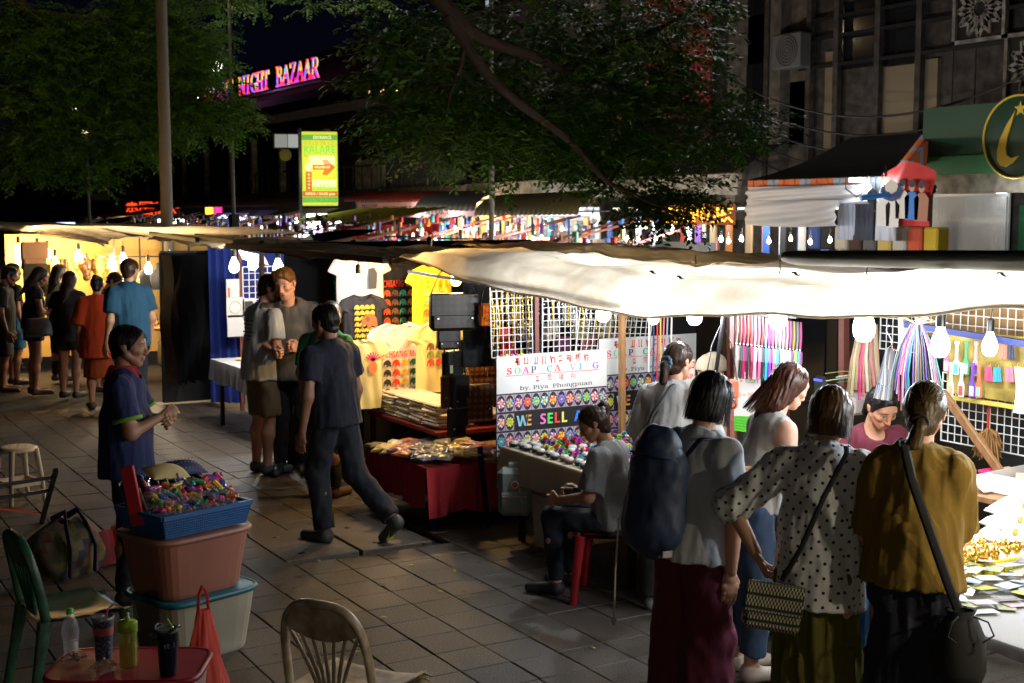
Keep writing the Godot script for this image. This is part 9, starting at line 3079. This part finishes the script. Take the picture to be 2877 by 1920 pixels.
	var wv := tri_tex(mat("woven_bag",Color.WHITE,0.75),paint("woven",64,64,func(u: float,v: float) -> Color:
		var k := fposmod(u * 8.0 + (0.5 if fposmod(v * 4.0,1.0) > 0.5 else 0.0),1.0) > 0.5
		return (Color(0.62,0.6,0.5) if k else Color(0.08,0.09,0.08)) if fposmod(v * 2.0,1.0) > 0.22 else Color(0.07,0.08,0.07)),Vector3.ONE * 9.0)
	b = B.new()
	b.bev(Vector3.ZERO,V(0.235,0.20,0.06),0.018)
	var wb := one("woven_bag","black and cream woven shoulder bag hanging behind the dotted blouse","bag",b,wv)
	wb.transform = X * Transform3D(Basis.from_euler(V(0.1,0.25,0.12)),V(0.155,0.80,-0.215))
	b = B.new()
	b.bev(V(0,0.04,-0.034),V(0.238,0.13,0.012),0.004)
	obj("flap",b,wv,wb)
	p = person("woman in a white sleeveless top and rolled jeans leaning over the counter",V(4.341,0,-5.061) * V(1,0,1),76,1.64,{"fem": true,"cell": 0.014,"skin": pale,"lean": 17,"head": V(8,18,-4),"hair": "sidelong","hairm": mats.hair_red,
		"top": {"name": "top","mat": mats.white_top,"hem": 0.92,"sleeve": 0.0,"fold": 0.007,"flare": 0.02},"bot": {"kind": "trousers","mat": mats.jeans,"len": 0.86,"wide": 0.008,"hem": 0.06,"fold": 0.010},"shoe": mat("sandal_cream",L(0.4,0.32,0.25),0.6),
		"ra": [V(-0.05,-0.28,-0.01),V(0.0,-0.25,0.03)],"la": [V(0.06,-0.20,0.14),V(-0.02,-0.02,0.25)]})
	p = person("woman with short black hair, glasses, white T-shirt and wine trousers, wearing a backpack",V(3.58,0,-4.56),98,1.665,{"fem": true,"cell": 0.014,"skin": light,"lean": 7,"head": V(4,14,0),"hair": "bob","hairm": mats.hair_black,
		"top": {"mat": mats.white_tee,"hem": 0.86,"loose": 0.012,"sleeve": 0.52,"sw": 0.014,"flare": 0.03},"bot": {"kind": "trousers","mat": wine_print,"wide": 0.045,"hem": 0.085,"len": 0.99,"fold": 0.014},"shoe": sandal,
		"ra": [V(-0.05,-0.28,0.0),V(0.0,-0.25,-0.02)],"la": [V(0.05,-0.24,0.14),V(-0.03,0.02,0.24)]})
	j = p.get_meta("j")
	b = B.new()
	for s in [-1,1]:
		b.tube(range(15).map(func(i): return (j.hx as Transform3D) * V(s * 0.034 + 0.024 * cos(TAU * i / 14.0),0.0 + 0.019 * sin(TAU * i / 14.0),0.106 - 0.1 * absf(0.4 * 0.02 * cos(TAU * i / 14.0)))),0.0028,5,false)
		b.tube([(j.hx as Transform3D) * V(s * 0.058,0.006,0.104),(j.hx as Transform3D) * V(s * 0.082,0.008,0.05),(j.hx as Transform3D) * V(s * 0.084,0.004,-0.015)],0.0026,5)
	b.tube([(j.hx as Transform3D) * V(-0.010,0.004,0.110),(j.hx as Transform3D) * V(0.010,0.004,0.110)],0.0026,5)
	obj("glasses",b,mats.dark_steel,p)
	var bp := thing("backpack","large navy blue backpack on the back of the woman in glasses","backpack",Vector3.ZERO)
	bp.transform = p.transform * Transform3D(Basis(Vector3.RIGHT,0.10),V(0.01,1.16,-0.20))
	var navy := relief(mat("navy_nylon",L(0.018,0.035,0.085),0.6),texs["weave"],0.1,Vector3.ONE * 6.0)
	b = B.new()
	sdf([pm(V(0,-0.10,-0.02),V(0,0.12,-0.01),0.165,0.150,0.74,Vector3.BACK),pm(V(0,-0.12,-0.08),V(0,0.02,-0.08),0.115,0.10,0.6,Vector3.BACK),pm(V(0,0.15,-0.03),V(0,0.20,-0.02),0.135,0.12,0.75,Vector3.BACK)],0.012,0.03,b,Transform3D(),null,[],0.014,V(8,5,8),3)
	obj("sack",b,navy,bp)
	b = B.new()
	sdf([pm(V(0,0.18,-0.035),V(0,0.215,-0.03),0.142,0.12,0.8,Vector3.BACK,2)],0.012,0.02,b,Transform3D(),null,[],0.01,V(8,8,8),9)
	obj("lid_flap",b,navy,bp)
	for s in [-1,1]:
		b = B.new()
		b.tube([V(s * 0.09,0.20,0.06),V(s * 0.10,0.275,0.13),V(s * 0.105,0.285,0.22),V(s * 0.11,0.22,0.32),V(s * 0.125,0.09,0.375),V(s * 0.16,-0.06,0.34)],0.024,6,true,0.3)
		obj("shoulder_strap",b,navy,bp)
	b = B.new()
	b.tube([V(0.135,-0.02,-0.06),V(0.15,-0.12,-0.09),V(0.155,-0.36,-0.08),V(0.15,-0.56,-0.07)],0.005,5)
	b.ell(V(0.15,-0.58,-0.07),V(0.010,0.022,0.010),Basis(),5,7)
	obj("cord",b,mat("cord_grey",L(0.4,0.4,0.4),0.8),bp)
	b = B.new()
	b.bev(V(-0.14,-0.22,-0.06),V(0.006,0.03,0.06),0.002)
	obj("label",b,mat("label_grey",L(0.3,0.3,0.32),0.7),bp)
	p = person("woman in a white cotton shirt with a velvet hair tie, back turned",V(4.66,0,-6.15),118,1.60,{"fem": true,"cell": 0.016,"skin": light,"lean": 5,"head": V(-14,8,0),"hair": "pony","hairm": mats.hair_brown,
		"top": {"mat": mats.white_top,"loose": 0.03,"hem": 0.80,"flare": 0.03,"sleeve": 0.95,"sw": 0.03,"fold": 0.015},"bot": {"kind": "trousers","mat": black,"wide": 0.03,"hem": 0.07},"shoe": mat("slip_on",L(0.16,0.17,0.2),0.7),
		"ra": [V(-0.08,-0.26,0.05),V(0.02,-0.05,0.23)],"la": [V(0.08,-0.27,0.02),V(-0.02,-0.10,0.21)]})
	j = p.get_meta("j")
	b = B.new()
	for k in 10:
		b.ell((j.hx as Transform3D) * V(0.032 * cos(TAU * k / 10.0),-0.02 + 0.032 * sin(TAU * k / 10.0),-0.128),V(0.017,0.019,0.015),Basis(),5,8)
	obj("hair_tie",b,mat("velvet_blue",L(0.03,0.07,0.11),0.6),p)
	X = p.transform
	strap("grey strap across the back of the white cotton shirt",[X * V(-0.04,1.47,0.0),X * V(-0.03,1.45,-0.07),X * V(0.05,1.28,-0.165),X * V(0.15,1.0,-0.16)],0.012,mat("strap_grey",L(0.06,0.07,0.08),0.7))
	var seat := {"hip": V(0,0.55,-0.04),"ll": [V(0.10,0.54,0.40),V(0.11,0.09,0.36),V(0.12,0.035,0.50)],"rl": [V(-0.12,0.54,0.39),V(-0.14,0.09,0.34),V(-0.15,0.035,0.48)]}
	var o := seat.duplicate()
	o.merge({"fem": true,"cell": 0.016,"skin": tan,"lean": 9,"head": V(20,22,0),"hair": "bun","hairm": mats.hair_brown,"top": {"mat": mats.grey_shirt,"loose": 0.02,"hem": 0.88,"sleeve": 0.85,"sw": 0.028,"fold": 0.013},"bot": {"kind": "trousers","mat": mats.navy_jeans,"hem": 0.055},"shoe": shoe_dark,
		"la": [V(0.07,-0.25,0.05),V(-0.06,-0.05,0.23)],"ra": [V(-0.07,-0.25,0.05),V(0.06,-0.05,0.23)],"gl": true,"gr": true})
	p = person("woman in a grey T-shirt sitting on the red chair at the soap table",V(4.53,0,-6.56),214,1.55,o)
	j = p.get_meta("j")
	b = B.new()
	for k in 9:
		b.ell((j.hx as Transform3D) * V(0.046 * cos(TAU * k / 9.0),0.055 + 0.03 * sin(TAU * k / 9.0),-0.105 - 0.01 * sin(TAU * k / 9.0)),V(0.018,0.016,0.017),Basis(),5,8)
	obj("hair_tie",b,mat("velvet_grey",L(0.22,0.22,0.25),0.6),p)
	X = p.transform
	strap("black strap over the seated woman's grey shirt",[X * V(-0.06,1.10,0.05),X * V(-0.06,1.10,-0.12),X * V(-0.02,0.95,-0.20),X * V(0.03,0.70,-0.22),X * V(0.10,0.50,-0.16)],0.010,black)
	b = B.new()
	b.bev(Vector3.ZERO,V(0.14,0.09,0.08),0.02)
	b.tube([V(0,0,0.03),V(0,0,0.10)],0.032,12)
	one("camera","black camera lying in the lap of the seated woman","camera",b,mats.black_plastic).transform = X * P(V(0,0.70,0.24))
	o = seat.duplicate()
	o.merge({"fem": true,"cell": 0.016,"skin": L(0.40,0.20,0.12),"lean": 16,"head": V(6,24,0),"hair": "pony","hairm": mats.hair_black,"top": {"mat": mats.maroon,"hem": 0.9,"sleeve": 0.5},"bot": {"kind": "trousers","mat": black},"la": [V(0.05,-0.24,0.10),V(-0.10,-0.08,0.20)],"ra": [V(-0.05,-0.24,0.10),V(0.10,-0.08,0.20)]})
	person("vendor woman in a maroon top smiling down behind the leather counter",V(5.78,1.321,-5.685) * V(1,0,1) + V(0,0.06,0),338,1.72,o)
	o = seat.duplicate()
	o.merge({"cell": 0.016,"skin": tan,"lean": 10,"head": V(0,10,0),"top": {"name": "singlet","mat": mats.singlet,"hem": 0.9,"sleeve": 0.0},"bot": {"kind": "trousers","mat": black},"la": [V(0.06,-0.25,0.08),V(-0.05,-0.05,0.23)],"ra": [V(-0.06,-0.25,0.08),V(0.05,-0.05,0.23)]})
	p = person("soap vendor in a cream knit cap and pale singlet half hidden behind hanging bags",V(6.05,1.355,-7.354) * V(1,0,1) + V(0,0.02,0),268,1.72,o)
	j = p.get_meta("j")
	b = B.new()
	sdf([pm(V(0,0.040,-0.030),V(0,0.040,0.012),0.098,0.094,0.92,Vector3.RIGHT)],0.008,0.02,b,j.hx,null,[Plane(V(0,-0.95,0.3).normalized(),-0.018)],0.004,V(30,8,30))
	obj("knit_cap",b,mats.beanie,p)
	p = person("man in a navy T-shirt and jeans striding away, back turned",V(3.56,0,-8.727) * V(1,0,1) + V(0.04,0,0),200,1.70,{"cell": 0.015,"skin": brown,"lean": 5,"head": V(6,4,0),"hair": "short","kick": true,
		"top": {"mat": mats.navy_tee,"loose": 0.018,"hem": 0.85,"sleeve": 0.62,"sw": 0.02,"fold": 0.012},"bot": {"kind": "trousers","mat": mats.navy_jeans,"wide": 0.012,"fold": 0.012,"hem": 0.065},"shoe": mat("sneaker",L(0.05,0.055,0.06),0.6),
		"ll": [V(0.09,0.50,0.10),V(0.09,0.09,0.02),V(0.10,0.035,0.17)],"rl": [V(-0.12,0.49,-0.08),V(-0.16,0.20,-0.42),V(-0.17,0.075,-0.35)],
		"la": [V(0.07,-0.28,-0.04),V(0.02,-0.25,0.04)],"ra": [V(-0.07,-0.28,0.0),V(-0.01,-0.25,0.04)]})
	b = B.new()
	b.sheet(8,4,func(a: float,c: float): return p.transform.affine_inverse() * Vector3.ZERO if false else V(-0.165,0.20,-0.475).lerp(V(-0.175,0.03,-0.365),a) + V((c - 0.5) * 0.08 * (0.8 + 0.3 * sin(a * PI)),0.004 * sin(a * 40.0),-0.004),Vector3.FORWARD)
	obj("yellow_sole",b,mat("lime_sole",L(0.34,0.36,0.03),0.6),p)
	p = person("man in a blue polo shirt with red collar, arms folded, looking to the right",V(1.93,0,-7.97),68,1.675,{"cell": 0.014,"skin": L(0.30,0.14,0.075),"lean": 0,"head": V(-4,4,0),"hair": "short",
		"top": {"mat": mats.polo_blue,"loose": 0.014,"hem": 0.80,"sleeve": 0.72,"sw": 0.022,"fold": 0.011,"collar": mats.red_cloth,"cuff": mats.green_trim},"bot": {"kind": "trousers","mat": black},"shoe": shoe_dark,
		"ra": [V(-0.04,-0.27,0.06),V(0.16,0.08,0.17)],"la": [V(0.04,-0.25,0.10),V(-0.20,0.03,0.12)],"gl": true,"gr": true})
	p = person("young man in a white T-shirt with a back print and khaki shorts",V(3.993,0,-11.377) * V(1,0,1),100,1.80,{"cell": 0.016,"skin": L(0.46,0.23,0.15),"lean": 3,"head": V(-30,14,0),"hair": "short","hairm": mats.hair_brown,
		"top": {"mat": mats.white_tee,"loose": 0.018,"hem": 0.82,"sleeve": 0.68,"sw": 0.024,"fold": 0.012},"bot": {"kind": "shorts","mat": mats.khaki,"len": 0.98,"wide": 0.012},"shoe": mat("sneaker_grey",L(0.07,0.08,0.085),0.6),
		"ra": [V(-0.05,-0.28,-0.01),V(0.05,0.02,0.25)],"la": [V(0.05,-0.27,0.06),V(-0.08,0.04,0.22)],"gr": true})
	b = B.new()
	j = p.get_meta("j")
	for k in 9:
		b.sheet(8,2,func(a: float,c: float):
			var x := (a - 0.5) * (0.17 - 0.03 * (k % 3))
			return (j.T as Callable).call(V(x,1.33 - k * 0.032 - c * 0.014,-sqrt(maxf(0.0,0.0225 - x * x * 0.5)) - 0.006)),Vector3.FORWARD)
	obj("back_print",b,mat("print_slate",L(0.10,0.12,0.16),0.8),p)
	person("young man with ginger hair in a grey T-shirt talking to his friend",V(4.122,1.84,-11.007) * V(1,0,1) + V(0.1,0,-0.25),334,1.86,{"cell": 0.016,"skin": L(0.50,0.26,0.18),"lean": 4,"head": V(-16,12,5),"hair": "quiff","hairm": mats.hair_ginger,"hairc": L(0.2,0.09,0.03),
		"top": {"mat": mats.grey_tee,"loose": 0.016,"hem": 0.80,"sleeve": 0.66,"sw": 0.02},"bot": {"kind": "trousers","mat": black},"shoe": shoe_dark,
		"la": [V(0.06,-0.27,0.03),V(-0.14,0.0,0.21)],"ra": [V(-0.06,-0.27,0.02),V(0.12,-0.04,0.22)],"gl": true,"gr": true})
	person("person in a green floral shirt with red blossoms behind the walking man",V(4.10,0,-10.15),128,1.63,{"cell": 0.02,"skin": tan,"lean": 6,"head": V(0,20,0),"hair": "bob",
		"top": {"mat": green_floral,"loose": 0.02,"hem": 0.66,"sleeve": 0.8,"flare": 0.02},"bot": {"kind": "trousers","mat": black},"shoe": sandal})
	person("tall man in a teal blue T-shirt, back turned, looking right",V(3.72,0,-15.0),196,1.83,{"cell": 0.02,"skin": L(0.42,0.22,0.13),"lean": 2,"head": V(-62,4,0),"hair": "short","hairm": mats.hair_brown,
		"top": {"mat": mats.blue_tee,"loose": 0.024,"hem": 0.80,"sleeve": 0.72,"sw": 0.026,"fold": 0.013},"bot": {"kind": "trousers","mat": mats.navy_jeans,"wide": 0.01},"shoe": shoe_dark})
	p = person("woman with long brown hair, off-shoulder dark top and navy shorts, looking down at her hands",V(3.17,0,-17.86),92,1.67,{"fem": true,"cell": 0.022,"skin": L(0.40,0.19,0.12),"lean": 4,"head": V(0,22,0),"hair": "long","hairm": mats.hair_brown,
		"top": {"mat": black,"hem": 0.88,"sleeve": 0.35,"loose": 0.01},"bot": {"kind": "shorts","mat": mats.navy_skirt,"len": 0.45,"wide": 0.03},"shoe": sandal,
		"ra": [V(-0.05,-0.26,0.02),V(0.05,0.0,0.24)],"la": [V(0.05,-0.26,0.04),V(-0.06,0.02,0.22)],"gl": true,"gr": true})
	bag("silver grey slouchy handbag at the side of the long haired woman",p.transform * V(-0.26,0.92,0.02),deg_to_rad(20),V(0.36,0.24,0.14),L(0.22,0.26,0.3),L(0.24,0.28,0.32),0.42,mat("silver_leather",L(0.20,0.25,0.30),0.35,0.3),"handbag")
	person("woman with long dark hair in a dark patterned blouse and black shorts",V(3.50,0,-17.3),140,1.62,{"fem": true,"cell": 0.022,"skin": L(0.36,0.17,0.09),"lean": 4,"head": V(0,14,0),"hair": "long","hairm": mats.hair_brown,
		"top": {"mat": dark_print,"loose": 0.03,"hem": 0.76,"sleeve": 0.6,"sw": 0.03},"bot": {"kind": "shorts","mat": black,"len": 0.6,"wide": 0.03},"shoe": shoe_dark,"ra": [V(-0.06,-0.27,0.02),V(0.0,-0.20,0.14)]})
	var b3 := person("boy in a black number 3 shirt bending over the mask table",V(3.98,0,-17.7),58,1.62,{"cell": 0.024,"skin": tan,"lean": 14,"head": V(0,28,0),"hair": "short","top": {"mat": mats.tee_navy,"hem": 0.8,"sleeve": 0.6},"bot": {"kind": "shorts","mat": black},"shoe": shoe_dark})
	text("3",11,0.11,0.0,Transform3D(ry(-1.2),V(-0.19,1.22,0.08)),mats.white_cloth,b3)
	p = person("woman in an orange floral kimono with her hair in a bun",V(3.62,0,-16.2),172,1.60,{"fem": true,"cell": 0.022,"skin": L(0.40,0.19,0.11),"lean": 3,"head": V(-20,14,0),"hair": "bun",
		"top": {"name": "kimono","mat": kimono,"loose": 0.03,"hem": 0.66,"flare": 0.05,"sleeve": 1.0,"sw": 0.05,"neck": 0.02},"bot": {"kind": "skirt","mat": mats.orange_cloth,"len": 0.62,"hemw": 0.2},"shoe": sandal})
	b = B.new()
	b.lathe([W(0.158,0.98),W(0.165,1.0),W(0.165,1.06),W(0.158,1.08)],Transform3D(),20,0.76)
	obj("sash",b,black,p)
	p = person("man in a white polo with a green chest badge at the far left",V(3.41,0,-21.0),352,1.80,{"cell": 0.024,"skin": L(0.40,0.2,0.12),"hair": "short","head": V(10,4,0),"top": {"mat": mats.white_tee,"hem": 0.82,"sleeve": 0.7},"bot": {"kind": "trousers","mat": black},"shoe": shoe_dark})
	b = B.new()
	b.lathe([W(0,0),W(0.045,0),W(0.045,0.004),W(0.03,0.004)],Transform3D(Basis(Vector3.RIGHT,-PI / 2),V(0.07,1.28,0.138)),16)
	obj("chest_badge",b,mat("badge_green",L(0.04,0.22,0.07),0.6),p)
	person("man in a black T-shirt and long dark shorts at the left edge",V(2.86,0,-18.3),76,1.66,{"cell": 0.024,"skin": brown,"lean": 5,"head": V(0,18,0),"hair": "short","top": {"mat": black,"hem": 0.80,"sleeve": 0.7,"loose": 0.02},"bot": {"kind": "shorts","mat": mats.navy_skirt,"len": 1.0,"wide": 0.03},"shoe": sandal})
	person("person in bright blue shorts standing behind the man at the left edge",V(3.12,0,-19.0),100,1.66,{"cell": 0.026,"skin": tan,"hair": "short","top": {"mat": mats.tee_navy,"hem": 0.82,"sleeve": 0.6},"bot": {"kind": "shorts","mat": mats.sky_short,"len": 0.95,"wide": 0.03},"shoe": shoe_dark})
	person("woman with long black hair and a white blouse facing the mask table",V(3.74,0,-19.1),118,1.64,{"fem": true,"cell": 0.024,"skin": tan,"hair": "long","head": V(-10,8,0),"top": {"mat": mats.white_tee,"hem": 0.82,"sleeve": 0.5},"bot": {"kind": "trousers","mat": black},"shoe": shoe_dark})
